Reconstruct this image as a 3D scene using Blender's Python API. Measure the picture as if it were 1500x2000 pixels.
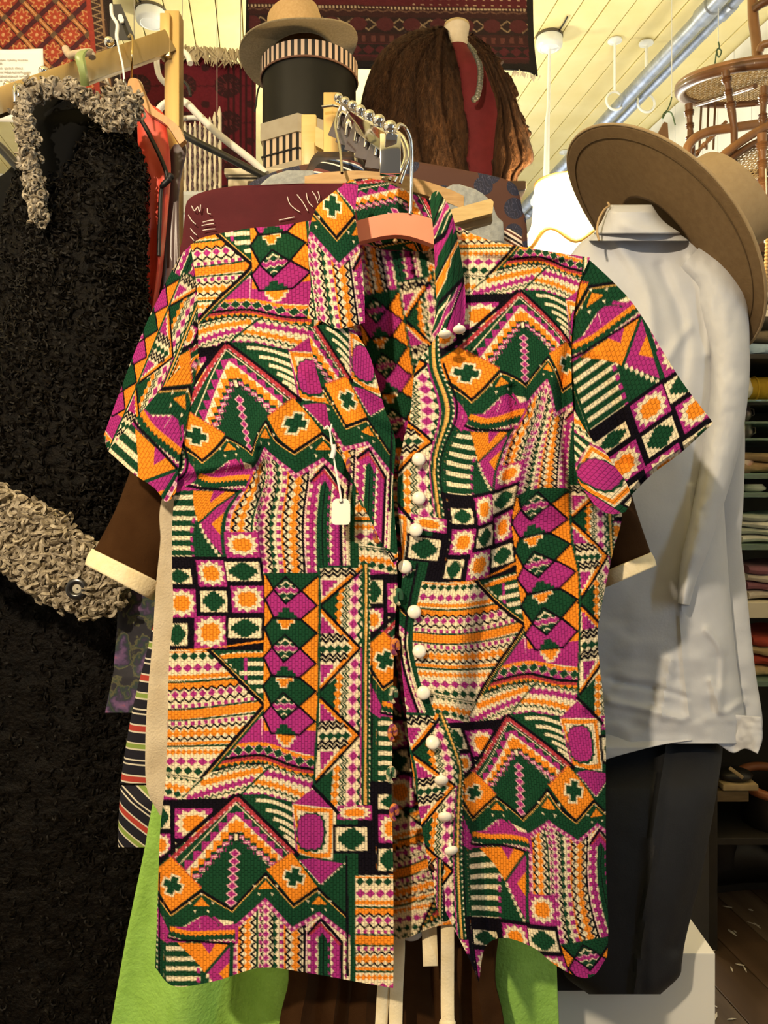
import bpy, bmesh, math, random
import numpy as np
from mathutils import Vector, Matrix

# ---------------------------------------------------------------- camera, light, exposure
for o in list(bpy.data.objects):
    bpy.data.objects.remove(o, do_unlink=True)
SC = bpy.context.scene
COL = SC.collection
CZ, HY, FPX = 1.30, 950.0, 1500.0          # eye height, horizon row, focal length in pixels of the 1500 x 2000 frame
cam_d = bpy.data.cameras.new('camera')
cam = bpy.data.objects.new('camera', cam_d)
COL.objects.link(cam)
cam.location = (0, 0, CZ)
cam.rotation_euler = (math.pi/2, 0, 0)
cam_d.sensor_fit = 'HORIZONTAL'
cam_d.sensor_width = 36
cam_d.lens = 36
cam_d.shift_y = -(1000-HY)/1500.0
cam_d.clip_start = 0.05
SC.camera = cam

W = bpy.data.worlds.new('world')
SC.world = W
W.use_nodes = True
W.node_tree.nodes['Background'].inputs[0].default_value = (1.0, 0.90, 0.76, 1)
W.node_tree.nodes['Background'].inputs[1].default_value = 0.12


def lamp(name, kind, loc, energy, col, size=.1, target=None, size_y=None, spread=None):
    d = bpy.data.lights.new(name, kind)
    o = bpy.data.objects.new(name, d)
    COL.objects.link(o)
    o.location = loc
    d.energy = energy
    d.color = col
    if kind == 'AREA':
        d.shape = 'RECTANGLE'
        d.size = size
        d.size_y = size_y or size
        if spread:
            d.spread = spread
    else:
        d.shadow_soft_size = size
        if kind == 'SPOT':
            d.spot_size = math.radians(75)
            d.spot_blend = .6
    if target is not None:
        o.rotation_euler = (Vector(target)-Vector(loc)).to_track_quat('-Z', 'Y').to_euler()
    return o


# the shop's own spot over the aisle (behind the photographer), daylight from the shop window
# on the right, and the warm bulbs under the ceiling further in
lamp('aisle_spot', 'POINT', (-0.72, -0.75, 2.32), 160, (1.0, 0.82, 0.58), .035)
lamp('shop_window_daylight', 'AREA', (3.2, -0.6, 1.7), 150, (0.55, 0.78, 1.0), 1.6, (0.7, 1.2, 1.2), 2.0)
lamp('ceiling_bulb_far', 'POINT', (-0.2, 3.9, 2.75), 48, (1.0, 0.86, 0.58), .10)
lamp('ceiling_bulb_right', 'POINT', (1.05, 3.1, 2.35), 22, (1.0, 0.88, 0.64), .10)
lamp('ceiling_bulb_left', 'POINT', (-1.3, 1.0, 2.9), 14, (1.0, 0.80, 0.52), .08)
SC.view_settings.view_transform = 'Standard'
SC.view_settings.look = 'None'
SC.view_settings.gamma = 1
SC.view_settings.use_curve_mapping = False
SC.view_settings.exposure = 0.35

# ---------------------------------------------------------------- helpers
RNG = np.random.default_rng(7)
random.seed(7)


def P(px, py, d):
    """a point of the place: photo pixel column/row seen at distance d"""
    return np.array([(px-750.0)/FPX*d, d, CZ+(HY-py)/FPX*d])


def PP(pts, d=None):
    return np.array([P(p[0], p[1], p[2] if len(p) > 2 else d) for p in pts])


def interp(tab, t):
    tab = np.array(tab, float)
    return np.array([np.interp(t, tab[:, 0], tab[:, k]) for k in range(1, tab.shape[1])])


def smooth(P0, n):
    """n points along a Catmull-Rom curve"""
    Q = np.array(P0, float)
    if len(Q) == 2:
        t = np.linspace(0, 1, n)[:, None]
        return Q[0]*(1-t)+Q[1]*t
    E = np.vstack([2*Q[0]-Q[1], Q, 2*Q[-1]-Q[-2]])
    out = []
    for i in range(1, len(E)-2):
        t = np.linspace(0, 1, 14, endpoint=False)[:, None]
        a, b, c, d = E[i-1], E[i], E[i+1], E[i+2]
        out.append(.5*((2*b)+(-a+c)*t+(2*a-5*b+4*c-d)*t**2+(-a+3*b-3*c+d)*t**3))
    C = np.vstack(out+[Q[-1:]])
    s = np.r_[0, np.cumsum(np.linalg.norm(np.diff(C, axis=0), axis=1))]
    t = np.linspace(0, s[-1], n)
    return np.c_[tuple(np.interp(t, s, C[:, k]) for k in range(Q.shape[1]))]


_LAT = np.random.default_rng(3).random((256, 256))


def vnoise(x, y):
    xi, yi = np.floor(x).astype(int), np.floor(y).astype(int)
    fx, fy = x-xi, y-yi
    fx, fy = fx*fx*(3-2*fx), fy*fy*(3-2*fy)
    g = lambda a, b: _LAT[a % 256, b % 256]
    return (g(xi, yi)*(1-fx)+g(xi+1, yi)*fx)*(1-fy)+(g(xi, yi+1)*(1-fx)+g(xi+1, yi+1)*fx)*fy-.5


def fbm(x, y, o=3):
    r, a = 0, 1.0
    for _ in range(o):
        r = r+a*vnoise(x, y)
        x, y, a = x*2.03+11, y*2.03+5, a*.5
    return r


class MB:
    """collects geometry for one mesh object (world coordinates)"""

    def __init__(self):
        self.v, self.f, self.n = [], [], 0

    def add(self, V, F):
        V = np.asarray(V, float).reshape(-1, 3)
        self.v.append(V)
        self.f += [tuple(int(i)+self.n for i in f) for f in F]
        self.n += len(V)
        return self

    def grid(self, G, cu=False, cv=False):
        r, c = G.shape[:2]
        F = []
        for i in range(r if cu else r-1):
            for j in range(c if cv else c-1):
                i2, j2 = (i+1) % r, (j+1) % c
                F.append((i*c+j, i*c+j2, i2*c+j2, i2*c+j))
        return self.add(G, F)

    def tube(self, path, r, seg=8, caps=True, flat=None):
        Q = np.asarray(path, float)
        n = len(Q)
        r = np.broadcast_to(np.asarray(r, float), (n,))
        T = np.gradient(Q, axis=0)
        T /= np.maximum(np.linalg.norm(T, axis=1), 1e-9)[:, None]
        up = np.array([0, 0, 1.0]) if abs(T[0][2]) < .9 else np.array([1.0, 0, 0])
        u = np.cross(T[0], up)
        u /= np.linalg.norm(u)
        rings = []
        a = np.arange(seg)/seg*2*np.pi
        for i in range(n):
            u = u-T[i]*np.dot(u, T[i])
            u /= max(np.linalg.norm(u), 1e-9)
            w = np.cross(T[i], u)
            k = 1.0 if flat is None else flat
            rings.append(Q[i]+r[i]*(np.cos(a)[:, None]*u+k*np.sin(a)[:, None]*w))
        G = np.array(rings)
        b = self.n
        self.grid(G, cv=True)
        if caps:
            self.f.append(tuple(b+k for k in range(seg))[::-1])
            self.f.append(tuple(b+(n-1)*seg+k for k in range(seg)))
        return self

    def lathe(self, prof, c=(0, 0, 0), seg=32, M=None, caps=False):
        a = np.arange(seg)/seg*2*np.pi
        G = np.array([[(r*math.cos(t), r*math.sin(t), z) for t in a] for r, z in prof])
        if M is not None:
            G = G @ np.array(M).T
        G = G+np.array(c)
        b = self.n
        self.grid(G, cv=True)
        if caps:
            self.f.append(tuple(b+k for k in range(seg))[::-1])
            self.f.append(tuple(b+(len(prof)-1)*seg+k for k in range(seg)))
        return self

    def sphere(self, c, r, seg=16, rings=10, sc=(1, 1, 1), M=None):
        pr = [(r*math.sin(math.pi*k/rings)+1e-6, -r*math.cos(math.pi*k/rings)) for k in range(rings+1)]
        a = np.arange(seg)/seg*2*np.pi
        G = np.array([[(q*math.cos(t)*sc[0], q*math.sin(t)*sc[1], z*sc[2]) for t in a] for q, z in pr])
        if M is not None:
            G = G @ np.array(M).T
        return self.grid(G+np.array(c), cv=True)

    def box(self, c, s, M=None, bev=0.0):
        x, y, z = [k/2 for k in s]
        if bev <= 0:
            V = np.array([(a*x, b*y, e*z) for e in (-1, 1) for b in (-1, 1) for a in (-1, 1)], float)
            F = [(0, 2, 3, 1), (4, 5, 7, 6), (0, 1, 5, 4), (2, 6, 7, 3), (0, 4, 6, 2), (1, 3, 7, 5)]
        else:
            bm = bmesh.new()
            bmesh.ops.create_cube(bm, size=1)
            for v in bm.verts:
                v.co = Vector((v.co.x*s[0], v.co.y*s[1], v.co.z*s[2]))
            bmesh.ops.bevel(bm, geom=bm.edges[:], offset=bev, segments=2, profile=.6, affect='EDGES')
            bm.verts.index_update()
            V = np.array([v.co[:] for v in bm.verts])
            F = [tuple(v.index for v in f.verts) for f in bm.faces]
            bm.free()
        if M is not None:
            V = V @ np.array(M).T
        return self.add(V+np.array(c), F)

    def prism(self, poly, direction):
        """closed planar outline extruded along a vector"""
        Q = np.asarray(poly, float)
        n = len(Q)
        V = np.vstack([Q, Q+np.asarray(direction, float)])
        F = [tuple(range(n))[::-1], tuple(range(n, 2*n))]
        F += [(i, (i+1) % n, n+(i+1) % n, n+i) for i in range(n)]
        return self.add(V, F)

    def obj(self, name, mat, parent=None, smooth_=True, label=None):
        V = np.vstack(self.v)
        off = np.array(ROOT.get(parent, (0, 0, 0))) if parent is not None else np.zeros(3)
        me = bpy.data.meshes.new(name)
        me.from_pydata((V-off).tolist(), [], self.f)
        me.update()
        if smooth_:
            me.polygons.foreach_set('use_smooth', [True]*len(me.polygons))
            try:
                me.set_sharp_from_angle(angle=math.radians(50))
            except Exception:
                pass
        o = bpy.data.objects.new(name, me)
        COL.objects.link(o)
        if mat is not None:
            me.materials.append(mat)
        if parent is not None:
            o.parent = parent
            ROOT[o] = tuple(off)
        if label:
            o['label'] = label
        return o


ROOT = {}


def thing(name, loc, label, cat, group=None):
    o = bpy.data.objects.new(name, None)
    o.empty_display_size = .05
    COL.objects.link(o)
    o.location = tuple(float(k) for k in loc)
    ROOT[o] = tuple(float(k) for k in loc)
    o['label'] = label
    o['category'] = cat
    if group:
        o['group'] = group
    return o


def tag(o, label, cat, group=None):
    o['label'] = label
    o['category'] = cat
    if group:
        o['group'] = group
    return o


def struct(o):
    o['kind'] = 'structure'
    return o


def rotm(rx=0, ry=0, rz=0):
    return np.array((Matrix.Rotation(rz, 3, 'Z') @ Matrix.Rotation(ry, 3, 'Y') @ Matrix.Rotation(rx, 3, 'X')))


def align(n, twist=0):
    """rotation that takes +Z to n"""
    q = Vector((0, 0, 1)).rotation_difference(Vector(n).normalized()).to_matrix()
    return np.array(q @ Matrix.Rotation(twist, 3, 'Z'))


# ---------------------------------------------------------------- materials
MATS = {}


def nt(name):
    m = bpy.data.materials.new(name)
    m.use_nodes = True
    t = m.node_tree
    b = t.nodes['Principled BSDF']
    return m, t, b


def pm(name, col, rough=.7, col2=None, nscale=40, bump=0.0, bscale=None, metal=0, spec=.4, sheen=0.0, bdist=.002, detail=3, stretch=None, coat=0, lo=.35, hi=.65):
    """plain procedural material: two noise-mixed colours and a fine relief"""
    if name in MATS:
        return MATS[name]
    m, t, b = nt(name)
    b.inputs['Roughness'].default_value = rough
    b.inputs['Metallic'].default_value = metal
    b.inputs['Specular IOR Level'].default_value = spec
    b.inputs['Coat Weight'].default_value = coat
    if sheen:
        b.inputs['Sheen Weight'].default_value = sheen
        b.inputs['Sheen Roughness'].default_value = .5
        b.inputs['Sheen Tint'].default_value = (*[min(1, c*2.2+.02) for c in col], 1)
    tc = t.nodes.new('ShaderNodeTexCoord')
    vec = tc.outputs['Object']
    if stretch:
        mp = t.nodes.new('ShaderNodeMapping')
        mp.inputs['Scale'].default_value = stretch
        t.links.new(vec, mp.inputs[0])
        vec = mp.outputs[0]
    n = t.nodes.new('ShaderNodeTexNoise')
    n.inputs['Scale'].default_value = nscale
    n.inputs['Detail'].default_value = detail
    t.links.new(vec, n.inputs['Vector'])
    r = t.nodes.new('ShaderNodeValToRGB')
    r.color_ramp.elements[0].position = lo
    r.color_ramp.elements[1].position = hi
    r.color_ramp.elements[0].color = (*col, 1)
    r.color_ramp.elements[1].color = (*(col2 or col), 1)
    t.links.new(n.outputs['Fac'], r.inputs[0])
    t.links.new(r.outputs[0], b.inputs['Base Color'])
    if bump:
        n2 = t.nodes.new('ShaderNodeTexNoise')
        n2.inputs['Scale'].default_value = bscale or nscale*3
        n2.inputs['Detail'].default_value = 4
        t.links.new(vec, n2.inputs['Vector'])
        bp = t.nodes.new('ShaderNodeBump')
        bp.inputs['Strength'].default_value = bump
        bp.inputs['Distance'].default_value = bdist
        t.links.new(n2.outputs['Fac'], bp.inputs['Height'])
        t.links.new(bp.outputs[0], b.inputs['Normal'])
    MATS[name] = m
    return m


def stripes(name, axis, period, stops, rough=.8, bump=.25):
    """repeating hard-edged stripes across a direction (object space)"""
    if name in MATS:
        return MATS[name]
    m, t, b = nt(name)
    b.inputs['Roughness'].default_value = rough
    b.inputs['Specular IOR Level'].default_value = .25
    tc = t.nodes.new('ShaderNodeTexCoord')
    dp = t.nodes.new('ShaderNodeVectorMath')
    dp.operation = 'DOT_PRODUCT'
    dp.inputs[1].default_value = axis
    t.links.new(tc.outputs['Object'], dp.inputs[0])
    mu = t.nodes.new('ShaderNodeMath')
    mu.operation = 'MULTIPLY'
    mu.inputs[1].default_value = 1/period
    t.links.new(dp.outputs['Value'], mu.inputs[0])
    fr = t.nodes.new('ShaderNodeMath')
    fr.operation = 'FRACT'
    t.links.new(mu.outputs[0], fr.inputs[0])
    r = t.nodes.new('ShaderNodeValToRGB')
    r.color_ramp.interpolation = 'CONSTANT'
    e = r.color_ramp.elements
    e[0].position, e[0].color = stops[0][0], (*stops[0][1], 1)
    e[1].position, e[1].color = stops[1][0], (*stops[1][1], 1)
    for p, c in stops[2:]:
        q = e.new(p)
        q.color = (*c, 1)
    t.links.new(fr.outputs[0], r.inputs[0])
    t.links.new(r.outputs[0], b.inputs['Base Color'])
    n2 = t.nodes.new('ShaderNodeTexNoise')
    n2.inputs['Scale'].default_value = 300
    bp = t.nodes.new('ShaderNodeBump')
    bp.inputs['Strength'].default_value = bump
    bp.inputs['Distance'].default_value = .001
    t.links.new(tc.outputs['Object'], n2.inputs['Vector'])
    t.links.new(n2.outputs['Fac'], bp.inputs['Height'])
    t.links.new(bp.outputs[0], b.inputs['Normal'])
    MATS[name] = m
    return m


def vcol(name, rough=.85, bump=.3, bscale=250, sheen=0.0, weave=None):
    """colour carried by the mesh (a printed or woven pattern), fine relief from nodes"""
    if name in MATS:
        return MATS[name]
    m, t, b = nt(name)
    b.inputs['Roughness'].default_value = rough
    b.inputs['Specular IOR Level'].default_value = .07
    if sheen:
        b.inputs['Sheen Weight'].default_value = sheen
    a = t.nodes.new('ShaderNodeVertexColor')
    a.layer_name = 'print'
    tc = t.nodes.new('ShaderNodeTexCoord')
    bp = t.nodes.new('ShaderNodeBump')
    bp.inputs['Strength'].default_value = bump
    bp.inputs['Distance'].default_value = .0012
    if weave:
        w = t.nodes.new('ShaderNodeTexBrick')
        w.offset = .5
        w.inputs['Scale'].default_value = 1.0
        w.inputs['Brick Width'].default_value = weave[0]
        w.inputs['Row Height'].default_value = weave[1]
        w.inputs['Mortar Size'].default_value = weave[1]*.20
        w.inputs['Mortar Smooth'].default_value = 1.0
        w.inputs['Color1'].default_value = (1, 1, 1, 1)
        w.inputs['Color2'].default_value = (.85, .85, .85, 1)
        w.inputs['Mortar'].default_value = (0, 0, 0, 1)
        mp = t.nodes.new('ShaderNodeMapping')
        mp.inputs['Rotation'].default_value = (0, 0, math.pi/2)
        t.links.new(tc.outputs['UV'], mp.inputs[0])
        t.links.new(mp.outputs[0], w.inputs['Vector'])
        t.links.new(w.outputs['Color'], bp.inputs['Height'])
        # weave shadow painted into the colour: print darkened along the cloth's valleys
        mx = t.nodes.new('ShaderNodeMix')
        mx.data_type = 'RGBA'
        mx.blend_type = 'MULTIPLY'
        mx.inputs['Factor'].default_value = .34
        t.links.new(a.outputs['Color'], mx.inputs[6])
        t.links.new(w.outputs['Color'], mx.inputs[7])
        t.links.new(mx.outputs[2], b.inputs['Base Color'])
    else:
        n2 = t.nodes.new('ShaderNodeTexNoise')
        n2.inputs['Scale'].default_value = bscale
        t.links.new(tc.outputs['Object'], n2.inputs['Vector'])
        t.links.new(n2.outputs['Fac'], bp.inputs['Height'])
        t.links.new(a.outputs['Color'], b.inputs['Base Color'])
    t.links.new(bp.outputs[0], b.inputs['Normal'])
    MATS[name] = m
    return m


def fast_grid(name, G, mat, parent, col=None, uv=None, flip=False):
    """big regular sheet with per-vertex colours and uv"""
    r, c = G.shape[:2]
    off = np.array(ROOT.get(parent, (0, 0, 0))) if parent is not None else np.zeros(3)
    me = bpy.data.meshes.new(name)
    V = (G.reshape(-1, 3)-off).astype(np.float32)
    ii = np.arange(r*c).reshape(r, c)
    q = np.stack([ii[:-1, :-1], ii[1:, :-1], ii[1:, 1:], ii[:-1, 1:]], -1).reshape(-1, 4)
    if flip:
        q = q[:, ::-1]
    q = np.ascontiguousarray(q).astype(np.int32)
    me.vertices.add(len(V))
    me.vertices.foreach_set('co', V.ravel())
    me.loops.add(q.size)
    me.loops.foreach_set('vertex_index', q.ravel())
    me.polygons.add(len(q))
    me.polygons.foreach_set('loop_start', np.arange(0, q.size, 4, dtype=np.int32))
    me.polygons.foreach_set('loop_total', np.full(len(q), 4, np.int32))
    me.polygons.foreach_set('use_smooth', np.ones(len(q), bool))
    me.update(calc_edges=True)
    if uv is not None:
        l = me.uv_layers.new(name='UVMap')
        l.data.foreach_set('uv', uv.reshape(-1, 2)[q.ravel()].astype(np.float32).ravel())
    if col is not None:
        a = me.color_attributes.new('print', 'FLOAT_COLOR', 'POINT')
        cc = np.ones((r*c, 4), np.float32)
        cc[:, :3] = col.reshape(-1, 3)
        a.data.foreach_set('color', cc.ravel())
    me.materials.append(mat)
    o = bpy.data.objects.new(name, me)
    COL.objects.link(o)
    if parent is not None:
        o.parent = parent
        ROOT[o] = tuple(off)
    return o


def solid(o, th, off=0):
    m = o.modifiers.new('thickness', 'SOLIDIFY')
    m.thickness = th
    m.offset = off
    return o


# ---------------------------------------------------------------- printed cloth
# The blouse's print: one half-drop repeat (415 x 880 cloth units) drawn with
# small vector helpers; cloth pieces look colours up by their own flat coordinates.
TW, TH, DROP, SS = 415.0, 880.0, 440.0, 3
TX0, TY0 = 320.0, 900.0
PAL = np.array([[0.008, 0.052, 0.022],   # 0 green
                [0.385, 0.028, 0.195],    # 1 magenta
                [0.86, 0.25, 0.018],    # 2 orange
                [0.005, 0.0035, 0.007],   # 3 black
                [0.84, 0.70, 0.46],      # 4 cream
                [0.42, 0.040, 0.055],    # 5 brick red
                [0.80, 0.42, 0.10],      # 6 yellow
                [0.86, 0.45, 0.50]])     # 7 pale pink
G_, M_, O_, K_, C_, R_, Y_, P_ = range(8)
TILE = np.zeros((int(TH*SS), int(TW*SS)), np.uint8)
CLIP = [None]


def _inside(px, py, X, Y):
    ins = np.zeros(X.shape, bool)
    n = len(px)
    j = n-1
    for i in range(n):
        if py[i] != py[j]:
            c = ((py[i] > Y) != (py[j] > Y)) & (X < (px[j]-px[i])*(Y-py[i])/(py[j]-py[i])+px[i])
            ins ^= c
        j = i
    return ins


def fill(pts, col):
    P = np.array(pts, float)
    x0, y0 = P.min(0)
    x1, y1 = P.max(0)
    if CLIP[0] is not None:
        Cp = CLIP[0]
        a, b = Cp.min(0), Cp.max(0)
        x0, y0, x1, y1 = max(x0, a[0]), max(y0, a[1]), min(x1, b[0]), min(y1, b[1])
        if x0 >= x1 or y0 >= y1:
            return
    for i in (-2, -1, 0, 1, 2):
        for j in (-3, -2, -1, 0, 1, 2):
            ox, oy = i*TW, j*TH+i*DROP
            xa, xb = max(x0+ox, TX0), min(x1+ox, TX0+TW)
            ya, yb = max(y0+oy, TY0), min(y1+oy, TY0+TH)
            if xa >= xb or ya >= yb:
                continue
            ia, ib = int((xa-TX0)*SS), min(int((xb-TX0)*SS)+1, TILE.shape[1])
            ja, jb = int((ya-TY0)*SS), min(int((yb-TY0)*SS)+1, TILE.shape[0])
            X, Y = np.meshgrid((np.arange(ia, ib)+.5)/SS+TX0-ox, (np.arange(ja, jb)+.5)/SS+TY0-oy)
            m = _inside(P[:, 0], P[:, 1], X, Y)
            if CLIP[0] is not None:
                m &= _inside(CLIP[0][:, 0], CLIP[0][:, 1], X, Y)
            TILE[ja:jb, ia:ib][m] = col


def clip(pts=None):
    CLIP[0] = None if pts is None else np.array(pts, float)


def resamp(path, n):
    P = np.array(path, float)
    if len(P) > 2:                                   # round the corners of a bent path
        for _ in range(2):
            Q = [P[0]]
            for a, b in zip(P[:-1], P[1:]):
                Q += [a*.75+b*.25, a*.25+b*.75]
            P = np.array(Q+[P[-1]])
    s = np.r_[0, np.cumsum(np.hypot(*np.diff(P, axis=0).T))]
    t = np.linspace(0, s[-1], n)
    return np.c_[np.interp(t, s, P[:, 0]), np.interp(t, s, P[:, 1])], s[-1]


def normals(P):
    d = np.gradient(P, axis=0)
    d /= np.maximum(np.hypot(d[:, 0], d[:, 1]), 1e-9)[:, None]
    return np.c_[-d[:, 1], d[:, 0]], d


def stroke(pts, w, col, closed=False):
    P = [np.array(p, float) for p in pts]
    if closed:
        P.append(P[0])
    for a, b in zip(P[:-1], P[1:]):
        d = b-a
        L = np.hypot(*d)
        if L < 1e-6:
            continue
        d /= L
        n = np.array([-d[1], d[0]])*w/2
        e = d*w*.4
        fill([a-e+n, b+e+n, b+e-n, a-e-n], col)


def curve(path, w, col, n=24):
    stroke(resamp(path, n)[0], w, col)


def ribbon(path, d0, d1, col, n=24):
    P, _ = resamp(path, n)
    N, _ = normals(P)
    fill(list(P+N*d0)+list((P+N*d1)[::-1]), col)


def zig(path, per, amp, w, col, d=0):
    _, L = resamp(path, 3)
    n = max(2, int(round(L/per)))
    P, _ = resamp(path, 2*n+1)
    N, _ = normals(P)
    a = np.where(np.arange(2*n+1) % 2 == 0, amp, -amp)[:, None]
    stroke(P+N*(a+d), w, col)


def chain(path, per, hw, col, oc=None, ow=1.2, d=0, full=1.0):
    _, L = resamp(path, 3)
    n = max(1, int(round(L/per)))
    P, _ = resamp(path, 2*n+1)
    N, D = normals(P)
    h = L/n/2*full
    for k in range(n):
        c, nn, dd = P[2*k+1]+N[2*k+1]*d, N[2*k+1], D[2*k+1]
        q = [c-dd*h, c+nn*hw, c+dd*h, c-nn*hw]
        fill(q, col)
        if oc is not None:
            stroke(q, ow, oc, True)


def teeth(path, per, h, col, d=0):
    _, L = resamp(path, 3)
    n = max(1, int(round(L/per)))
    P, _ = resamp(path, 2*n+1)
    N, _ = normals(P)
    for k in range(n):
        fill([P[2*k]+N[2*k]*d, P[2*k+1]+N[2*k+1]*(d+h), P[2*k+2]+N[2*k+2]*d], col)


def checks(path, per, w, col, duty=.55, d=0):
    _, L = resamp(path, 3)
    n = max(1, int(round(L/per)))
    P, _ = resamp(path, 2*n+1)
    N, D = normals(P)
    for k in range(n):
        c, nn, dd = P[2*k+1]+N[2*k+1]*d, N[2*k+1]*w/2, D[2*k+1]*L/n*duty/2
        fill([c-nn-dd, c+nn-dd, c+nn+dd, c-nn+dd], col)


def rect(x0, y0, x1, y1, col):
    fill([(x0, y0), (x1, y0), (x1, y1), (x0, y1)], col)


def steps(c, rows, col):
    for (x0, y0, x1, y1) in rows:
        rect(c[0]+x0, c[1]+y0, c[0]+x1, c[1]+y1, col)


def jag(cx, cy, rx, ry, n, k, ph=0):
    a = np.arange(2*n)/(2*n)*2*np.pi+ph
    r = np.where(np.arange(2*n) % 2 == 0, 1.0, k)
    # squarish star
    sx = np.sign(np.cos(a))*np.abs(np.cos(a))**.7
    sy = np.sign(np.sin(a))*np.abs(np.sin(a))**.7
    return np.c_[cx+rx*r*sx, cy+ry*r*sy]


def star(x0, y0, x1, y1):
    cx, cy, rx, ry = (x0+x1)/2, (y0+y1)/2, (x1-x0)/2, (y1-y0)/2
    rect(x0, y0, x1, y1, M_)
    fill(jag(cx, cy, rx*.98, ry*.98, 12, .76), C_)
    fill(jag(cx, cy, rx*.64, ry*.62, 9, .82), O_)


def cell(x0, y0, x1, y1, fr=5.5):
    rect(x0-fr, y0-fr, x1+fr, y1+fr, K_)
    rect(x0, y0, x1, y1, C_)
    cx, cy, rx, ry = (x0+x1)/2, (y0+y1)/2, (x1-x0)/2, (y1-y0)/2
    for u, v in ((.85, .28), (.66, .52), (.45, .74), (.26, .94)):
        rect(cx-rx*u, cy-ry*v, cx+rx*u, cy+ry*v, G_)


def plus(c, s, rot):
    ca, sa = math.cos(rot), math.sin(rot)

    def q(r, a):
        pts = [(-a, -r), (a, -r), (a, -a), (r, -a), (r, a), (a, a), (a, r), (-a, r), (-a, a), (-r, a), (-r, -a), (-a, -a)]
        return [(c[0]+x*ca-y*sa, c[1]+x*sa+y*ca) for x, y in pts]
    fill(q(s*1.22, s*.58), C_)
    fill(q(s, s*.40), G_)


def stair(p0, p1, n):
    (x0, y0), (x1, y1) = p0, p1
    pts = [(x0, y0)]
    for k in range(n):
        xa, ya = x0+(x1-x0)*k/n, y0+(y1-y0)*k/n
        xb, yb = x0+(x1-x0)*(k+1)/n, y0+(y1-y0)*(k+1)/n
        pts += [(xa, yb), (xb, yb)]
    return pts


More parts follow.
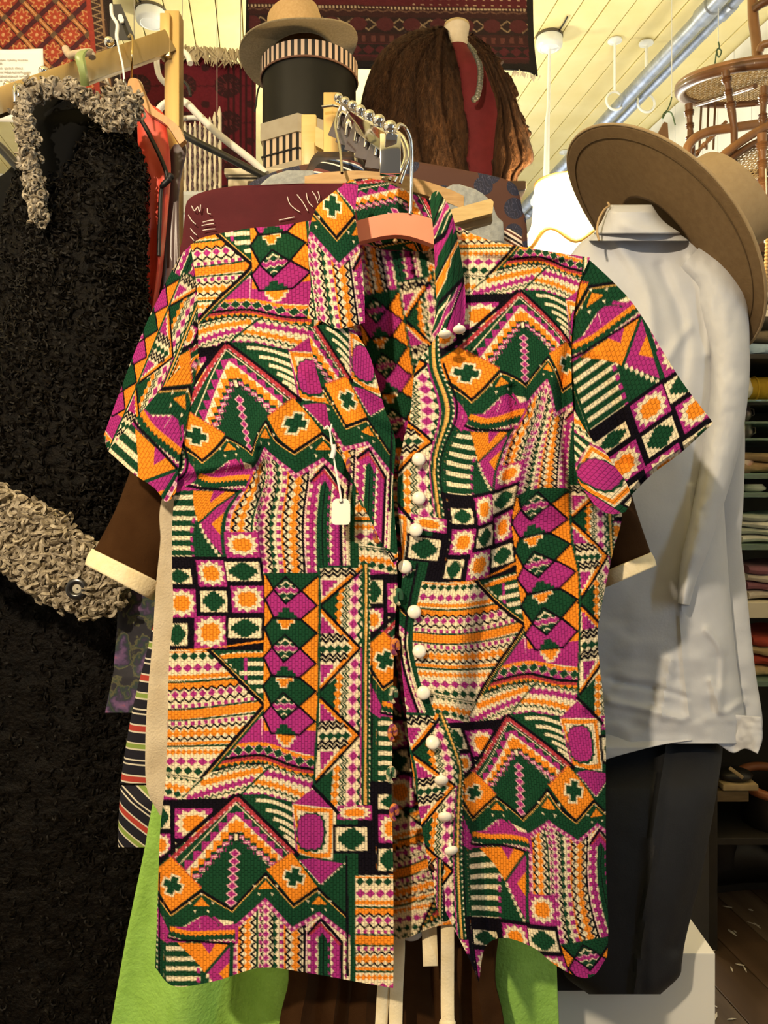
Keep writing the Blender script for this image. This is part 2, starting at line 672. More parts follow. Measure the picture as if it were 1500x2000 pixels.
def paint_print():
    K = 1500/320.0

    def zz(ox, oy, k):
        def f(*p):
            if len(p) == 2 and not hasattr(p[0], '__len__'):
                return (ox+p[0]/k, oy+p[1]/k)
            return [(ox+x/k, oy+y/k) for x, y in p]
        return f
    z4, z5, z6, z7, z8 = zz(320, 900, K), zz(500, 1060, K), zz(320, 1200, K), zz(300, 1460, K), zz(500, 1360, K)
    zb = zz(290, 1680, 3.0)
    # --- arrow block of banded rows
    arrow = z6((-190, 330), (395, 312), (925, 830), (335, 1505), (-190, 1400))
    fill(arrow, C_)
    clip(arrow)

    def row(y):
        s = np.interp(y, [380, 620, 900, 1200, 1340, 1450], [-15, -55, -85, -20, 40, 110])
        return z6((-190, y+s*.05), (100, y+4), (300, y+s*.1), (600, y+s*.55), (900, y+s*1.05))
    u = 1/K
    ribbon(row(345), -8*u, 6*u, O_)
    chain(row(383), 85*u, 40*u, G_)
    chain(row(492), 92*u, 42*u, M_)
    ribbon(row(575), -16*u, 16*u, O_)
    checks(row(575), 44*u, 46*u, O_, .6)
    ribbon(row(620), -11*u, 9*u, G_)
    ribbon(row(648), -18*u, 40*u, O_)
    chain(row(735), 86*u, 44*u, M_, C_, 1.6)
    zig(row(690), 86*u, 17*u, 17*u, K_)
    zig(row(793), 86*u, 17*u, 17*u, K_)
    checks(row(842), 62*u, 34*u, M_)
    ribbon(row(870), -8*u, 9*u, G_)
    ribbon(row(920), -40*u, 40*u, O_)
    ribbon(row(968), -8*u, 9*u, G_)
    checks(row(1000), 62*u, 38*u, M_)
    zig(row(1038), 70*u, 15*u, 16*u, K_)
    chain(row(1092), 70*u, 46*u, O_, None, full=1.25)
    zig(row(1142), 70*u, 15*u, 16*u, K_)
    ribbon(row(1180), -14*u, 14*u, O_)
    ribbon(row(1206), -10*u, 10*u, G_)
    chain(row(1258), 50*u, 30*u, O_, full=1.2)
    chain(row(1342), 95*u, 38*u, M_)
    chain(row(1425), 90*u, 40*u, G_)
    clip()
    # right of the arrow, upper: green with cream bars
    up = z6((400, 305), (560, 285), (912, 262), (912, 800))
    fill(up, G_)
    clip(up)
    ribbon(z6((515, 395), (660, 370), (915, 368)), -20*u, 22*u, O_)
    teeth(z6((515, 378), (660, 352), (915, 350)), 50*u, -16*u, C_)
    rect(*z6(735, 400), *z6(765, 600), M_)
    for y, x in ((452, 765), (537, 690), (620, 772), (700, 850)):
        rect(*z6(x, y-19), *z6(915, y+19), C_)
    for x, y in ((570, 425), (608, 470), (650, 512)):
        rect(*z6(x-13, y-13), *z6(x+13, y+13), C_)
    clip()
    # lower: magenta peak over wavy bands
    low = z6((925, 830), (1400, 900), (1400, 1560), (350, 1560), (340, 1500))
    fill(low, G_)
    clip(low)
    fill(z6((575, 1215), (640, 1150), (700, 1080), (800, 985), (890, 905), (960, 960), (1060, 1080), (1390, 1000), (1390, 1320), (1050, 1230), (880, 1180)), C_)
    fill(z6((640, 1190), (720, 1110), (800, 1020), (890, 950), (960, 985), (1060, 1110), (1390, 1020), (1390, 1300), (1050, 1220), (880, 1170)), M_)
    stroke(z6((898, 940), (900, 1170)), 1.4, P_)
    steps(z6(1120, 1090), [(-20, 0, 19, 12), (-15, 0, 14, 20), (-9, 10, 7, 27)], C_)
    steps(z6(1120, 1085), [(-18, 0, 17, 10), (-11, 6, 10, 18), (-6, 16, 5, 24)], O_)
    wav = z6((330, 1260), (600, 1205), (880, 1170), (1050, 1215), (1200, 1285), (1400, 1315))
    ribbon(wav, -12*u, 26*u, O_)
    ribbon(wav, 26*u, 110*u, M_)
    chain(wav, 98*u, 46*u, G_, C_, .9, d=50*u)
    ribbon(wav, 96*u, 120*u, K_)
    ribbon(wav, 122*u, 150*u, R_)
    teeth(wav, 62*u, 32*u, O_, d=148*u)
    ribbon(wav, 182*u, 206*u, K_)
    clip()
    # arrow outline
    stroke(z6((430, 320), (965, 830), (370, 1520)), 26*u, G_)
    stroke(z6((392, 308), (920, 830), (330, 1515)), 36*u, K_)
    stroke(z6((422, 312), (945, 830), (352, 1520)), 7*u, Y_)
    # --- small zigzag rows over the mountain
    zr = z7((60, 215), (430, 290), (520, 230), (800, 160), (1060, 160), (1300, 240), (1500, 290), (1500, 400), (1280, 500), (1000, 430), (800, 445), (440, 560), (200, 530), (60, 480))
    fill(zr, C_)
    clip(zr)
    a = z7((520, 240), (760, 165), (1000, 150), (1250, 230), (1480, 290))
    zig(a, 52*u, 12*u, 13*u, G_, d=16*u)
    a = z7((430, 330), (700, 262), (1000, 200))
    ribbon(a, -20*u, 24*u, O_)
    chain(a, 56*u, 42*u, O_)
    a = z7((300, 470), (600, 375), (930, 285))
    ribbon(a, -14*u, 18*u, M_)
    chain(a, 62*u, 44*u, M_)
    zig(z7((280, 505), (600, 435), (860, 360)), 60*u, 13*u, 13*u, G_)
    chain(z7((200, 545), (500, 510), (800, 430)), 66*u, 26*u, M_)
    stroke(z7((450, 285), (330, 390), (190, 530)), 18*u, G_)
    fill(z7((1060, 165), (1500, 290), (1500, 380), (1280, 500), (1000, 430), (800, 440)), C_)
    zig(z7((1060, 180), (1250, 230), (1480, 300)), 52*u, 12*u, 13*u, G_)
    a = z7((1010, 230), (1200, 270), (1470, 355))
    ribbon(a, -16*u, 20*u, M_)
    chain(a, 60*u, 44*u, M_)
    a = z7((910, 305), (1150, 350), (1390, 445))
    ribbon(a, -16*u, 18*u, O_)
    chain(a, 60*u, 40*u, O_)
    zig(z7((860, 345), (1100, 385), (1330, 480)), 56*u, 12*u, 14*u, G_)
    chain(z7((800, 425), (1050, 425), (1290, 520)), 60*u, 24*u, M_)
    stroke(z7((1075, 160), (800, 432)), 20*u, G_)
    clip()
    # rows left of that, under the arrow
    lr = z7((-60, 190), (420, 285), (200, 530), (-60, 470))
    fill(lr, C_)
    clip(lr)
    curve(z7((-60, 215), (200, 255), (430, 290)), 10*u, G_)
    teeth(z7((-60, 225), (200, 268), (400, 305)), 60*u, 30*u, G_)
    chain(z7((-60, 330), (150, 350), (400, 420)), 56*u, 42*u, O_, full=1.2)
    chain(z7((-60, 375), (130, 395), (330, 470)), 78*u, 36*u, G_)
    ribbon(z7((-60, 440), (130, 465), (300, 520)), -22*u, 40*u, M_)
    clip()
    # --- squares beside the mountain
    fill(z7((-100, 480), (745, 460), (30, 1100), (-100, 1000)), K_)
    star(*z7(192, 560), *z7(540, 830))
    cell(*z7(-10, 535), *z7(150, 740))
    star(*z7(-30, 790), *z7(155, 1000))
    cell(*z7(200, 870), *z7(330, 960), 3)
    # --- right of the mountain: bars
    br = z7((800, 430), (1010, 425), (1290, 520), (1330, 1000), (1240, 960))
    fill(br, G_)
    clip(br)
    for p in (((950, 482), (1100, 492), (1290, 580)), ((1040, 572), (1150, 590), (1290, 668)), ((1110, 655), (1200, 685), (1300, 752)),
              ((1165, 735), (1230, 770), (1310, 832)), ((1205, 812), (1250, 840), (1310, 900)), ((1240, 880), (1310, 940))):
        curve(z7(*p), 32*u, C_)
    clip()
    stroke(z7((1275, 510), (1310, 960)), 16*u, M_)
    stroke(z7((1297, 510), (1330, 960)), 20*u, O_)
    # magenta triangle and the framed hexagon
    fill(z8((330, 1000), (530, 830), (740, 1050), (700, 1500), (400, 1450)), C_)
    fill(z8((335, 985), (515, 845), (700, 1022)), M_)
    fill(z8((340, 990), (520, 1020), (705, 1030), (690, 1475), (540, 1480), (395, 1430)), O_)
    fill(z8((372, 1040), (520, 1060), (668, 1062), (660, 1430), (540, 1440), (418, 1395)), C_)
    fill(jag(*z8(505, 1245), 142*u, 190*u, 14, .9), G_)
    fill(jag(*z8(500, 1240), 122*u, 166*u, 14, .94), M_)
    # under the hexagon: magenta, then green
    fill(zb((885, 0), (960, -10), (1155, 20), (1155, 120), (1010, 140)), M_)
    fill(zb((1160, 0), (1165, 330), (1000, 160), (1010, 140)), G_)
    teeth(zb((1010, 142), (1155, 10)), 8, 3, C_)
    teeth(zb((885, 0), (1010, 142)), 8, 3, C_)
    # --- mountain
    mt = z7((750, 462), (1265, 965), (1040, 1115), (705, 1490), (445, 1288), (190, 1012))
    fill(mt, G_)
    stroke(z7((20, 1070), (735, 440)), 40*u, K_)
    stroke(z7((775, 440), (1320, 985)), 44*u, K_)
    for s, (p, q) in enumerate(((z7(175, 1010), z7(752, 478)), (z7(775, 478), z7(1268, 965)))):
        stroke([p, q], 40*u, R_)
        checks([p, q], 60*u, 9*u, P_, .5, d=(14 if s == 0 else 14)*u)
    stroke(z7((235, 1070), (752, 510), (1225, 972)), 9*u, C_)
    # stepped fields
    L0, A0, R0 = z7(285, 1120), z7(752, 600), z7(1175, 1000)
    for p, q, sg in ((L0, A0, 1), (R0, A0, -1)):
        for k in range(6):
            t = (k+.5)/6
            c = (p[0]+(q[0]-p[0])*t, p[1]+(q[1]-p[1])*t)
            rect(c[0]-8.5, c[1]-9, c[0]+8.5, c[1]+9, M_)
    fill(z7((280, 1150), (752, 612), (1180, 1010), (1060, 1100), (750, 790), (390, 1240)), C_)
    L1, A1, R1 = z7(340, 1190), z7(757, 700), z7(1130, 1045)
    for p, q in ((L1, A1), (R1, A1)):
        for k in range(6):
            t = (k+.55)/6
            c = (p[0]+(q[0]-p[0])*t, p[1]+(q[1]-p[1])*t)
            rect(c[0]-9, c[1]-10, c[0]+9, c[1]+10, O_)
    fill(z7((720, 700), (757, 655), (800, 700), (800, 760), (720, 760)), O_)
    fill(z7((385, 1235), (757, 790), (1065, 1100), (1035, 1125), (757, 900), (445, 1285)), G_)
    for off, w, col in ((0, 26, G_), (32, 30, M_), (32, 12, P_), (64, 16, G_)):
        stroke(stair(z7(370, 1200+off), z7(757, 790+off), 7), w*u, col)
        stroke(stair(z7(1105, 1075+off), z7(757, 790+off), 6), w*u, col)
    fill(z7((480, 1290), (757, 930), (1025, 1130), (705, 1475)), G_)
    rect(*z7(725, 775), *z7(785, 860), K_)
    rect(*z7(738, 790), *z7(772, 850), C_)
    chain(z7((748, 930), (705, 1455)), 74*u, 48*u, M_, P_, 2.0)
    # crosses
    fill(z7((165, 1000), (440, 1285), (155, 1500), (20, 1270), (40, 1105)), O_)
    fill(z7((1262, 958), (1495, 1272), (1282, 1422), (1035, 1118)), O_)
    for p in (((165, 1000), (440, 1285)), ((1262, 958), (1035, 1118))):
        checks(z7(*p), 26*u, 16*u, R_, .5)
    plus(z7(172, 1262), 17.5, .38)
    plus(z7(1285, 1185), 17.5, .25)
    # --- V band
    U = zb((20, 60), (50, 200), (130, 312), (310, 182), (490, 290), (685, 80), (850, 265), (990, 165), (1165, 330))
    Lw = zb((20, 160), (45, 260), (130, 435), (310, 325), (475, 410), (685, 222), (840, 392), (1000, 300), (1170, 432))
    fill(U+Lw[::-1], G_)
    stroke(U[1:], 6.0, K_)
    stroke([(x, y+4.6) for x, y in U[1:]], 1.6, Y_)
    for c in ((310, 245), (686, 145), (1000, 235)):
        x, y = zb(*c)
        fill([(x-22, y+12), (x, y-16), (x+22, y+12)], G_)
        fill([(x-15, y+8), (x, y-8.5), (x+15, y+8)], O_)
        for dx, dy in ((-22, 2), (22, 2), (-13, 18), (13, 18), (0, -15)):
            fill([(x+dx-3, y+dy-2.5), (x+dx+3, y+dy-1), (x+dx, y+dy+4)], C_)
    # --- magenta field under the V, left
    fill(zb((-20, 60), (45, 260), (130, 437), (300, 330), (345, 325), (405, 370), (405, 520), (250, 530), (130, 500), (-20, 400)), M_)
    stroke(zb((305, 335), (295, 510)), 1.2, P_)
    teeth(zb((130, 437), (300, 330)), 10, 3, C_)
    # vertical stripes block
    blk = [zb(400, 350)]+[(x, y+1) for x, y in Lw[4:]]+zb((1170, 960), (905, 960), (905, 975), (400, 975))
    blk = [(423, 1795), (448, 1818), (518, 1756), (570, 1812), (624, 1781), (684, 1828), (684, 1986), (625, 1986), (625, 2001), (514, 2001), (514, 1919), (456, 1919), (456, 1800)]
    fill(blk, C_)
    clip(blk)
    Y0, Y1 = 1740, 2002

    def vx(x):                                     # z4 column to cloth x
        return 320+x/K

    def vcol(x0, x1, col):
        rect(vx(x0), Y0, vx(x1), Y1, col)

    def vp(x):
        return [(vx(x), Y0), (vx(x), Y1)]
    per = 74*u
    vcol(630, 672, P_)
    checks(vp(650), per, 36*u, M_)
    vcol(676, 705, O_)
    zig(vp(712), per, 22*u, 18*u, K_)
    chain(vp(768), per, 38*u, O_, full=1.3)
    zig(vp(822), per, 22*u, 18*u, K_)
    teeth(vp(862), per, 26*u, G_)
    vcol(845, 865, G_)
    checks(vp(884), per, 24*u, M_)
    zig(vp(903), per, 12*u, 14*u, K_)
    chain(vp(934), per, 34*u, M_, P_, 1.6)
    zig(vp(985), per, 18*u, 18*u, K_)
    vcol(1002, 1016, G_)
    teeth(vp(1014), per, -32*u, G_)
    checks(vp(1078), per, 40*u, M_)
    vcol(1098, 1118, O_)
    zig(vp(1136), per, 22*u, 18*u, K_)
    chain(vp(1205), per, 44*u, O_, full=1.3)
    zig(vp(1250), per, 20*u, 18*u, K_)
    vcol(1276, 1300, K_)
    vcol(1302, 1310, P_)
    checks(vp(1334), per, 40*u, M_)
    vcol(1358, 1386, O_)
    vcol(1386, 1440, M_)
    # arch at the right
    ar = [zb(935, 430), zb(1012, 345), zb(1132, 480), zb(1132, 975)]
    fill([zb(950, 440), zb(1012, 368), zb(1132, 490), zb(1150, 1000), zb(950, 1000)], M_)
    stroke(ar[:1]+ar[1:], 6.2, K_)
    stroke([zb(925, 405), zb(1012, 322), zb(1150, 470), zb(1150, 975)], 4.6, C_)
    teeth([zb(1162, 420), zb(1162, 975)], per, 5, M_)
    stroke([zb(952, 430), zb(1012, 375), zb(1118, 490)], 4.5, R_)
    fill([zb(992, 460), zb(1020, 425), zb(1050, 470), zb(1060, 1000), zb(985, 1000)], G_)
    teeth([zb(995, 440), zb(988, 1000)], per, 6, C_)
    teeth([zb(1066, 440), zb(1068, 1000)], per, -7, C_)
    teeth([zb(1066, 470), zb(1068, 1000)], per, 8, G_)
    stroke([zb(1024, 440), zb(1026, 1000)], 2.2, K_)
    clip()
    curve([(418, 1792), (448, 1821), (470, 1803)], 5, M_)
    for a, b in ((4, 5), (5, 6), (6, 7), (7, 8)):
        p, q = Lw[a], Lw[b]
        stroke([(p[0], p[1]+5), (q[0], q[1]+5)], 8, M_)
        checks([(p[0], p[1]+5), (q[0], q[1]+5)], 13, 6, P_, .4)
    # --- V and X block (a period up)

    def v4(*p):
        r = z4(*p)
        return (r[0], r[1]+TH) if isinstance(r, tuple) else [(x, y+TH) for x, y in r]
    fill(v4((60, 140), (400, 150), (680, 110), (680, 300), (60, 300)), M_)
    wv = v4((60, 140), (230, 190), (420, 180), (650, 172))
    ribbon(wv, -4*u, 40*u, O_)
    ribbon(wv, 32*u, 85*u, G_)
    teeth(wv, 44*u, 22*u, O_, d=24*u)
    zig(wv, 44*u, 9*u, 8*u, C_, d=92*u)
    fill(v4((40, 280), (640, 290), (600, 900), (20, 920)), G_)
    for y, x0 in ((340, 185), (435, 285), (525, 350), (615, 335), (705, 320), (795, 320), (885, 325)):
        rect(*v4(20, y-19), *v4(x0, y+19), C_)
    checks(v4((318, 500), (312, 925)), 90*u, 30*u, M_, .56)
    fill(v4((120, 288), (600, 300), (378, 575), (330, 500), (240, 400)), O_)
    fill(v4((340, 285), (480, 285), (415, 390)), M_)
    fill(v4((606, 318), (610, 880), (570, 830), (380, 570)), M_)
    fill(v4((608, 460), (504, 570), (604, 680)), O_)
    stroke(v4((610, 300), (372, 575)), 26*u, G_)
    for k in range(7):
        c = v4(398+k*28, 592+k*46)
        rect(c[0]-3, c[1]-4, c[0]+2.6, c[1]+4, C_)
    curve(v4((40, 240), (140, 268), (300, 272), (640, 300)), 22*u, K_)
    stroke(v4((620, 290), (600, 900)), 26*u, G_)
    # --- squares
    rect(284, 1086, 515, 1270, K_)
    rect(515-62, 1037, 516, 1088, M_)
    star(*z4(632, 650), *z4(908, 870))
    cell(*z4(640-40, 922), *z4(888, 1100))
    star(*z4(328, 905), *z4(590, 1150))
    cell(*z4(20, 992), *z4(265, 1125))
    star(*z4(20, 1175), *z4(290, 1435))
    cell(*z4(335, 1190), *z4(580, 1385))
    star(*z4(620, 1145), *z4(905, 1392))
    cell(*z6(20, 85), *z6(212, 285))
    star(*z6(275, 18), *z6(572, 310))
    cell(*z6(588, 38), *z6(888, 215))
    fill(z6((80, 318), (270, 318), (395, 308), (575, 300), (912, 255), (912, 235), (270, 335)), O_)
    # --- column of hexagons
    col = z5((70, 292), (575, 292), (530, 2240), (490, 2230), (430, 1720), (160, 1720), (78, 1560))
    rect(*z5(72, 292), *z5(575, 1720), O_)
    for yo in (0, 530, 1060):
        dx = -yo*.012

        def h(*p):
            return z5(*[(x+dx, y+yo) for x, y in p])
        if yo == 0:
            clip(z5((72, 292), (575, 292), (575, 900), (72, 900)))
        gh = h((150, 160), (415, 180), (560, 300), (400, 445), (150, 415), (78, 252))
        fill(gh, G_)
        stroke(gh, 20*u, K_, True)
        steps(h((270, 178))[0], [(-17, 0, 18, 7), (-11, 6, 9, 13), (-9, 12, 6, 19)], C_)
        steps(h((270, 178))[0], [(-15, 1, 16, 6), (-9, 5, 8, 12), (-7, 11, 5, 17)], O_)
        clip()
        if yo == 0:
            fill(z5((85, 292), (572, 292), (415, 435), (270, 330), (150, 420)), G_)
            stroke(z5((85, 292), (150, 420)), 18*u, K_)
            stroke(z5((572, 300), (410, 440)), 20*u, K_)
        mh = h((75, 520), (152, 428), (262, 560), (408, 440), (552, 577), (405, 702), (150, 682))
        fill(mh, M_)
        stroke(mh, 20*u, K_, True)
        steps(h((272, 600))[0], [(-9, 0, 6, 9), (-16, 8, 15, 15), (-18, 14, 21, 19.5)], G_)
        sd = h((265, 312), (402, 440), (262, 562), (150, 428))
        fill(sd, G_)
        clip(sd)
        zig(h((140, 372), (400, 372)), 100*u, 18*u, 12*u, C_)
        ribbon(h((120, 440), (420, 440)), -24*u, 24*u, M_)
        zig(h((140, 415), (410, 415)), 64*u, 12*u, 7*u, P_)
        zig(h((140, 464), (410, 464)), 64*u, 12*u, 7*u, C_)
        zig(h((140, 515), (400, 515)), 80*u, 14*u, 10*u, C_)
        clip()
        stroke(sd, 18*u, K_, True)
    rect(*z5(72, 275), *z5(578, 296), G_)
    # --- chevron column
    reg = z5((578, 205), (985, 205), (975, 2400), (760, 2440), (520, 2230), (575, 1400))
    fill(reg, C_)
    peaks = [((1030, 200), (580, 580), (955, 965)), ((955, 965), (560, 1385), (950, 1761)), ((950, 1761), (520, 2226), (760, 2470))]
    for n_, (a, b, c) in enumerate(peaks):
        tri = z5(a, b, c, (978, c[1]), (978, a[1]))
        fill(tri, C_)
        clip(tri)
        x0, ym = b
        sh = (580-x0)*.9
        fill(z5((x0, ym), (760-sh, ym-160), (740-sh, ym+170)), G_)
        chain(z5((778-sh*.6, ym-190), (745-sh*.6, ym+190)), 70*u, 40*u, O_, full=1.15)
        zig(z5((835-sh*.5, ym-260), (800-sh*.5, ym+290)), 72*u, 18*u, 34*u, G_)
        zig(z5((835-sh*.5, ym-260), (800-sh*.5, ym+290)), 72*u, 18*u, 7*u, C_)
        chain(z5((915-sh*.4, ym-330), (880-sh*.4, ym+330)), 104*u, 46*u, M_, P_, 2.0)
        zig(z5((975-sh*.2, ym-370), (945-sh*.2, ym+370)), 104*u, 20*u, 24*u, G_)
        clip()
    for (b0, t, b1) in (((585, 600), (945, 965), (570, 1370)), ((565, 1405), (942, 1761), (535, 2210))):
        tri = z5(b0, t, b1)
        fill(tri, O_)
        fill(z5((b0[0], b0[1]+40), (t[0]-60, t[1]), (b1[0], b1[1]-40)), C_)
        clip(tri)
        ym = t[1]
        fill(stair(z5(590, ym-320), z5(750, ym-130), 5)+z5((590, ym-130)), M_)
        fill(stair(z5(590, ym+350), z5(740, ym+150), 5)+z5((590, ym+150)), M_)
        for yy in (-85, 95):
            zig(z5((570, ym+yy), (840, ym+yy-15)), 76*u, 18*u, 50*u, K_)
            zig(z5((570, ym+yy), (840, ym+yy-15)), 76*u, 18*u, 7*u, C_)
        chain(z5((575, ym+12), (860, ym+5)), 76*u, 40*u, G_, full=1.25)
        stroke(z5(b0, t), 34*u, O_)
        stroke(z5(t, b1), 34*u, O_)
        clip()
    tri = z5((590, 205), (1000, 205), (590, 560))
    fill(tri, O_)
    clip(tri)
    fill(z5((590, 205), (960, 205), (590, 530)), C_)
    rect(*z5(590, 205), *z5(940, 232), G_)
    zig(z5((590, 280), (900, 265)), 80*u, 18*u, 50*u, K_)
    zig(z5((590, 280), (900, 265)), 80*u, 18*u, 7*u, C_)
    fill(stair(z5(600, 525), z5(775, 340), 5)+z5((600, 340)), M_)
    clip()
    for a, b, c in peaks:
        stroke(z5(a, b, c), 26*u, K_)
    stroke(z5((578, 205), (575, 1400), (530, 2230)), 24*u, G_)
    # right-hand bands of the column
    stroke(z5((964, 970), (955, 2380)), 13*u, M_)
    stroke(z5((985, 205), (978, 2390)), 24*u, G_)
    stroke(z5((1006, 205), (1000, 2390)), 22*u, Y_)
    stroke(z5((1032, 205), (1030, 2390)), 30*u, G_)
    checks(z5((1040, 205), (1040, 2390)), 50*u, 12*u, C_, .4)
    stroke(z5((1062, 960), (1060, 2390)), 14*u, K_)
    # squares below the chevrons
    star(*z8(740, 1000), *z8(1062, 1130))
    cell(*z8(730, 1200), *z8(1018, 1412))
    stroke(z8((520, 822), (752, 1068)), 30*u, K_)
    stroke([(677, 1672), (679, 1905)], 5, K_)


paint_print()


def _tile_rgb():
    img = PAL[TILE]
    # a soft edge of about one cloth unit, the way a screen print bleeds
    img = (img+np.roll(img, 1, 1)+np.roll(img, -1, 1)+np.roll(img, 1, 0)+np.roll(img, -1, 0))/5
    return img


TILE_RGB = _tile_rgb()


def print_colour(U, V):
    """cloth coordinates -> linear rgb, with the half-drop repeat"""
    k = np.floor((U-TX0)/TW)
    u = (U-TX0)-k*TW
    v = np.mod(V-TY0-k*DROP, TH)
    i = np.clip((u*SS).astype(int), 0, TILE.shape[1]-1)
    j = np.clip((v*SS).astype(int), 0, TILE.shape[0]-1)
    return TILE_RGB[j, i]


# ---------------------------------------------------------------- the room
AX = math.radians(8.9)
RA = np.array([-math.sin(AX), math.cos(AX), 0])
RB = np.array([math.cos(AX), math.sin(AX), 0])
RM = np.c_[RB, RA, [0, 0, 1]]                       # room frame: x right, y along the boards
CEIL, T0, T1, S0, S1 = 3.50, -3.0, 2.335, -2.4, 5.75


def RP(t, s, z):
    return RB*t+RA*s+np.array([0, 0, z])


m_ceil = pm('ceiling_paint', (0.80, 0.70, 0.34), .55, (0.86, 0.77, 0.42), 6, .08, 60)
m_gap = pm('board_gap', (0.30, 0.24, 0.10), .9)
m_wallw = pm('wall_paint', (0.80, 0.82, 0.84), .6, (0.74, 0.77, 0.80), 5, .08, 80)
m_floor = pm('floor_wood', (0.060, 0.036, 0.022), .45, (0.115, 0.072, 0.046), 9, .35, 60, stretch=(1, .12, 1))
m_floor2 = pm('floor_wood_worn', (0.075, 0.050, 0.033), .55, (0.16, 0.115, 0.085), 14, .4, 70, stretch=(1, .15, 1))
m_dark = pm('dark_recess', (0.016, 0.013, 0.011), .8)


def shared(mesh_obj, name, mat, parent, loc, rz):
    """another piece that shares the first one's mesh"""
    o = bpy.data.objects.new(name, mesh_obj.data)
    COL.objects.link(o)
    o.parent = parent
    o.location = tuple(np.array(loc)-np.array(ROOT.get(parent, (0, 0, 0))))
    o.rotation_euler = (0, 0, rz)
    return o


def piece(name, size, mat, parent, loc, bev=.0):
    b = MB().box((0, 0, 0), size, None, bev)
    o = b.obj(name, mat, None, smooth_=False)
    o.parent = parent
    o.location = tuple(np.array(loc)-np.array(ROOT.get(parent, (0, 0, 0))))
    o.rotation_euler = (0, 0, AX)
    return o


def slab(name, c, size, mat):
    o = MB().box((0, 0, 0), size).obj(name, mat, None, False)
    o.location = tuple(c)
    o.rotation_euler = (0, 0, AX)
    struct(o)
    return o


def under(parent, o, loc):
    """parent a room piece to a rotated room slab, keeping it in place"""
    o.parent = parent
    L = np.array(parent.location)
    d = np.array(loc)-L
    o.location = (float(np.dot(d, RB)), float(np.dot(d, RA)), float(d[2]))
    o.rotation_euler = (0, 0, 0)
    return o


floor = slab('floor', RP((T0+T1)/2, (S0+S1)/2, -.06), (T1-T0, S1-S0, .10), m_gap)
ceiling = slab('ceiling', RP((T0+T1)/2, (S0+S1)/2, CEIL+.07), (T1-T0+.4, S1-S0+.4, .10), m_gap)
wall_right = slab('wall_right', RP(T1+.07, (S0+S1)/2+.6, CEIL/2), (.10, S1-S0-1.2, CEIL), m_gap)
wall_back = slab('wall_back', RP((T0+T1)/2, S1+.06, CEIL/2), (T1-T0+.3, .12, CEIL), m_wallw)
wall_left = slab('wall_left', RP(T0-.06, (S0+S1)/2, CEIL/2), (.12, S1-S0, CEIL), m_wallw)

bw = .118
bmesh_board = MB().box((0, 0, 0), (bw-.005, S1-S0+.1, .02), None, .003).obj('board', m_ceil, None, False)
k = 0
t = T0-.05
while t < T1+.05:
    o = bmesh_board if k == 0 else bpy.data.objects.new('board', bmesh_board.data)
    if k:
        COL.objects.link(o)
    under(ceiling, o, RP(t+bw/2, (S0+S1)/2, CEIL+.011+.0015*(k % 3)))
    k += 1
    t += bw
wbd = MB().box((0, 0, 0), (.02, .135, CEIL-.02), None, .003).obj('wall_board', m_wallw, None, False)
for i in range(40):
    o = wbd if i == 0 else bpy.data.objects.new('wall_board', wbd.data)
    if i:
        COL.objects.link(o)
    under(wall_right, o, RP(T1+.009, .25+i*.14, CEIL/2))
fbd = [MB().box((0, 0, 0), (.127, 2.70, .02), None, .002).obj('floorboard', mm, None, False) for mm in (m_floor, m_floor2)]
used = [False, False]
for i in range(41):
    for j in range(3):
        kk = 1 if (i*7+j*5) % 3 == 0 else 0
        o = fbd[kk] if not used[kk] else bpy.data.objects.new('floorboard', fbd[kk].data)
        if used[kk]:
            COL.objects.link(o)
        used[kk] = True
        sh = (i % 3)*.6-.6
        under(floor, o, RP(T0+.065+i*.13, S0+1.36+j*2.71+sh*.1, -.0095-.0008*((i*3+j) % 3)))

# paint flecks on the boards
fl = MB()
for i in range(110):
    p = RP(RNG.uniform(.9, 1.9), RNG.uniform(1.55, 2.9), .0012)
    a = RNG.uniform(0, 3.1)
    L, w = RNG.uniform(.004, .02), RNG.uniform(.002, .005)
    e, n = np.array([math.cos(a), math.sin(a), 0]), np.array([-math.sin(a), math.cos(a), 0])
    pol = [p+e*L, p+n*w+e*L*.2, p-e*L*.8+n*w*.5, p-e*L-n*w*.4, p-n*w]
    fl.prism(pol, (0, 0, .0008))
o = fl.obj('paint_flecks', pm('fleck_paint', (.62, .58, .52), .6), None, False)
o['kind'] = 'stuff'
tag(o, 'pale paint flecks scattered on the dark floorboards', 'paint')

# window in the back wall, daylight outside
win = MB().box((0, 0, 0), (1.5, .06, 1.5)).obj('window_1', pm('window_frame', (.78, .78, .74), .5), None, False)
win.location = tuple(RP(1.45, S1-.02, 1.75))
win.rotation_euler = (0, 0, AX)
struct(win)
mw, tw, bwn = nt('daylit_pane')
bwn.inputs['Base Color'].default_value = (.8, .85, .9, 1)
bwn.inputs['Emission Color'].default_value = (.92, .96, 1, 1)
bwn.inputs['Emission Strength'].default_value = 4.0
bwn.inputs['Roughness'].default_value = .1
for i in (-1, 1):
    for j in (-1, 1):
        o = MB().box((0, 0, 0), (.66, .012, .66)).obj('pane', mw, None, False)
        o.parent = win
        o.location = (i*.36, -.031, j*.36)
crown = slab('trim_1', RP((T0+T1)/2, S1-.03, CEIL-.16), (T1-T0, .06, .12), pm('trim_paint', (.62, .62, .60), .5))

# ---------------------------------------------------------------- pipes and ceiling fittings
m_galv = pm('galvanised_steel', (.24, .28, .36), .42, (.36, .40, .48), 30, .15, 90, metal=.85)
m_white = pm('white_enamel', (.80, .84, .86), .35, (.74, .79, .82), 10)


def ceil_at(px, py, h=CEIL-CZ):
    d = h*FPX/(HY-py)
    return P(px, py, d)


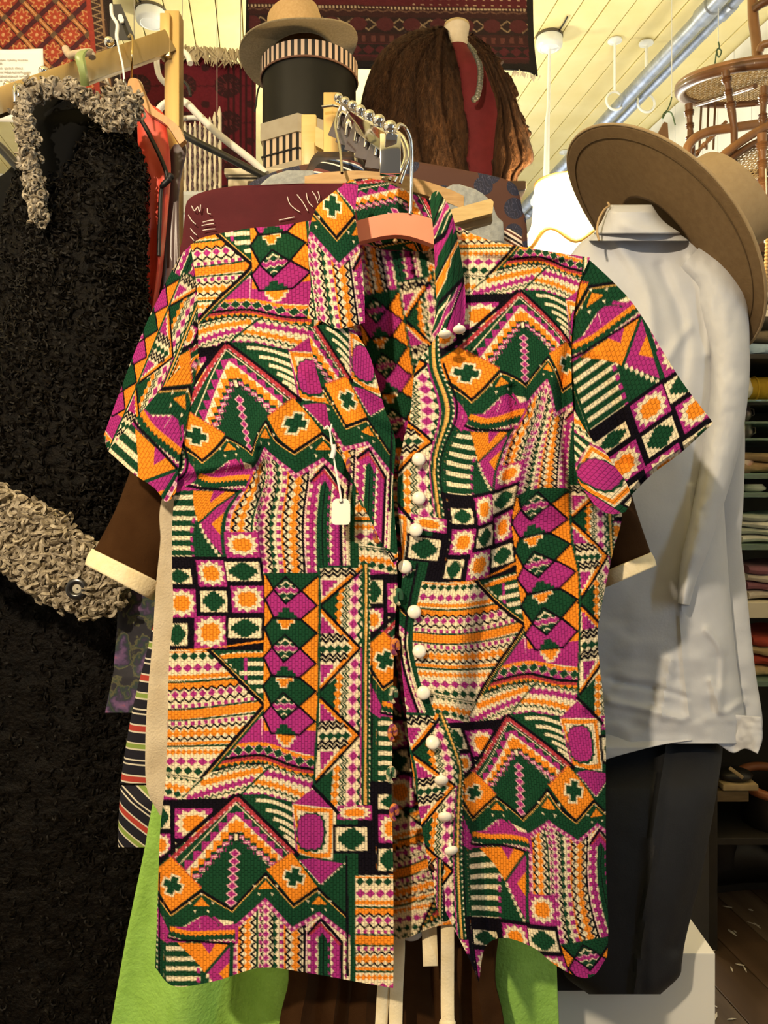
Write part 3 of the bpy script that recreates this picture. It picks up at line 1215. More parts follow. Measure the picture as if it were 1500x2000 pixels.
def pipe(name, px0, drop, r, label):
    h = CEIL-CZ-drop
    p0 = ceil_at(px0, 0, h)
    s0 = float(np.dot(p0, RA))
    a, b = p0-RA*2.0, p0+RA*(S1-s0-.05)
    n = 40
    path = np.array([a+(b-a)*k/(n-1) for k in range(n)])
    root = thing(name, a*[1, 1, 1], label, 'pipe')
    MB().tube(path, r, 16).obj('pipe_run', m_galv, root)
    for f in (.18, .42, .66, .9):
        c = a+(b-a)*f
        MB().tube([c-RA*.045, c-RA*.04, c+RA*.04, c+RA*.045], [r, r*1.22, r*1.22, r], 16).obj('coupling', m_galv, root)
    return root, a, b


pA, a1, b1 = pipe('heating_pipe', 1402, .30, .032, 'thicker bright galvanised pipe running under the yellow ceiling')
pB, a2, b2 = pipe('conduit_pipe', 1437, .27, .024, 'thinner dull conduit pipe just right of the thick galvanised pipe')


def hanger_rod(px, py, px2, label):
    top = ceil_at(px, py)
    h = CEIL-CZ-.30
    root = thing('pipe_hanger', top, label, 'pipe hanger', 'rods holding up the ceiling pipes')
    z = CZ+h
    MB().lathe([(.001, 0), (.035, -.001), (.035, -.008), (.012, -.014), (.006, -.02)], top, 20).obj('ceiling_flange', m_white, root)
    MB().tube([top+[0, 0, -.01], (top[0], top[1], z+.045)], .007, 10).obj('rod', m_white, root)
    a = np.linspace(-.3, 2*math.pi-.3, 20)
    c = np.array([top[0], top[1], z])
    MB().tube([c+RB*.045*math.cos(q)+np.array([0, 0, .045*math.sin(q)]) for q in a], .006, 8).obj('ring', m_white, root)
    return root


hanger_rod(1201, 78, 1200, 'left white rod with flange dropping from ceiling to pipe')
hanger_rod(1262, 83, 1262, 'right white rod with flange half hidden behind the pipes')
hanger_rod(1103, 296, 1103, 'small far white rod just above the brown cowboy hat brim')


def rose(px, py, r, label, stem=None):
    top = ceil_at(px, py-14)
    root = thing('ceiling_rose', top, label, 'ceiling fitting')
    MB().lathe([(.001, 0), (r*1.02, 0), (r*1.02, -.012)], top, 32).obj('base_ring', pm('dark_ring', (.10, .085, .06), .6), root)
    MB().lathe([(r*.98, -.012), (r, -.02), (r, -.045), (r*.93, -.056), (r*.7, -.064), (r*.66, -.062), (r*.45, -.066), (r*.2, -.068), (.001, -.068)], top, 36).obj('cover', m_white, root)
    return root, top


rA, pA_ = rose(295, 34, .070, 'round white ceiling rose above the brass rail end')
MB().tube([pA_+[-.02, 0, -.02], pA_+[-.03, -.04, .0], pA_+[-.028, -.10, -.006]], .005, 6).obj('cable', pm('black_cable', (.012, .011, .01), .5), rA)
rB, pB_ = rose(1073, 84, .064, 'round white ceiling rose carrying the long white drop rod')
MB().tube([pB_+[.03, -.02, -.006], pB_+[.045, -.10, -.004], pB_+[.05, -.16, -.005]], .004, 6).obj('cable', MATS['black_cable'], rB)
zt = pB_[2]
rod = [pB_+[0, 0, -.068], pB_+[-.004, 0, -.35], pB_+[-.010, 0, -.42], pB_+[-.016, 0, -.74]]
MB().tube(rod, [.007, .008, .012, .016], 12).obj('drop_rod', m_white, rB)
MB().lathe([(.001, 0), (.02, 0), (.035, -.01), (.06, -.03), (.075, -.06), (.075, -.075), (.001, -.076)], rod[-1], 28).obj('lamp_holder', m_white, rB)

# loose wire hooks on the ceiling
m_wire = pm('green_wire', (.06, .11, .05), .4)
for pts, lab in ((((1403, 82), (1405, 92), (1400, 100), (1404, 112), (1409, 100), (1401, 96), (1397, 120), (1394, 138)), 'thin green wire hook on ceiling behind the upper cane chair'),
                 (((1312, 190), (1309, 202), (1303, 215), (1296, 222), (1294, 232), (1302, 219), (1312, 222), (1319, 245)), 'thin green wire hook tied above the cowboy hat')):
    d0 = 3.0
    r = thing('wire_hook', P(pts[0][0], pts[0][1], d0), lab, 'hook')
    MB().tube(smooth(PP(pts, d0), 40), .0028, 6).obj('wire', m_wire, r)
    top = P(pts[0][0], pts[0][1], d0)
    MB().tube([top, [top[0], top[1], CEIL]], .0018, 6).obj('string', m_white, r)

# ---------------------------------------------------------------- lit lamp with a bell shade
lc = P(1103, 440, 2.12)
LS = .865
m_brass0 = pm('lamp_brass', (.30, .20, .08), .4, metal=.8)
lamp_root = thing('standard_lamp', (lc[0], lc[1], 0), 'glowing cream bell-shaped lampshade behind the patterned blouse shoulder', 'lamp')
ms, ts, bs = nt('glowing_shade')
bs.inputs['Base Color'].default_value = (.95, .86, .62, 1)
bs.inputs['Roughness'].default_value = .8
bs.inputs['Emission Color'].default_value = (1, .86, .55, 1)
bs.inputs['Emission Strength'].default_value = 2.6
mg, tg, bg = nt('lamp_globe')
bg.inputs['Base Color'].default_value = (1, .97, .9, 1)
bg.inputs['Emission Color'].default_value = (1, .93, .74, 1)
bg.inputs['Emission Strength'].default_value = 5.0
m_trim = pm('shade_braid', (.62, .36, .08), .7, (.75, .46, .12), 60, .4, 200)
prof = [(.092, .130), (.094, .120), (.097, .09), (.100, .04), (.104, 0), (.112, -.03), (.128, -.055), (.150, -.075)]
seg = 64
G = []
for i, (r, z) in enumerate(prof):
    r, z = r*LS, z*LS
    a = np.arange(seg)/seg*2*np.pi
    sc = max(0, (i-4)/3.0)
    rr = r*(1+.05*sc*np.cos(6*a))
    zz = z+.018*sc*np.cos(6*a)
    G.append(np.c_[lc[0]+rr*np.cos(a), lc[1]+rr*np.sin(a), lc[2]+zz])
sh = MB().grid(np.array(G), cv=True).obj('shade', ms, lamp_root)
solid(sh, .002)
MB().tube(np.vstack([G[0], G[0][:1]]), .005, 8, False).obj('top_trim', m_trim, lamp_root)
MB().tube(np.vstack([G[-1], G[-1][:1]]), .006, 8, False).obj('bottom_trim', m_trim, lamp_root)
MB().lathe([(.001, -.20), (.06, -.19), (.11, -.16), (.135, -.115), (.13, -.085), (.10, -.06), (.05, -.045), (.001, -.04)], lc, 40, np.eye(3)*LS).obj('globe', mg, lamp_root)
MB().tube([lc+[0, 0, -.19], (lc[0], lc[1], .03)], .012, 12).obj('stand', m_brass0, lamp_root)
MB().lathe([(.001, .035), (.03, .034), (.12, .018), (.14, 0), (.001, 0)], (lc[0], lc[1], .001), 36).obj('foot', m_brass0, lamp_root)
lamp('lamp_bulb', 'POINT', tuple(lc+[-.05, -.16, .02]), 13, (1, .70, .32), .05)


# ---------------------------------------------------------------- the printed blouse
def tps(src, dst, lam=0.0):
    """thin-plate map from photo-plane points to cloth coordinates"""
    S, D = np.array(src, float), np.array(dst, float)
    n = len(S)
    sc = 500.0

    def U(r2):
        return np.where(r2 > 0, r2*np.log(np.maximum(r2, 1e-12)), 0)
    A = S/sc
    K = U(((A[:, None]-A[None])**2).sum(-1))+lam*np.eye(n)
    Pm = np.c_[np.ones(n), A]
    L = np.block([[K, Pm], [Pm.T, np.zeros((3, 3))]])
    wts = np.linalg.solve(L, np.vstack([D, np.zeros((3, 2))]))

    def f(X, Y):
        sh = X.shape
        Q = np.c_[X.ravel(), Y.ravel()]/sc
        out = np.empty((len(Q), 2))
        for i in range(0, len(Q), 40000):
            q = Q[i:i+40000]
            k = U(((q[:, None]-A[None])**2).sum(-1))
            out[i:i+40000] = k @ wts[:n]+np.c_[np.ones(len(q)), q] @ wts[n:]
        return out[:, 0].reshape(sh), out[:, 1].reshape(sh)
    return f


def affine(src, dst):
    S = np.c_[np.array(src, float), np.ones(len(src))]
    M = np.linalg.lstsq(S, np.array(dst, float), rcond=None)[0]
    return lambda X, Y: (X*M[0, 0]+Y*M[1, 0]+M[2, 0], X*M[0, 1]+Y*M[1, 1]+M[2, 1])


def coons(L, R, T, B, step=2.1, nu=None, nv=None):
    """sheet between four edge curves (photo-plane units), rows down, columns across"""
    def ln(q):
        return np.linalg.norm(np.diff(smooth(q, 60), axis=0), axis=1).sum()
    nu = nu or max(3, int(max(ln(T), ln(B))/step))
    nv = nv or max(3, int(max(ln(L), ln(R))/step))
    l, r, t, b = smooth(L, nv), smooth(R, nv), smooth(T, nu), smooth(B, nu)
    u, v = np.linspace(0, 1, nu)[None, :, None], np.linspace(0, 1, nv)[:, None, None]
    c00, c10, c01, c11 = t[0], t[-1], b[0], b[-1]
    S = (1-u)*l[:, None]+u*r[:, None]+(1-v)*t[None]+v*b[None]
    S = S-((1-u)*(1-v)*c00+u*(1-v)*c10+(1-u)*v*c01+u*v*c11)
    return S[..., 0], S[..., 1]


def ridge(X, Y, path, w, amp, fade=60):
    """a soft fold along a line; amp < 0 comes towards the viewer"""
    Q = smooth(path, 24)
    D = np.full(X.shape, 1e9)
    for a, b in zip(Q[:-1], Q[1:]):
        d = b-a
        t = np.clip(((X-a[0])*d[0]+(Y-a[1])*d[1])/(d @ d), 0, 1)
        D = np.minimum(D, (X-a[0]-t*d[0])**2+(Y-a[1]-t*d[1])**2)
    return amp*np.exp(-D/(w*w))


BD = .88
blouse = thing('patterned_blouse', P(745, 1910, BD), 'short-sleeved blouse in magenta, orange and green zigzag print, front of rail', 'blouse')
m_print = vcol('printed_seersucker', .86, .55, weave=(.095, .062))


def cloth(name, X, Y, D, mapping, parent=blouse, edge=None, label=None, mat=None):
    U, V = mapping(X, Y)
    C = print_colour(U, V)
    G = np.stack([(X-750)/FPX*D, D, CZ+(HY-Y)/FPX*D], -1)
    o = fast_grid(name, G, mat or m_print, parent, C, np.stack([U, -V], -1)/100.0)
    if label:
        o['label'] = label
    return o


# left front (viewer's left)
mapL = tps(
    [(330, 980), (420, 980), (510, 980), (600, 980), (700, 980), (330, 1120), (515, 1120), (620, 1120), (705, 1120), (338, 1270), (515, 1270), (700, 1270), (770, 1270),
     (330, 1420), (515, 1420), (615, 1420), (770, 1420), (320, 1560), (460, 1564), (700, 1560), (770, 1560), (312, 1730), (574, 1713), (768, 1730), (303, 1900), (450, 1905), (600, 1900), (768, 1925),
     (440, 679), (383, 853), (579, 826), (492, 885), (578, 924), (385, 941), (514, 875), (494, 533), (603, 536), (518, 564), (597, 480), (495, 517), (424, 459)],
    [(330, 980), (420, 980), (510, 980), (600, 980), (700, 980), (330, 1120), (515, 1120), (620, 1120), (705, 1120), (338, 1270), (515, 1270), (700, 1270), (770, 1270),
     (330, 1420), (515, 1420), (615, 1420), (770, 1420), (320, 1560), (460, 1564), (700, 1560), (770, 1560), (312, 1730), (574, 1713), (768, 1730), (303, 1900), (450, 1905), (600, 1900), (768, 1925),
     (460, 684), (336, 850), (574, 833), (450, 898), (570, 930), (333, 945), (517, 875), (516, 513), (611, 534), (540, 548), (616, 477), (518, 497), (452, 435)], .002)
XL, YL = coons(
    [(372, 478), (384, 560), (387, 640), (385, 700), (370, 790), (357, 860), (346, 930), (337, 1010), (336, 1100), (338, 1200), (330, 1300), (325, 1500), (313, 1620), (308, 1750), (303, 1890)],
    [(640, 425), (640, 520), (640, 600), (655, 700), (672, 800), (690, 880), (715, 960), (745, 1040), (775, 1110), (770, 1250), (767, 1400), (765, 1550), (768, 1700), (769, 1850), (768, 1930)],
    [(372, 478), (400, 463), (480, 447), (550, 440), (640, 425)],
    [(303, 1890), (340, 1926), (420, 1916), (510, 1890), (600, 1900), (700, 1918), (768, 1930)])


def foldL(X, Y):
    h = np.clip((Y-1100)/800, 0, 1)
    D = BD-.012*np.exp(-((X-520)/190)**2-((Y-860)/220)**2)
    D = D+h*(.012*np.sin((X-300)/470*2*np.pi*1.5+.6)+.004*np.sin((X-300)/60))
    D = D+.018*np.clip((380-X)/80, 0, 1)*np.clip((Y-1000)/200, 0, 1)+.02*np.clip((500-Y)/60, 0, 1)
    D = D+ridge(X, Y, [(507, 880), (512, 980), (517, 1110)], 7, .006)+ridge(X, Y, [(495, 890), (500, 1000), (508, 1100)], 8, -.004)
    D = D+ridge(X, Y, [(345, 945), (420, 930), (520, 912)], 10, .005)+ridge(X, Y, [(345, 925), (420, 912), (500, 900)], 9, -.004)
    D = D+ridge(X, Y, [(390, 600), (470, 590), (600, 640)], 26, -.004)+ridge(X, Y, [(400, 700), (520, 690), (610, 720)], 26, .005)
    D = D+ridge(X, Y, [(640, 700), (560, 760), (480, 900)], 22, -.004)+.0025*fbm(X/70, Y/90)
    return D


front_l = cloth('front_panel', XL, YL, foldL(XL, YL), mapL, label='left front with arrow bands and hexagon column')

# right front
mapR = tps(
    [(990, 1408), (925, 1547), (1122, 1543), (1018, 1598), (1128, 1640), (1024, 1633), (1070, 1605), (1103, 1845), (1150, 1870), (1013, 577), (912, 730), (1108, 711), (1025, 752), (917, 826),
     (1022, 795), (1085, 806), (1050, 957), (998, 1022), (1109, 1014), (1011, 1127), (1124, 1117), (1057, 1265), (1027, 1220), (935, 1028), (932, 905), (994, 843), (1188, 1085), (845, 720), (850, 900), (1180, 1540), (790, 1260), (900, 1500), (800, 1120), (1180, 1700), (960, 470), (1150, 510), (900, 1880), (860, 1650)],
    [(460, 1564), (336, 1730), (574, 1713), (450, 1778), (570, 1810), (448, 1815), (517, 1755), (524, 2000), (559, 2034), (460, 684), (336, 850), (574, 833), (450, 898), (333, 945),
     (448, 935), (570, 930), (555, 1124), (516, 1171), (617, 1183), (517, 1281), (615, 1297), (540, 1429), (518, 1377), (388, 1146), (400, 1022), (449, 964), (705, 1265), (297, 835), (300, 1035), (650, 1712), (262, 1415), (300, 1660), (250, 1255), (640, 1880), (400, 560), (630, 600), (290, 2060), (262, 1820)], .004)
XR, YR = coons(
    [(868, 420), (885, 520), (880, 600), (850, 660), (812, 720), (802, 800), (784, 880), (776, 960), (782, 1040), (786, 1110), (780, 1200), (782, 1280), (792, 1380), (802, 1480), (815, 1560), (828, 1640), (845, 1720), (880, 1800), (915, 1870), (935, 1918)],
    [(1152, 503), (1130, 560), (1118, 640), (1116, 720), (1120, 800), (1130, 880), (1165, 950), (1214, 995), (1198, 1075), (1190, 1110), (1172, 1200), (1167, 1250), (1178, 1360), (1183, 1440), (1183, 1560), (1184, 1700), (1188, 1800), (1186, 1868)],
    [(868, 420), (900, 445), (960, 470), (1050, 487), (1152, 503)],
    [(935, 1918), (948, 1850), (985, 1832), (1040, 1850), (1085, 1885), (1130, 1908), (1160, 1905), (1186, 1868)])


def foldR(X, Y):
    h = np.clip((Y-1200)/700, 0, 1)
    D = BD-.014*np.exp(-((X-1020)/150)**2-((Y-760)/200)**2)
    D = D+h*.010*np.sin((X-900)/290*2*np.pi*1.25+.4)
    xs = np.interp(Y, [960, 1100, 1250, 1400, 1560, 1750, 1900], [975, 950, 925, 912, 915, 935, 950])
    a = np.interp(Y, [930, 1020, 1300, 1500, 1900], [0, 1, 1, .8, 1.1])
    D = D+a*.022*(1/(1+np.exp(-(X-xs)/9))-.5)-a*.010*np.exp(-((X-xs+26)/26)**2)
    D = D+a*.010*np.exp(-((X-xs-14)/14)**2)
    xs2 = np.interp(Y, [640, 760, 900, 1000], [1112, 1090, 1100, 1120])
    D = D+np.interp(Y, [620, 740, 960, 1000], [0, 1, 1, 0])*(.012*np.exp(-((X-xs2-6)/8)**2)-.006*np.exp(-((X-xs2+14)/14)**2))
    D = D+ridge(X, Y, [(1000, 760), (1005, 860), (985, 960)], 9, .008)+ridge(X, Y, [(1018, 740), (1024, 860), (1010, 955)], 10, -.005)
    D = D+ridge(X, Y, [(950, 508), (1020, 512), (1100, 515)], 8, .005)+ridge(X, Y, [(930, 490), (1030, 498), (1110, 503)], 9, -.006)
    D = D+.02*np.clip((520-Y)/70, 0, 1)+.03*np.clip((X-1150)/60, 0, 1)**2+ridge(X, Y, [(1150, 1150), (1138, 1300), (1145, 1380)], 12, -.006)
    return D+.002*fbm(X/60+40, Y/80)


front_r = cloth('front_panel', XR, YR, foldR(XR, YR), mapR, label='right front with deep vertical fold and white buttons')

# back, seen inside the neck and between the fronts
mapB = affine([(785, 625), (805, 735), (742, 576), (715, 690)], [(617, 1183), (617, 1297), (575, 1124), (517, 1235)])
XB, YB = coons([(385, 492), (392, 700), (362, 930), (352, 1200), (340, 1600), (345, 1805)], [(1140, 510), (1112, 700), (1130, 930), (1150, 1200), (1165, 1600), (1160, 1800)],
               [(385, 492), (560, 462), (700, 478), (770, 490), (850, 478), (960, 482), (1140, 510)], [(345, 1805), (600, 1825), (770, 1836), (860, 1808), (1000, 1800), (1160, 1800)], 4.0)
DB = BD+.052+.006*np.sin((XB-300)/50)*np.clip((YB-900)/700, 0, 1)+.003*fbm(XB/80, YB/120)+.014*np.clip((520-YB)/60, 0, 1)*-1
cloth('back_panel', XB, YB, DB, mapB, label='inside of the back showing through the open front')

# sleeves
sR = affine([(1232, 648), (1208, 735), (1237, 796), (1295, 746), (1325, 790), (1268, 828), (1302, 860), (1174, 586), (1162, 570)],
            [(449, 964), (400, 1022), (390, 1093), (446, 1090), (446, 1143), (388, 1146), (445, 1199), (395, 905), (392, 881)])
X, Y = coons([(1146, 503), (1120, 570), (1108, 640), (1108, 760), (1114, 858)], [(1393, 826), (1330, 874), (1272, 916), (1226, 962)],
             [(1146, 503), (1200, 553), (1247, 608), (1325, 735), (1393, 826)], [(1114, 858), (1165, 880), (1204, 918), (1226, 962)])
D = BD+.006+.016*np.clip((1135-X)/22, 0, 1)-.020*np.exp(-((Y-X*.62-20)/150)**2)+.022*np.clip((X-1130)/260, 0, 1)+ridge(X, Y, [(1150, 700), (1200, 790), (1222, 900)], 14, .006)+ridge(X, Y, [(1175, 690), (1225, 790), (1240, 890)], 16, -.006)
cloth('sleeve', X, Y, D, sR, label='right sleeve flaring over the white shirt')
X2, Y2 = coons([(1140, 510), (1122, 640), (1122, 760), (1128, 868)], [(1390, 829), (1330, 884), (1274, 926), (1232, 968)],
               [(1140, 510), (1199, 560), (1240, 612), (1318, 735), (1390, 829)], [(1128, 868), (1165, 886), (1206, 924), (1232, 968)], 5)
cloth('sleeve_back', X2, Y2, BD+.050+0*X2, sR, label='back half of the right sleeve')
sU = affine([(1172, 928), (1135, 905), (1172, 905), (1210, 960)], [(607, 1624), (580, 1622), (597, 1600), (640, 1640)])
X, Y = coons([(1121, 800), (1122, 880), (1128, 935), (1160, 985)], [(1196, 905), (1222, 940), (1233, 975), (1222, 1000)],
             [(1121, 800), (1150, 850), (1180, 880), (1196, 905)], [(1160, 985), (1180, 1000), (1200, 1004), (1222, 1000)])
D = BD-.016-.012*np.sin(np.clip((X-1120)/112, 0, 1)*np.pi)
cloth('sleeve_underside', X, Y, D, sU)

sLu = affine([(285, 698), (243, 799), (338.7, 697.6)], [(615, 1297), (613, 1410), (705, 1265)])
X, Y = coons([(373, 478), (385, 560), (388, 640), (389, 692)], [(203, 850), (206, 865), (212, 882)],
             [(373, 478), (352, 500), (330, 540), (282, 640), (232, 770), (203, 850)], [(389, 692), (345, 728), (275, 808), (212, 882)])
D = BD+.010+.012*np.clip((330-X)/130, 0, 1)-.006*np.sin(np.clip((X-200)/190, 0, 1)*np.pi)
cloth('sleeve', X, Y, D, sLu, label='left sleeve, upper face with hexagon column')
sLl = affine([(270, 836), (349, 917), (301, 907)], [(350, 957.6), (452, 963), (408.5, 982)])
X, Y = coons([(389, 690), (372, 790), (352, 890), (344, 960)], [(210, 880), (262, 926), (300, 952), (322, 980)],
             [(389, 690), (345, 726), (275, 806), (210, 880)], [(344, 960), (338, 970), (330, 978), (322, 980)])
D = BD-.004-.014*np.sin(np.clip((X-205)/180, 0, 1)*np.pi)+.03*np.clip((260-X)/60, 0, 1)
cloth('sleeve_underside', X, Y, D, sLl, label='left sleeve, lower face with striped block')
X, Y = coons([(372, 600), (350, 780), (335, 900), (330, 940)], [(206, 866), (250, 912), (290, 945), (326, 972)],
             [(372, 600), (330, 660), (262, 772), (206, 866)], [(330, 940), (328, 950), (327, 960), (326, 972)], 5)
cloth('sleeve_back', X, Y, BD+.045+0*X, sLl, label='back half of the left sleeve')

# collar
cA = affine([(649, 402), (620, 470), (690, 470)], [(574, 1713), (530, 1770), (610, 1775)])
X, Y = coons([(683, 352), (640, 384), (617, 408), (604, 450), (602, 505), (607, 560), (600, 622)], [(700, 362), (694, 410), (697, 445), (705, 500), (711, 560), (713, 630)],
             [(683, 352), (690, 352), (700, 362)], [(600, 622), (630, 628), (660, 642), (713, 630)], 1.8)
D = BD-.026-.012*np.sin(np.clip((X-600)/112, 0, 1)*np.pi)+.03*np.clip((420-Y)/70, 0, 1)
cloth('collar_flap', X, Y, D, cA, label='left collar point with orange cross')
cB = affine([(740, 390), (700, 360), (800, 375)], [(420, 1660), (370, 1650), (470, 1600)])
X, Y = coons([(668, 358), (684, 385), (697, 420), (702, 470)], [(842, 392), (846, 420), (850, 450), (850, 490)],
             [(668, 358), (700, 349), (745, 352), (800, 374), (842, 392)], [(702, 470), (745, 485), (800, 490), (850, 490)], 1.8)
cloth('collar_stand', X, Y, BD+.034+0*X+.012*np.cos((X-755)/90), cB, label='back of the collar behind the coral hanger')
cC = affine([(870, 480), (860, 420), (890, 600)], [(560, 1190), (545, 1150), (575, 1280)])
X, Y = coons([(838, 388), (846, 450), (850, 540), (852, 600), (842, 655)], [(856, 372), (882, 415), (900, 500), (909, 580), (906, 645)],
             [(838, 388), (846, 376), (856, 372)], [(842, 655), (862, 648), (885, 650), (906, 645)], 1.8)
D = BD-.020-.020*np.sin(np.clip((X-840)/66, 0, 1)*np.pi)+.03*np.clip((430-Y)/60, 0, 1)
cloth('collar_flap', X, Y, D, cC, label='right collar point seen almost edge on')
cD = affine([(684, 786), (650, 700), (730, 870), (700, 940)], [(574, 833), (540, 760), (640, 905), (607, 990)])
X, Y = coons([(601, 640), (612, 700), (634, 780), (650, 850), (690, 940), (735, 1040), (772, 1106)], [(690, 642), (720, 690), (735, 740), (752, 800), (772, 862), (768, 960), (778, 1092)],
             [(601, 640), (630, 634), (660, 636), (690, 642)], [(772, 1106), (774, 1102), (776, 1097), (778, 1092)], 1.8)
D = BD-.018-.016*np.exp(-((X-np.interp(Y, [640, 850, 1100], [650, 705, 775]))/40)**2)+ridge(X, Y, [(640, 700), (690, 760), (740, 800)], 14, .006)+ridge(X, Y, [(640, 740), (690, 800), (760, 850)], 14, .007)
cloth('lapel', X, Y, D, cD, label='left front edge turned back as a lapel')
# knot of gathered cloth at the foot of the opening, and a hanging end
X, Y = coons([(838, 1680), (846, 1715), (850, 1760), (862, 1800)], [(866, 1682), (862, 1715), (872, 1760), (880, 1795)], [(838, 1680), (852, 1676), (866, 1682)], [(862, 1800), (870, 1800), (880, 1795)], 1.8)
cloth('tie_end', X, Y, BD-.016-.006*np.cos((X-855)/8), affine([(850, 1700), (860, 1700), (855, 1790)], [(700, 1300), (715, 1300), (708, 1420)]))
MB().sphere(P(852, 1692, BD-.014), .0085, 16, 10, (1.1, .8, .9)).obj('knot', pm('knot_cloth', (.006, .004, .006), .85, (.10, .03, .01), 300, spec=.05, lo=.5, hi=.7), blouse)

# fabric-covered loops down the left edge, white domed buttons down the right
m_btn = pm('button_plastic', (.82, .74, .60), .32, (.86, .79, .66), 30, spec=.5)
m_loop = [pm('loop_cloth_a', (.55, .17, .03), .8, (.16, .02, .08), 160, lo=.45, hi=.55), pm('loop_cloth_b', (.018, .08, .035), .8, (.62, .5, .3), 120, lo=.5, hi=.6)]
for i, (x, y) in enumerate(((686, 908), (713, 975), (738, 1045), (778, 1165), (772, 1263), (768, 1356), (767, 1430), (764, 1512), (770, 1585))):
    a = np.linspace(-.4, 2*math.pi-1.2, 18)
    c = P(x, y, BD-.020)
    MB().tube([c+np.array([.0030*math.cos(q), -.003*math.sin(q*.5), .0072*math.sin(q)]) for q in a], .0030, 8).obj('button_loop', m_loop[i % 2], front_l)
dome = [(.0001, .0045), (.0025, .0043), (.005, .0034), (.0066, .0018), (.0070, 0), (.0064, -.0014), (.003, -.002), (.0016, -.0035), (.0016, -.0065)]
for (x, y, n) in ((818, 897, (0, -1, .1)), (818, 973, (0, -1, .05)), (812, 1035, (-.2, -1, .1)), (791, 1107, (-.1, -1, .1)), (809, 1195, (.05, -1, .1)), (819, 1272, (0, -1, .25)), (827, 1353, (0, -1, .1)),
                  (845, 1450, (0, -1, .4)), (862, 1523, (0, -.8, -.7)), (869, 1594, (0, -.8, -.7)), (881, 1660, (.2, -.8, -.8)), (869, 652, (0, -.35, -1)), (897, 643, (0, -.35, -1))):
    s = 1.12 if y > 880 else 1.0
    D_ = float(foldR(np.array([[float(x)]]), np.array([[float(y)]]))[0, 0])-.0075 if y > 880 else BD-.045
    MB().lathe([(r*s, z*s) for r, z in dome], P(x, y, D_), 24, align(n)).obj('button', m_btn, front_r, label='white domed button')

# ---------------------------------------------------------------- coral hanger of the blouse
m_coral = pm('coral_lacquer', (.78, .23, .12), .42, (.84, .27, .15), 12, .05, 40, spec=.45)
m_chrome = pm('chrome_wire', (.70, .68, .64), .16, (.62, .60, .56), 20, metal=1.0)
m_chrome2 = pm('chrome_plate', (.75, .73, .70), .07, (.70, .68, .66), 10, metal=1.0)
hg = thing('coral_hanger', P(775, 470, BD+.012), 'coral painted wooden hanger showing in the neck of the patterned blouse', 'hanger')


def hanger_body(pts_top, pts_bot, d, th, n=30):
    t_, b_ = smooth(pts_top, n), smooth(pts_bot, n)
    G = []
    for i in range(n):
        a, b = P(t_[i][0], t_[i][1], d), P(b_[i][0], b_[i][1], d)
        m = (a+b)/2
        y = np.array([0, th/2, 0])
        G.append([a+[0, 0, 0], a*.85+m*.15-y, b*.85+m*.15-y, b, b*.85+m*.15+y, a*.85+m*.15+y])
    mb = MB().grid(np.array(G), cv=True)
    mb.f += [tuple(range(6)), tuple(range((n-1)*6, n*6))[::-1]]
    return mb


hanger_body([(590, 492), (640, 462), (690, 434), (775, 416), (845, 428), (890, 458), (960, 505)], [(590, 518), (640, 496), (690, 482), (775, 466), (843, 484), (890, 506), (960, 532)], BD+.020, .014).obj('hanger_bar', m_coral, hg)
hk = smooth(PP([(774, 252, .866), (781, 243, .872), (793, 252, .880), (802, 275, .885), (804, 310, .89), (803, 360, .892), (802, 405, .892), (800, 418, .892)]), 40)
MB().tube(hk, .0021, 10).obj('hook', m_chrome, hg)
MB().sphere(P(772, 471, BD+.004), .0028, 12, 8).obj('screw', pm('screw_brass', (.35, .22, .10), .4, metal=.6), hg)

# price tag on a string
tg_ = thing('price_tag', P(666, 1025, BD-.03), 'small blank cream price tag hanging on white string from the lapel', 'price tag')
m_card = pm('tag_card', (.86, .80, .68), .7, (.83, .77, .65), 50)
D0 = BD-.034
ol = [(648, 985), (651, 978), (656, 974), (676, 974), (681, 978), (684, 985), (684, 1018), (681, 1024), (676, 1025), (655, 1025), (650, 1023), (647, 1017)]
o = MB().prism(PP(ol, D0), (0, .0009, 0)).obj('card', m_card, tg_, False)
MB().lathe([(.0009, 0), (.0019, 0), (.0019, .0006), (.0009, .0006)], P(666, 980, D0-.0004), 16, align((0, -1, 0))).obj('eyelet', pm('eyelet_hole', (.12, .10, .08), .6), tg_)
MB().tube(smooth(PP([(666, 980), (664, 962), (656, 920), (650, 880), (646, 850), (640, 832), (634, 838)], D0-.001), 40), .0010, 6).obj('string', pm('cotton_string', (.85, .80, .72), .9), tg_)
MB().tube(smooth(PP([(667, 979), (662, 945), (653, 900), (648, 870), (645, 845), (648, 828)], D0-.0025), 40), .0010, 6).obj('string', MATS['cotton_string'], tg_)
MB().tube(smooth(PP([(648, 895), (652, 880), (651, 868)], D0-.003), 10), .0028, 8).obj('string_knot', MATS['cotton_string'], tg_)


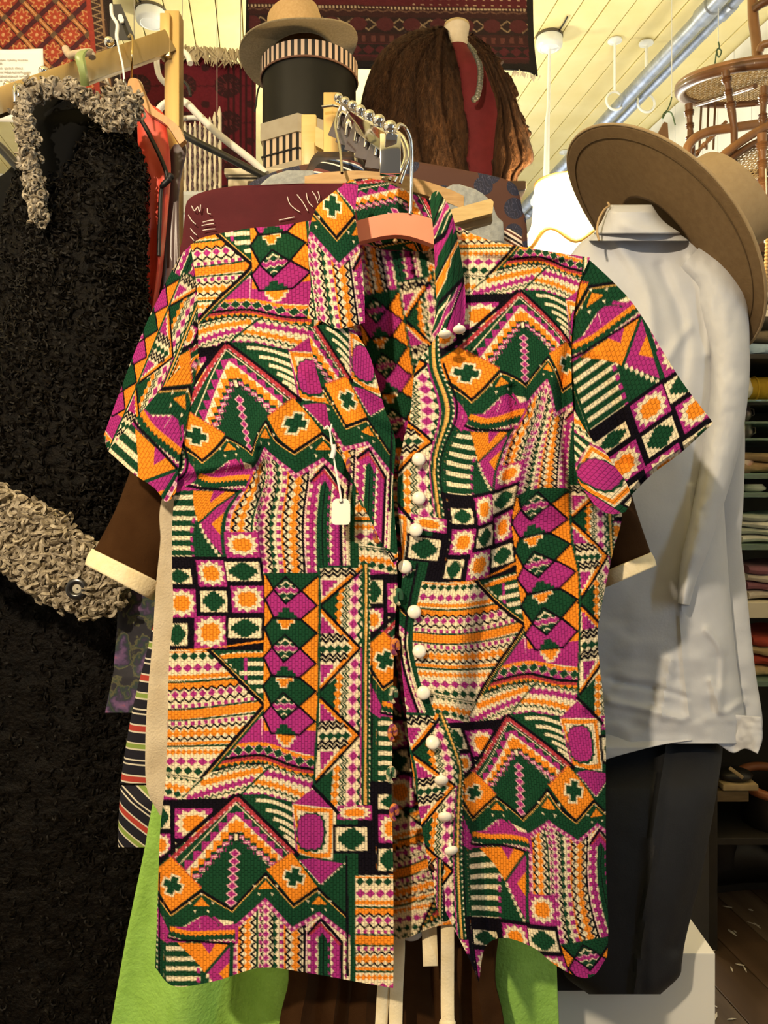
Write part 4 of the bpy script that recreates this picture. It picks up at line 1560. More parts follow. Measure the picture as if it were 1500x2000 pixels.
# ---------------------------------------------------------------- cloth pieces hung behind
def loft(rows, d, th, n=60, seg=44, nf=0, amp=0.0, ph=0.0, noise=0.0, sq=.75, yfold=None, wav=None, dfun=None):
    """a hanging garment piece: front and back sheet joined at the sides; rows = (y, x_left, x_right[, depth])"""
    R = np.array([r if len(r) > 3 else (*r, d) for r in rows], float)
    ys = np.linspace(R[0, 0], R[-1, 0], n)
    if len(R) > 2:
        C = smooth(R, 400)
        o_ = np.argsort(C[:, 0])
        xl, xr, dd = (np.interp(ys, C[o_, 0], C[o_, k]) for k in (1, 2, 3))
    else:
        xl, xr, dd = (np.interp(ys, R[:, 0], R[:, k]) for k in (1, 2, 3))
    a = np.arange(seg)/seg*2*np.pi
    ca, sa = np.sign(np.cos(a))*np.abs(np.cos(a))**sq, np.sign(np.sin(a))*np.abs(np.sin(a))**sq
    v = (ys-ys[0])/(ys[-1]-ys[0])
    X = (xl+xr)[:, None]/2+(xr-xl)[:, None]/2*ca[None]
    ramp = np.clip((v-.15)/.6, 0, 1)[:, None]
    thv = th*np.minimum(1, .35+2.5*v)[:, None]
    D = dd[:, None]+thv*sa[None]
    if nf:
        w = 1-np.abs(ca)**6
        D = D+amp*ramp*np.sin(nf*np.pi*(ca[None]+1)+ph+.6*v[:, None])*w*np.sign(sa+1e-9)[None]*-1
    Y = np.repeat(ys[:, None], seg, 1)
    if wav:
        Y = Y+v[:, None]**6*wav[0]*np.sin(wav[1]*np.pi*(ca[None]+1)+wav[2])
    if noise:
        D = D+noise*fbm(X/40+ph*9, Y/60+ph*5)
    if dfun is not None:
        D = D+dfun(X, Y)
    return np.stack([(X-750)/FPX*D, D, CZ+(HY-Y)/FPX*D], -1)


def garment(name, parent, rows, d, th, mat, cap=True, label=None, **kw):
    G = loft(rows, d, th, **kw)
    mb = MB().grid(G, cv=True)
    if cap:
        s = G.shape[1]
        mb.f.append(tuple(range(s))[::-1])
    return mb.obj(name, mat, parent, label=label)


def limb(name, parent, path, wid, thick, mat, n=40, seg=28, noise=0.0, label=None, cap=False):
    """a sleeve: centre line (x, y, depth) with half widths in photo units across the view"""
    C = smooth(path, n)
    w = np.interp(np.linspace(0, 1, n), np.linspace(0, 1, len(wid)), wid)
    T = np.gradient(C[:, :2], axis=0)
    T /= np.linalg.norm(T, axis=1)[:, None]
    N = np.c_[-T[:, 1], T[:, 0]]
    a = np.arange(seg)/seg*2*np.pi
    X = C[:, :1]+N[:, :1]*w[:, None]*np.cos(a)
    Y = C[:, 1:2]+N[:, 1:2]*w[:, None]*np.cos(a)
    D = C[:, 2:3]+thick*np.sin(a)[None]
    if noise:
        D = D+noise*fbm(X/30, Y/40)
    mb = MB().grid(np.stack([(X-750)/FPX*D, D, CZ+(HY-Y)/FPX*D], -1), cv=True)
    if cap:
        mb.f += [tuple(range(seg)), tuple(range((n-1)*seg, n*seg))[::-1]]
    return mb.obj(name, mat, parent, label=label)


def wire_hook(parent, pts, r=.0021, mat=None, name='hook'):
    return MB().tube(smooth(PP(pts), 36), r, 8).obj(name, mat or m_chrome, parent)


m_linen = pm('linen', (.50, .41, .28), .9, (.58, .49, .35), 30, .5, 420, spec=.1)
m_brown = pm('brown_knit', (.036, .0150, .0050), .9, (.046, .020, .007), 30, .3, 500, spec=.05)
m_cream = pm('cream_knit', (.80, .66, .40), .9, (.86, .73, .48), 60, .4, 300, sheen=.2)
m_lime = pm('lime_crepe', (.25, .46, .070), .85, (.29, .52, .09), 50, .65, 190, sheen=.15, bdist=.003)
m_burg = pm('burgundy_crepe', (.062, .0045, .008), .75, (.075, .006, .010), 30, .2, 300, spec=.2)
m_grey = pm('grey_wool', (.25, .26, .25), .95, (.34, .35, .33), 120, .6, 300, sheen=.4)

ln = thing('linen_shirt', P(500, 1590, .935), 'beige linen garment showing as a strip left of the blouse', 'shirt')
garment('body', ln, [(640, 560, 940), (760, 420, 1040), (960, 321, 1050), (1060, 313, 1050), (1150, 304, 1050), (1250, 298, 1050), (1350, 289, 1050), (1450, 284, 1050), (1540, 287, 1040), (1592, 312, 1030)], .956, .008, m_linen, n=120, nf=7, amp=.006, noise=.004)

br = thing('brown_dress', P(760, 2300, 1.0), 'dark brown dress with cream cuffs hung behind the blouse', 'dress')
garment('body', br, [(560, 600, 930), (640, 440, 1080), (900, 420, 1100), (1500, 480, 1040), (1860, 560, 970), (2000, 545, 985), (2300, 500, 1020)], 1.01, .014, m_brown, n=100, nf=6, amp=.012, ph=1.2, noise=.002)
limb('sleeve', br, [(400, 660, 1.0), (345, 860, .992), (296, 1010, .985), (243, 1118, .975)], [70, 66, 70, 72], .030, m_brown, noise=.004, label='left sleeve of the brown dress')
cf = limb('cuff', br, [(249, 1106, .9755), (242, 1120, .975), (233, 1137, .9745)], [73, 75, 71], .035, m_cream, n=10, label='cream left cuff')
solid(cf, .006)
limb('sleeve', br, [(1080, 660, 1.0), (1150, 860, .995), (1188, 1000, .99), (1227, 1112, .985)], [60, 56, 54, 52], .026, m_brown, noise=.004, label='right sleeve of the brown dress')
cf = limb('cuff', br, [(1220, 1100, .985), (1225, 1112, .985), (1231, 1126, .985)], [52, 54, 52], .030, m_cream, n=10, label='cream right cuff')
solid(cf, .005)


def strap(pts, w, d, name='belt_end', th=.004):
    C = smooth([(*p, d) for p in pts], 30)
    T = np.gradient(C[:, :2], axis=0)
    T /= np.linalg.norm(T, axis=1)[:, None]
    N = np.c_[-T[:, 1], T[:, 0]]*w
    G = []
    for i in range(30):
        a, b = C[i, :2]+N[i], C[i, :2]-N[i]
        D = d+.003*math.sin(i*.4)
        G.append([P(*a, D), P(*(a*.8+b*.2), D-th/2), P(*(a*.2+b*.8), D-th/2), P(*b, D), P(*(a*.2+b*.8), D+th/2), P(*(a*.8+b*.2), D+th/2)])
    mb = MB().grid(np.array(G), cv=True)
    mb.f += [tuple(range(6)), tuple(range(29*6, 30*6))[::-1]]
    return mb.obj(name, m_cream, br, label='cream knit belt end')


strap([(835, 1700), (838, 1800), (841, 1887)], 14.5, .945)
strap([(872, 1700), (874, 1820), (874, 1980), (878, 2040)], 13, .938)
MB().sphere(P(874, 1998, .938), .0095, 14, 8, (1.1, .7, .7)).obj('belt_knot', m_cream, br)
strap([(748, 1780), (752, 1870), (748, 1940), (742, 2050)], 12, .950)
strap([(776, 1760), (778, 1850), (774, 1940), (772, 2050)], 13, .946)
MB().sphere(P(803, 1822, .952), .012, 16, 10, (1.2, .6, .8)).obj('pearl_button', pm('pearl', (.50, .48, .45), .2, (.75, .73, .7), 40, spec=.7), br)

gr = thing('lime_dress', P(650, 2300, 1.05), 'bright lime green crepe dress showing below the blouse hem', 'dress')
garment('body', gr, [(620, 640, 900), (720, 450, 1020), (1200, 370, 1060), (1580, 296, 1074), (1650, 284, 1078), (1750, 263, 1082), (1850, 243, 1086), (2000, 217, 1092), (2320, 165, 1110)], 1.088, .020, m_lime, n=140, seg=120, nf=4, amp=.020, ph=.5, noise=.003)

st = thing('striped_shirt', P(285, 1650, 1.10), 'navy shirt sleeve with white, red and green stripes at left of lime dress', 'shirt')
m_str = stripes('shirt_stripes', (.05, 0, 1), .0735, [(0, (.010, .009, .016)), (.10, (.62, .56, .45)), (.13, (.40, .045, .03)), (.24, (.62, .56, .45)), (.27, (.010, .009, .016)), (.46, (.62, .56, .45)), (.49, (.010, .009, .016)), (.55, (.62, .56, .45)), (.58, (.010, .009, .016)), (.76, (.60, .55, .42)), (.79, (.22, .30, .06)), (.88, (.60, .55, .42)), (.91, (.010, .009, .016))])
m_str2 = stripes('cuff_stripes', (.60, 0, .80), .066, [(0, (.010, .009, .016)), (.10, (.62, .56, .45)), (.13, (.40, .045, .03)), (.24, (.62, .56, .45)), (.27, (.010, .009, .016)), (.46, (.62, .56, .45)), (.49, (.010, .009, .016)), (.55, (.62, .56, .45)), (.58, (.010, .009, .016)), (.76, (.60, .55, .42)), (.79, (.22, .30, .06)), (.88, (.60, .55, .42)), (.91, (.010, .009, .016))])
garment('body', st, [(640, 660, 880), (760, 470, 1010), (1100, 400, 1050), (1400, 400, 1040)], 1.130, .008, m_str, n=60)
garment('sleeve', st, [(700, 420, 540), (1000, 350, 480), (1250, 292, 420), (1370, 262, 390), (1450, 247, 370), (1530, 235, 350)], 1.125, .012, m_str, n=60, cap=False)
garment('cuff', st, [(1534, 236, 345), (1590, 232, 335), (1655, 230, 318)], 1.122, .014, m_str2, n=20)

fr = thing('floral_dress', P(300, 1392, 1.14), 'dark tiered dress with purple flowers between fur coat and striped sleeve', 'dress')
mf, tf, bf = nt('purple_floral')
bf.inputs['Roughness'].default_value = .7
tc = tf.nodes.new('ShaderNodeTexCoord')
vo = tf.nodes.new('ShaderNodeTexVoronoi')
vo.inputs['Scale'].default_value = 19
vo.inputs['Randomness'].default_value = .9
no = tf.nodes.new('ShaderNodeTexNoise')
no.inputs['Scale'].default_value = 30
no.inputs['Detail'].default_value = 4
mx = tf.nodes.new('ShaderNodeMix')
mx.data_type = 'VECTOR'
mx.inputs['Factor'].default_value = .10
tf.links.new(tc.outputs['Object'], no.inputs['Vector'])
tf.links.new(tc.outputs['Object'], mx.inputs[4])
tf.links.new(no.outputs['Color'], mx.inputs[5])
tf.links.new(mx.outputs[1], vo.inputs['Vector'])
rp = tf.nodes.new('ShaderNodeValToRGB')
e = rp.color_ramp.elements
e[0].position, e[0].color = 0.0, (.30, .06, .08, 1)
e[1].position, e[1].color = 1.0, (.008, .007, .012, 1)
for p_, c_ in ((.12, (.16, .075, .17)), (.30, (.085, .045, .12)), (.42, (.03, .02, .05)), (.55, (.012, .03, .026)), (.66, (.09, .085, .035)), (.74, (.012, .010, .018))):
    q = e.new(p_)
    q.color = (*c_, 1)
tf.links.new(vo.outputs['Distance'], rp.inputs[0])
ml = tf.nodes.new('ShaderNodeMath')
ml.operation = 'MULTIPLY'
ml.inputs[1].default_value = 1.5
tf.links.new(vo.outputs['Distance'], ml.inputs[0])
tf.links.new(ml.outputs[0], rp.inputs[0])
tf.links.new(rp.outputs[0], bf.inputs['Base Color'])
garment('bodice', fr, [(700, 660, 880), (820, 480, 1000), (1060, 260, 1000), (1130, 234, 1000), (1230, 228, 980), (1302, 222, 980)], 1.162, .008, mf, n=60, nf=5, amp=.006)
garment('skirt_tier', fr, [(1300, 224, 960), (1345, 215, 960), (1392, 205, 955)], 1.160, .010, mf, n=24, nf=9, amp=.008)

pl = thing('plaid_skirt', P(1000, 1312, 1.18), 'teal and black plaid cloth edge showing right of the blouse', 'skirt')
mp_, tp, bp_ = nt('plaid')
bp_.inputs['Roughness'].default_value = .9
tc = tp.nodes.new('ShaderNodeTexCoord')
sx = tp.nodes.new('ShaderNodeSeparateXYZ')
tp.links.new(tc.outputs['Object'], sx.inputs[0])
rs = []
for out, sc in (('X', 24.0), ('Z', 17.0)):
    mu = tp.nodes.new('ShaderNodeMath')
    mu.operation = 'MULTIPLY'
    mu.inputs[1].default_value = sc
    tp.links.new(sx.outputs[out], mu.inputs[0])
    fr_ = tp.nodes.new('ShaderNodeMath')
    fr_.operation = 'FRACT'
    tp.links.new(mu.outputs[0], fr_.inputs[0])
    r_ = tp.nodes.new('ShaderNodeValToRGB')
    r_.color_ramp.interpolation = 'CONSTANT'
    e = r_.color_ramp.elements
    e[0].position, e[0].color = 0, (.05, .14, .12, 1)
    e[1].position, e[1].color = .5, (.16, .22, .24, 1)
    for p_, c_ in ((.62, (.008, .012, .014)), (.78, (.11, .17, .18)), (.86, (.008, .012, .014))):
        q = e.new(p_)
        q.color = (*c_, 1)
    tp.links.new(fr_.outputs[0], r_.inputs[0])
    rs.append(r_)
mx = tp.nodes.new('ShaderNodeMix')
mx.data_type = 'RGBA'
mx.inputs['Factor'].default_value = .5
tp.links.new(rs[0].outputs[0], mx.inputs[6])
tp.links.new(rs[1].outputs[0], mx.inputs[7])
tp.links.new(mx.outputs[2], bp_.inputs['Base Color'])
garment('body', pl, [(760, 640, 900), (900, 500, 1100), (1140, 480, 1190), (1230, 470, 1195), (1312, 480, 1194)], 1.192, .008, mp_, n=50, nf=6, amp=.006)

bu = thing('burgundy_blouse', P(560, 900, .945), 'burgundy blouse with thin white squiggles behind the printed blouse', 'blouse')
rowsB = [(358, 590, 690), (362, 470, 730), (368, 425, 760), (376, 392, 780), (386, 372, 790), (400, 363, 800), (430, 360, 830), (470, 356, 880), (530, 352, 900), (900, 372, 920)]
garment('body', bu, rowsB, .976, .008, m_burg, n=110, noise=.003)
m_sq = pm('white_embroidery', (.72, .62, .55), .8)
for pts in (((561, 384), (566, 398), (576, 408), (586, 414)), ((580, 380), (592, 396), (601, 412)), ((598, 377), (602, 393), (611, 404)), ((610, 374), (617, 385), (621, 397)), ((621, 374), (624, 384), (622, 392)),
            ((405, 407), (406, 416), (412, 418)), ((374, 402), (380, 412), (386, 404), (390, 414), (392, 400)), ((396, 434), (408, 431), (417, 430)), ((394, 441), (408, 438), (418, 437)), ((396, 450), (408, 448), (420, 447)),
            ((372, 446), (378, 454), (384, 459)), ((372, 462), (379, 470)), ((368, 420), (374, 430), (382, 438)), ((545, 430), (560, 427), (575, 424))):
    MB().tube(smooth(PP(pts, .9665), 20), .0006, 6).obj('squiggle', m_sq, bu)

# grey wool garment on an oak hanger
gw = thing('grey_wool_jacket', P(770, 900, 1.0), 'grey wool jacket on an oak hanger behind the coral hanger', 'jacket')
garment('shoulder', gw, [(333, 560, 612), (340, 535, 614), (350, 520, 616), (372, 500, 618), (430, 470, 660), (900, 470, 700)], 1.037, .009, m_grey, n=60, noise=.003, label='left shoulder of grey wool jacket')
garment('shoulder', gw, [(360, 884, 898), (368, 868, 925), (380, 858, 945), (400, 850, 962), (430, 860, 972), (470, 820, 985), (900, 760, 990)], 1.037, .009, m_grey, n=60, noise=.003, label='right shoulder of grey wool jacket')
oh = thing('oak_hanger', P(760, 400, 1.0), 'pale oak hanger in the grey wool jacket', 'hanger')
m_oak = pm('oak', (.42, .24, .085), .5, (.52, .32, .13), 26, .25, 120, stretch=(1, 1, 9))
hanger_body([(596, 346), (640, 338), (700, 335), (760, 340), (820, 352), (880, 372), (905, 384)], [(596, 372), (640, 366), (700, 364), (760, 370), (820, 384), (880, 404), (905, 416)], 1.037, .013).obj('hanger_bar', m_oak, oh)
th_ = thing('trouser_hanger', P(900, 430, .955), 'light wooden clamp hanger sticking out right of the blouse collar', 'hanger')
m_ash = pm('ash_wood', (.56, .38, .15), .35, (.66, .47, .20), 30, .2, 140, stretch=(1, 1, 8), coat=.3)
pr = PP([(866, 413), (958, 388), (964, 394), (962, 416), (870, 440)], .955)
MB().prism(pr, (0, .012, 0)).obj('front_bar', m_ash, th_, False)
pr = PP([(872, 444), (961, 419), (962, 432), (874, 458)], .968)
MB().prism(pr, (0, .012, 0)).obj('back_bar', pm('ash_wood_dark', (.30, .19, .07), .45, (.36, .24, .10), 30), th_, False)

# brown paisley garment at the back of the rail
pa = thing('paisley_blouse', P(750, 900, 1.16), 'rust brown blouse with navy paisley print behind the oak hanger', 'blouse')
mpz, tz, bz = nt('navy_paisley')
bz.inputs['Roughness'].default_value = .75
tc = tz.nodes.new('ShaderNodeTexCoord')
mg_ = tz.nodes.new('ShaderNodeMapping')
mg_.inputs['Rotation'].default_value = (0, .6, 0)
mg_.inputs['Scale'].default_value = (1.6, 1, 1)
wv_ = tz.nodes.new('ShaderNodeTexWave')
wv_.inputs['Scale'].default_value = 20
wv_.inputs['Distortion'].default_value = 9
wv_.inputs['Detail'].default_value = 2.5
wv_.inputs['Detail Scale'].default_value = 3
tz.links.new(tc.outputs['Object'], mg_.inputs[0])
tz.links.new(mg_.outputs[0], wv_.inputs['Vector'])
vo2 = tz.nodes.new('ShaderNodeTexVoronoi')
vo2.inputs['Scale'].default_value = 24
tz.links.new(tc.outputs['Object'], vo2.inputs['Vector'])
ra = tz.nodes.new('ShaderNodeValToRGB')
ra.color_ramp.interpolation = 'CONSTANT'
e = ra.color_ramp.elements
e[0].position, e[0].color = 0, (.010, .012, .035, 1)
e[1].position, e[1].color = .45, (.05, .05, .09, 1)
q = e.new(.7)
q.color = (.010, .010, .028, 1)
rb_ = tz.nodes.new('ShaderNodeValToRGB')
rb_.color_ramp.interpolation = 'CONSTANT'
rb_.color_ramp.elements[0].color = (1, 1, 1, 1)
rb_.color_ramp.elements[1].position = .44
rb_.color_ramp.elements[1].color = (0, 0, 0, 1)
tz.links.new(wv_.outputs['Fac'], ra.inputs[0])
tz.links.new(vo2.outputs['Distance'], rb_.inputs[0])
mz = tz.nodes.new('ShaderNodeMix')
mz.data_type = 'RGBA'
mz.inputs[6].default_value = (.075, .024, .012, 1)
tz.links.new(rb_.outputs[0], mz.inputs['Factor'])
tz.links.new(ra.outputs[0], mz.inputs[7])
tz.links.new(mz.outputs[2], bz.inputs['Base Color'])
garment('body', pa, [(316, 640, 816), (322, 590, 850), (332, 545, 905), (344, 515, 965), (356, 490, 1000), (375, 478, 1013), (410, 472, 1020), (480, 465, 1031), (900, 480, 1040)], 1.222, .010, mpz, n=110, noise=.003)
garment('collar', pa, [(296, 622, 690), (304, 612, 702), (318, 604, 712), (336, 596, 718)], 1.222, .020, pm('collar_dark', (.016, .010, .010), .6, (.05, .022, .014), 60), n=20)
ss = thing('banded_scarf', P(665, 342, 1.11), 'folded scarf with white, blue and black bands under the rail hooks', 'scarf')
m_band = stripes('scarf_bands', (.35, 0, 1), .030, [(0, (.012, .010, .012)), (.22, (.75, .70, .62)), (.30, (.012, .010, .012)), (.5, (.06, .10, .20)), (.6, (.70, .66, .6)), (.68, (.16, .05, .04)), (.85, (.012, .010, .012))])
garment('fold', ss, [(312, 640, 690), (320, 622, 704), (334, 612, 712), (348, 608, 716)], 1.11, .012, m_band, n=24)
sg = thing('striped_cardigan', P(1000, 480, 1.06), 'narrow slice of white and rust striped knit at right blouse shoulder', 'cardigan')
m_sk = stripes('knit_stripes', (.5, 0, .86), .012, [(0, (.70, .58, .48)), (.3, (.10, .03, .02)), (.55, (.70, .58, .48)), (.75, (.02, .012, .014))])
garment('shoulder', sg, [(447, 940, 1000), (455, 930, 1012), (470, 920, 1020), (560, 900, 1025), (900, 880, 1030)], 1.07, .008, m_sk, n=30)

# ---------------------------------------------------------------- sloping rail arm with ball stops and hooks
m_brass = pm('brushed_brass', (.44, .31, .14), .36, (.52, .37, .18), 40, .1, 200, metal=.9, stretch=(1, 1, .1))
ra_ = thing('rail_arm', P(645, 330, 1.34), 'chrome sloping rail arm with a row of polished ball stops', 'clothes rail')
balls = [(661, 191, 9.2), (674, 199, 9.6), (688, 207, 10.2), (704, 216, 10.9), (721, 226, 11.6), (740, 236, 12.6), (762, 249, 13.6)]
rB_ = .0079
bp3 = [P(x, y, rB_*FPX/r) for x, y, r in balls]
for c in bp3:
    MB().sphere(c, rB_, 28, 18).obj('ball_stop', m_chrome2, ra_)
dirv = (bp3[-1]-bp3[0])/np.linalg.norm(bp3[-1]-bp3[0])
dn = np.array([0, 0, -.0185])
A_, B_ = bp3[0]-dirv*.03+dn, bp3[-1]+dirv*.006+dn
side = np.cross(dirv, [0, 0, 1])
side /= np.linalg.norm(side)
upv = np.cross(side, dirv)
Rb = np.c_[side, dirv, upv]
MB().box((A_+B_)/2, (.014, float(np.linalg.norm(B_-A_)), .022), Rb, .002).obj('arm_bar', m_chrome2, ra_)
MB().box(P(762, 303, .872), (.024, .010, .046), None, .002).obj('end_plate', m_chrome2, ra_)
post_d = bp3[0][1]+.02
pt = P(647, 187, post_d+.03)
MB().box((pt[0], pt[1], pt[2]/2), (.026, .026, pt[2]), None, .002).obj('post', m_brass, ra_)
MB().box((pt[0], pt[1], .012), (.30, .30, .024), None, .004).obj('foot_plate', m_brass, ra_)
MB().tube([P(628, 209, post_d), P(640, 207, post_d), P(650, 206, post_d)], .0025, 8).obj('peg', m_chrome, ra_)
m_wd = pm('lacquered_pine', (.66, .46, .16), .4, (.72, .52, .20), 16, .1, 90, stretch=(1, 1, 6), coat=.3)
bk = thing('pine_bracket', P(605, 330, 1.50), 'pale pine block with rounded slot beside the striped hat box', 'bracket')
MB().box(P(604, 278, 1.50), (.030, .02, .102), None, .004).obj('upright', m_wd, bk)
MB().box(P(604, 300, 1.487), (.022, .006, .045), None, .003).obj('panel', pm('pine_pale', (.74, .55, .24), .4), bk)
MB().prism(PP([(616, 246), (633, 256), (634, 294), (616, 284)], 1.47), (0, .02, 0)).obj('side_arm', m_wd, bk, False)

hooks = [((670, 203, 1.27), (655, 240, 1.14), (664, 290, 1.05), (668, 338, 1.005), 'thin brass hook dropping to the oak hanger left'),
         ((700, 222, 1.16), (690, 250, 1.13), (694, 300, 1.115), (697, 345, 1.11), ''), ((716, 232, 1.10), (742, 262, 1.06), (752, 310, 1.04), (748, 350, 1.03), ''),
         ((733, 240, 1.03), (765, 268, 1.0), (778, 300, .99), (760, 352, .985), ''), ((748, 246, .98), (782, 272, .96), (790, 310, .95), (770, 355, .945), ''),
         ((756, 250, .95), (788, 270, .935), (798, 305, .93), (782, 358, .93), '')]
for i, h in enumerate(hooks):
    own = (oh, pa, ss, gw, bu, ln)[i]
    a, b, c, d_ = h[:4]
    pts = [(a[0]-13, a[1]+14, a[2]), (a[0]-9, a[1]+1, a[2]), (a[0]+2, a[1]-4, a[2]), (a[0]*.6+b[0]*.4+4, a[1]*.6+b[1]*.4-2, (a[2]+b[2])/2), b, c, d_]
    if i < 2:
        pts = [(a[0]+6, a[1]+3, a[2]), (a[0]-2, a[1]-2, a[2]), b, c, d_]
    wire_hook(own, pts, .0024 if i else .002)
# flat clip hangers bunched under the balls
m_clip = pm('smoked_clip', (.045, .034, .034), .15, (.08, .06, .06), 30, spec=.7, coat=.5)
for i, (x, y, dd, a) in enumerate(((668, 232, 1.20, .5), (684, 244, 1.14, .5), (702, 256, 1.08, .45), (722, 268, 1.03, .4), (742, 284, .98, .3))):
    c = thing('clip_hanger', P(x, y+12, dd), ('smoked plastic clip hanger nearest the brass post', 'second smoked clip hanger along the chrome rail', 'third smoked clip hanger along the chrome rail', 'fourth smoked clip hanger along the chrome rail', 'smoked clip hanger nearest the chrome end plate')[i], 'hanger', 'clip hangers bunched on the chrome rail')
    M = rotm(0, a, -.5)
    MB().box(P(x, y+6, dd), (.030, .004, .052), M, .0015).obj('clip_plate', m_clip, c)
    MB().tube(smooth(PP([(x-9, y+20, dd-.004), (x-4, y-8, dd-.004), (x+12, y-18, dd), (x+26, y-12, dd), (x+30, y+6, dd)]), 24), .0022, 8).obj('clip_wire', m_chrome, c)
    MB().box(P(x+8, y+8, dd-.006), (.006, .004, .024), M, .001).obj('clip_spring', m_chrome2, c)

# ---------------------------------------------------------------- brass rack at the left
rk = thing('brass_rack', P(340, 1700, 1.34), 'brushed brass clothes rack with sloping arm and ball stops', 'clothes rack')
pz = P(340, 30, 1.35)
MB().box((pz[0], pz[1], pz[2]/2), (.026, .030, pz[2]), None, .002).obj('post', m_brass, rk)
MB().box(P(325, 60, 1.335)+[0, 0, -.012], (.018, .02, .075), None, .002).obj('bracket', m_brass, rk)
MB().box((pz[0], pz[1], .012), (.30, .30, .024), None, .004).obj('foot_plate', m_brass, rk)
a, b = P(330, 82, 1.335), P(-60, 222, 1.16)
dv = (b-a)/np.linalg.norm(b-a)
sd = np.cross(dv, [0, 0, 1])
sd /= np.linalg.norm(sd)
uv_ = np.cross(sd, dv)
MB().box((a+b)/2, (.020, float(np.linalg.norm(b-a)), .036), np.c_[sd, dv, uv_], .002).obj('arm', m_brass, rk)
MB().tube([P(340, 97, 1.36), P(336, 99, 1.66)], .006, 10).obj('rear_peg', m_brass, rk)
for x, y in ((213, 82), (86, 140), (17, 170)):
    f = (330-x)/390.0
    MB().sphere(P(x, y, 1.335-.175*f), .0085, 24, 14).obj('ball_stop', m_chrome2, rk)


# ---------------------------------------------------------------- black curly coat with grey lamb trim
m_coat = pm('black_curly_lamb', (.0022, .0017, .0013), .6, (.0060, .0044, .0032), 90, .9, 150, bdist=.005, spec=.10)
m_lining = pm('black_satin', (.0012, .0012, .0013), .8, spec=.1)
m_curl = pm('grey_lamb_curl', (.20, .16, .105), .6, (.42, .36, .27), 120, .4, 400, sheen=.3, lo=.4, hi=.6)
coat = thing('lamb_coat', P(150, 2350, 1.08), 'black curly lamb coat with grey curly trim on the brass rack', 'coat')


def curlD(X, Y):
    return .0055*fbm(X/13, Y/15, 3)+.010*fbm(X/70+9, Y/110, 2)


sl = garment('sleeve', coat, [(200, 118, 162), (212, 110, 190), (235, 100, 222), (270, 92, 255), (330, 78, 284), (420, 62, 284), (560, 36, 286), (720, -20, 290), (900, -70, 290), (1000, -100, 270), (1110, -120, 235)], 1.27, .070, m_coat, n=330, seg=220, dfun=curlD, cap=True)
bd = garment('body', coat, [(250, 90, 270), (330, 40, 300), (560, -40, 318), (800, -120, 330), (1150, -170, 318), (1500, -200, 312), (1800, -220, 305), (2060, -230, 300), (2350, -240, 300)], 1.38, .070, m_coat, n=340, seg=220, dfun=curlD)


def pile(part, G, count, r0, r1, th, mat, name='curl_pile'):
    """small tight curls standing off a surface's front half, one joined part"""
    ctr = G.mean(1)
    idx = RNG.integers(0, G.shape[0]*G.shape[1], count*3)
    mb = MB()
    n = 0
    for k in idx:
        i, j = divmod(int(k), G.shape[1])
        p = G[i, j]
        if p[1] > ctr[i][1]+.01 or abs(p[0]) > .62*p[1] or p[2] < .3:
            continue
        ax = RNG.normal(0, 1, 3)
        ax /= np.linalg.norm(ax)
        u = np.cross(ax, [0, 1, 0])
        u /= np.linalg.norm(u)
        w = np.cross(ax, u)
        r = RNG.uniform(r0, r1)
        t = np.linspace(0, RNG.uniform(3.0, 5.5), 6)
        mb.tube([p+[0, -.002, 0]+r*(math.cos(q)*u+math.sin(q)*w)+ax*q*r*.25 for q in t], th*np.linspace(1.2, .5, 6), 3, False)
        n += 1
        if n >= count:
            break
    o = mb.obj(name, mat, part)
    o['kind'] = 'stuff'
    return o


m_curlb = pm('black_curl', (.0032, .0024, .0016), .55, (.0080, .0058, .0038), 120, spec=.12)
ROOT[sl] = ROOT[bd] = ROOT[coat]
for part_, cnt_ in ((sl, 5200), (bd, 5600)):
    n_, s_ = (330, 220) if part_ is sl else (340, 220)
    Gp = np.empty(n_*s_*3)
    part_.data.vertices.foreach_get('co', Gp)
    pile(part_, Gp.reshape(n_, s_, 3)+np.array(ROOT[coat]), cnt_, .0030, .0065, .0016, m_curlb)
# dark opening of the collar with its trim
garment('neck_lining', coat, [(170, 72, 128), (184, 54, 176), (205, 50, 200), (245, 52, 190), (330, 62, 150), (430, 74, 110)], 1.27, .05, m_lining, n=40)


def curls(name, centres, count, r0, r1, spread, parent, mat, th=.0011):
    """a thick trim of loose curls along a line, one joined part"""
    mb = MB()
    C = smooth(centres, 200)
    for i in range(count):
        p = C[RNG.integers(0, 200)]+RNG.normal(0, 1, 3)*spread
        ax = RNG.normal(0, 1, 3)
        ax /= np.linalg.norm(ax)
        u = np.cross(ax, RNG.normal(0, 1, 3))
        u /= np.linalg.norm(u)
        w = np.cross(ax, u)
        r = RNG.uniform(r0, r1)
        t = np.linspace(0, RNG.uniform(4.0, 7.5), 9)
        pts = [p+r*(1-.25*q/7)*(math.cos(q)*u+math.sin(q)*w)+ax*q*r*.22 for q in t]
        mb.tube(pts, th*np.linspace(1.2, .6, 9), 4, False)
    o = mb.obj(name, mat, parent)
    o['kind'] = 'stuff'
    return o


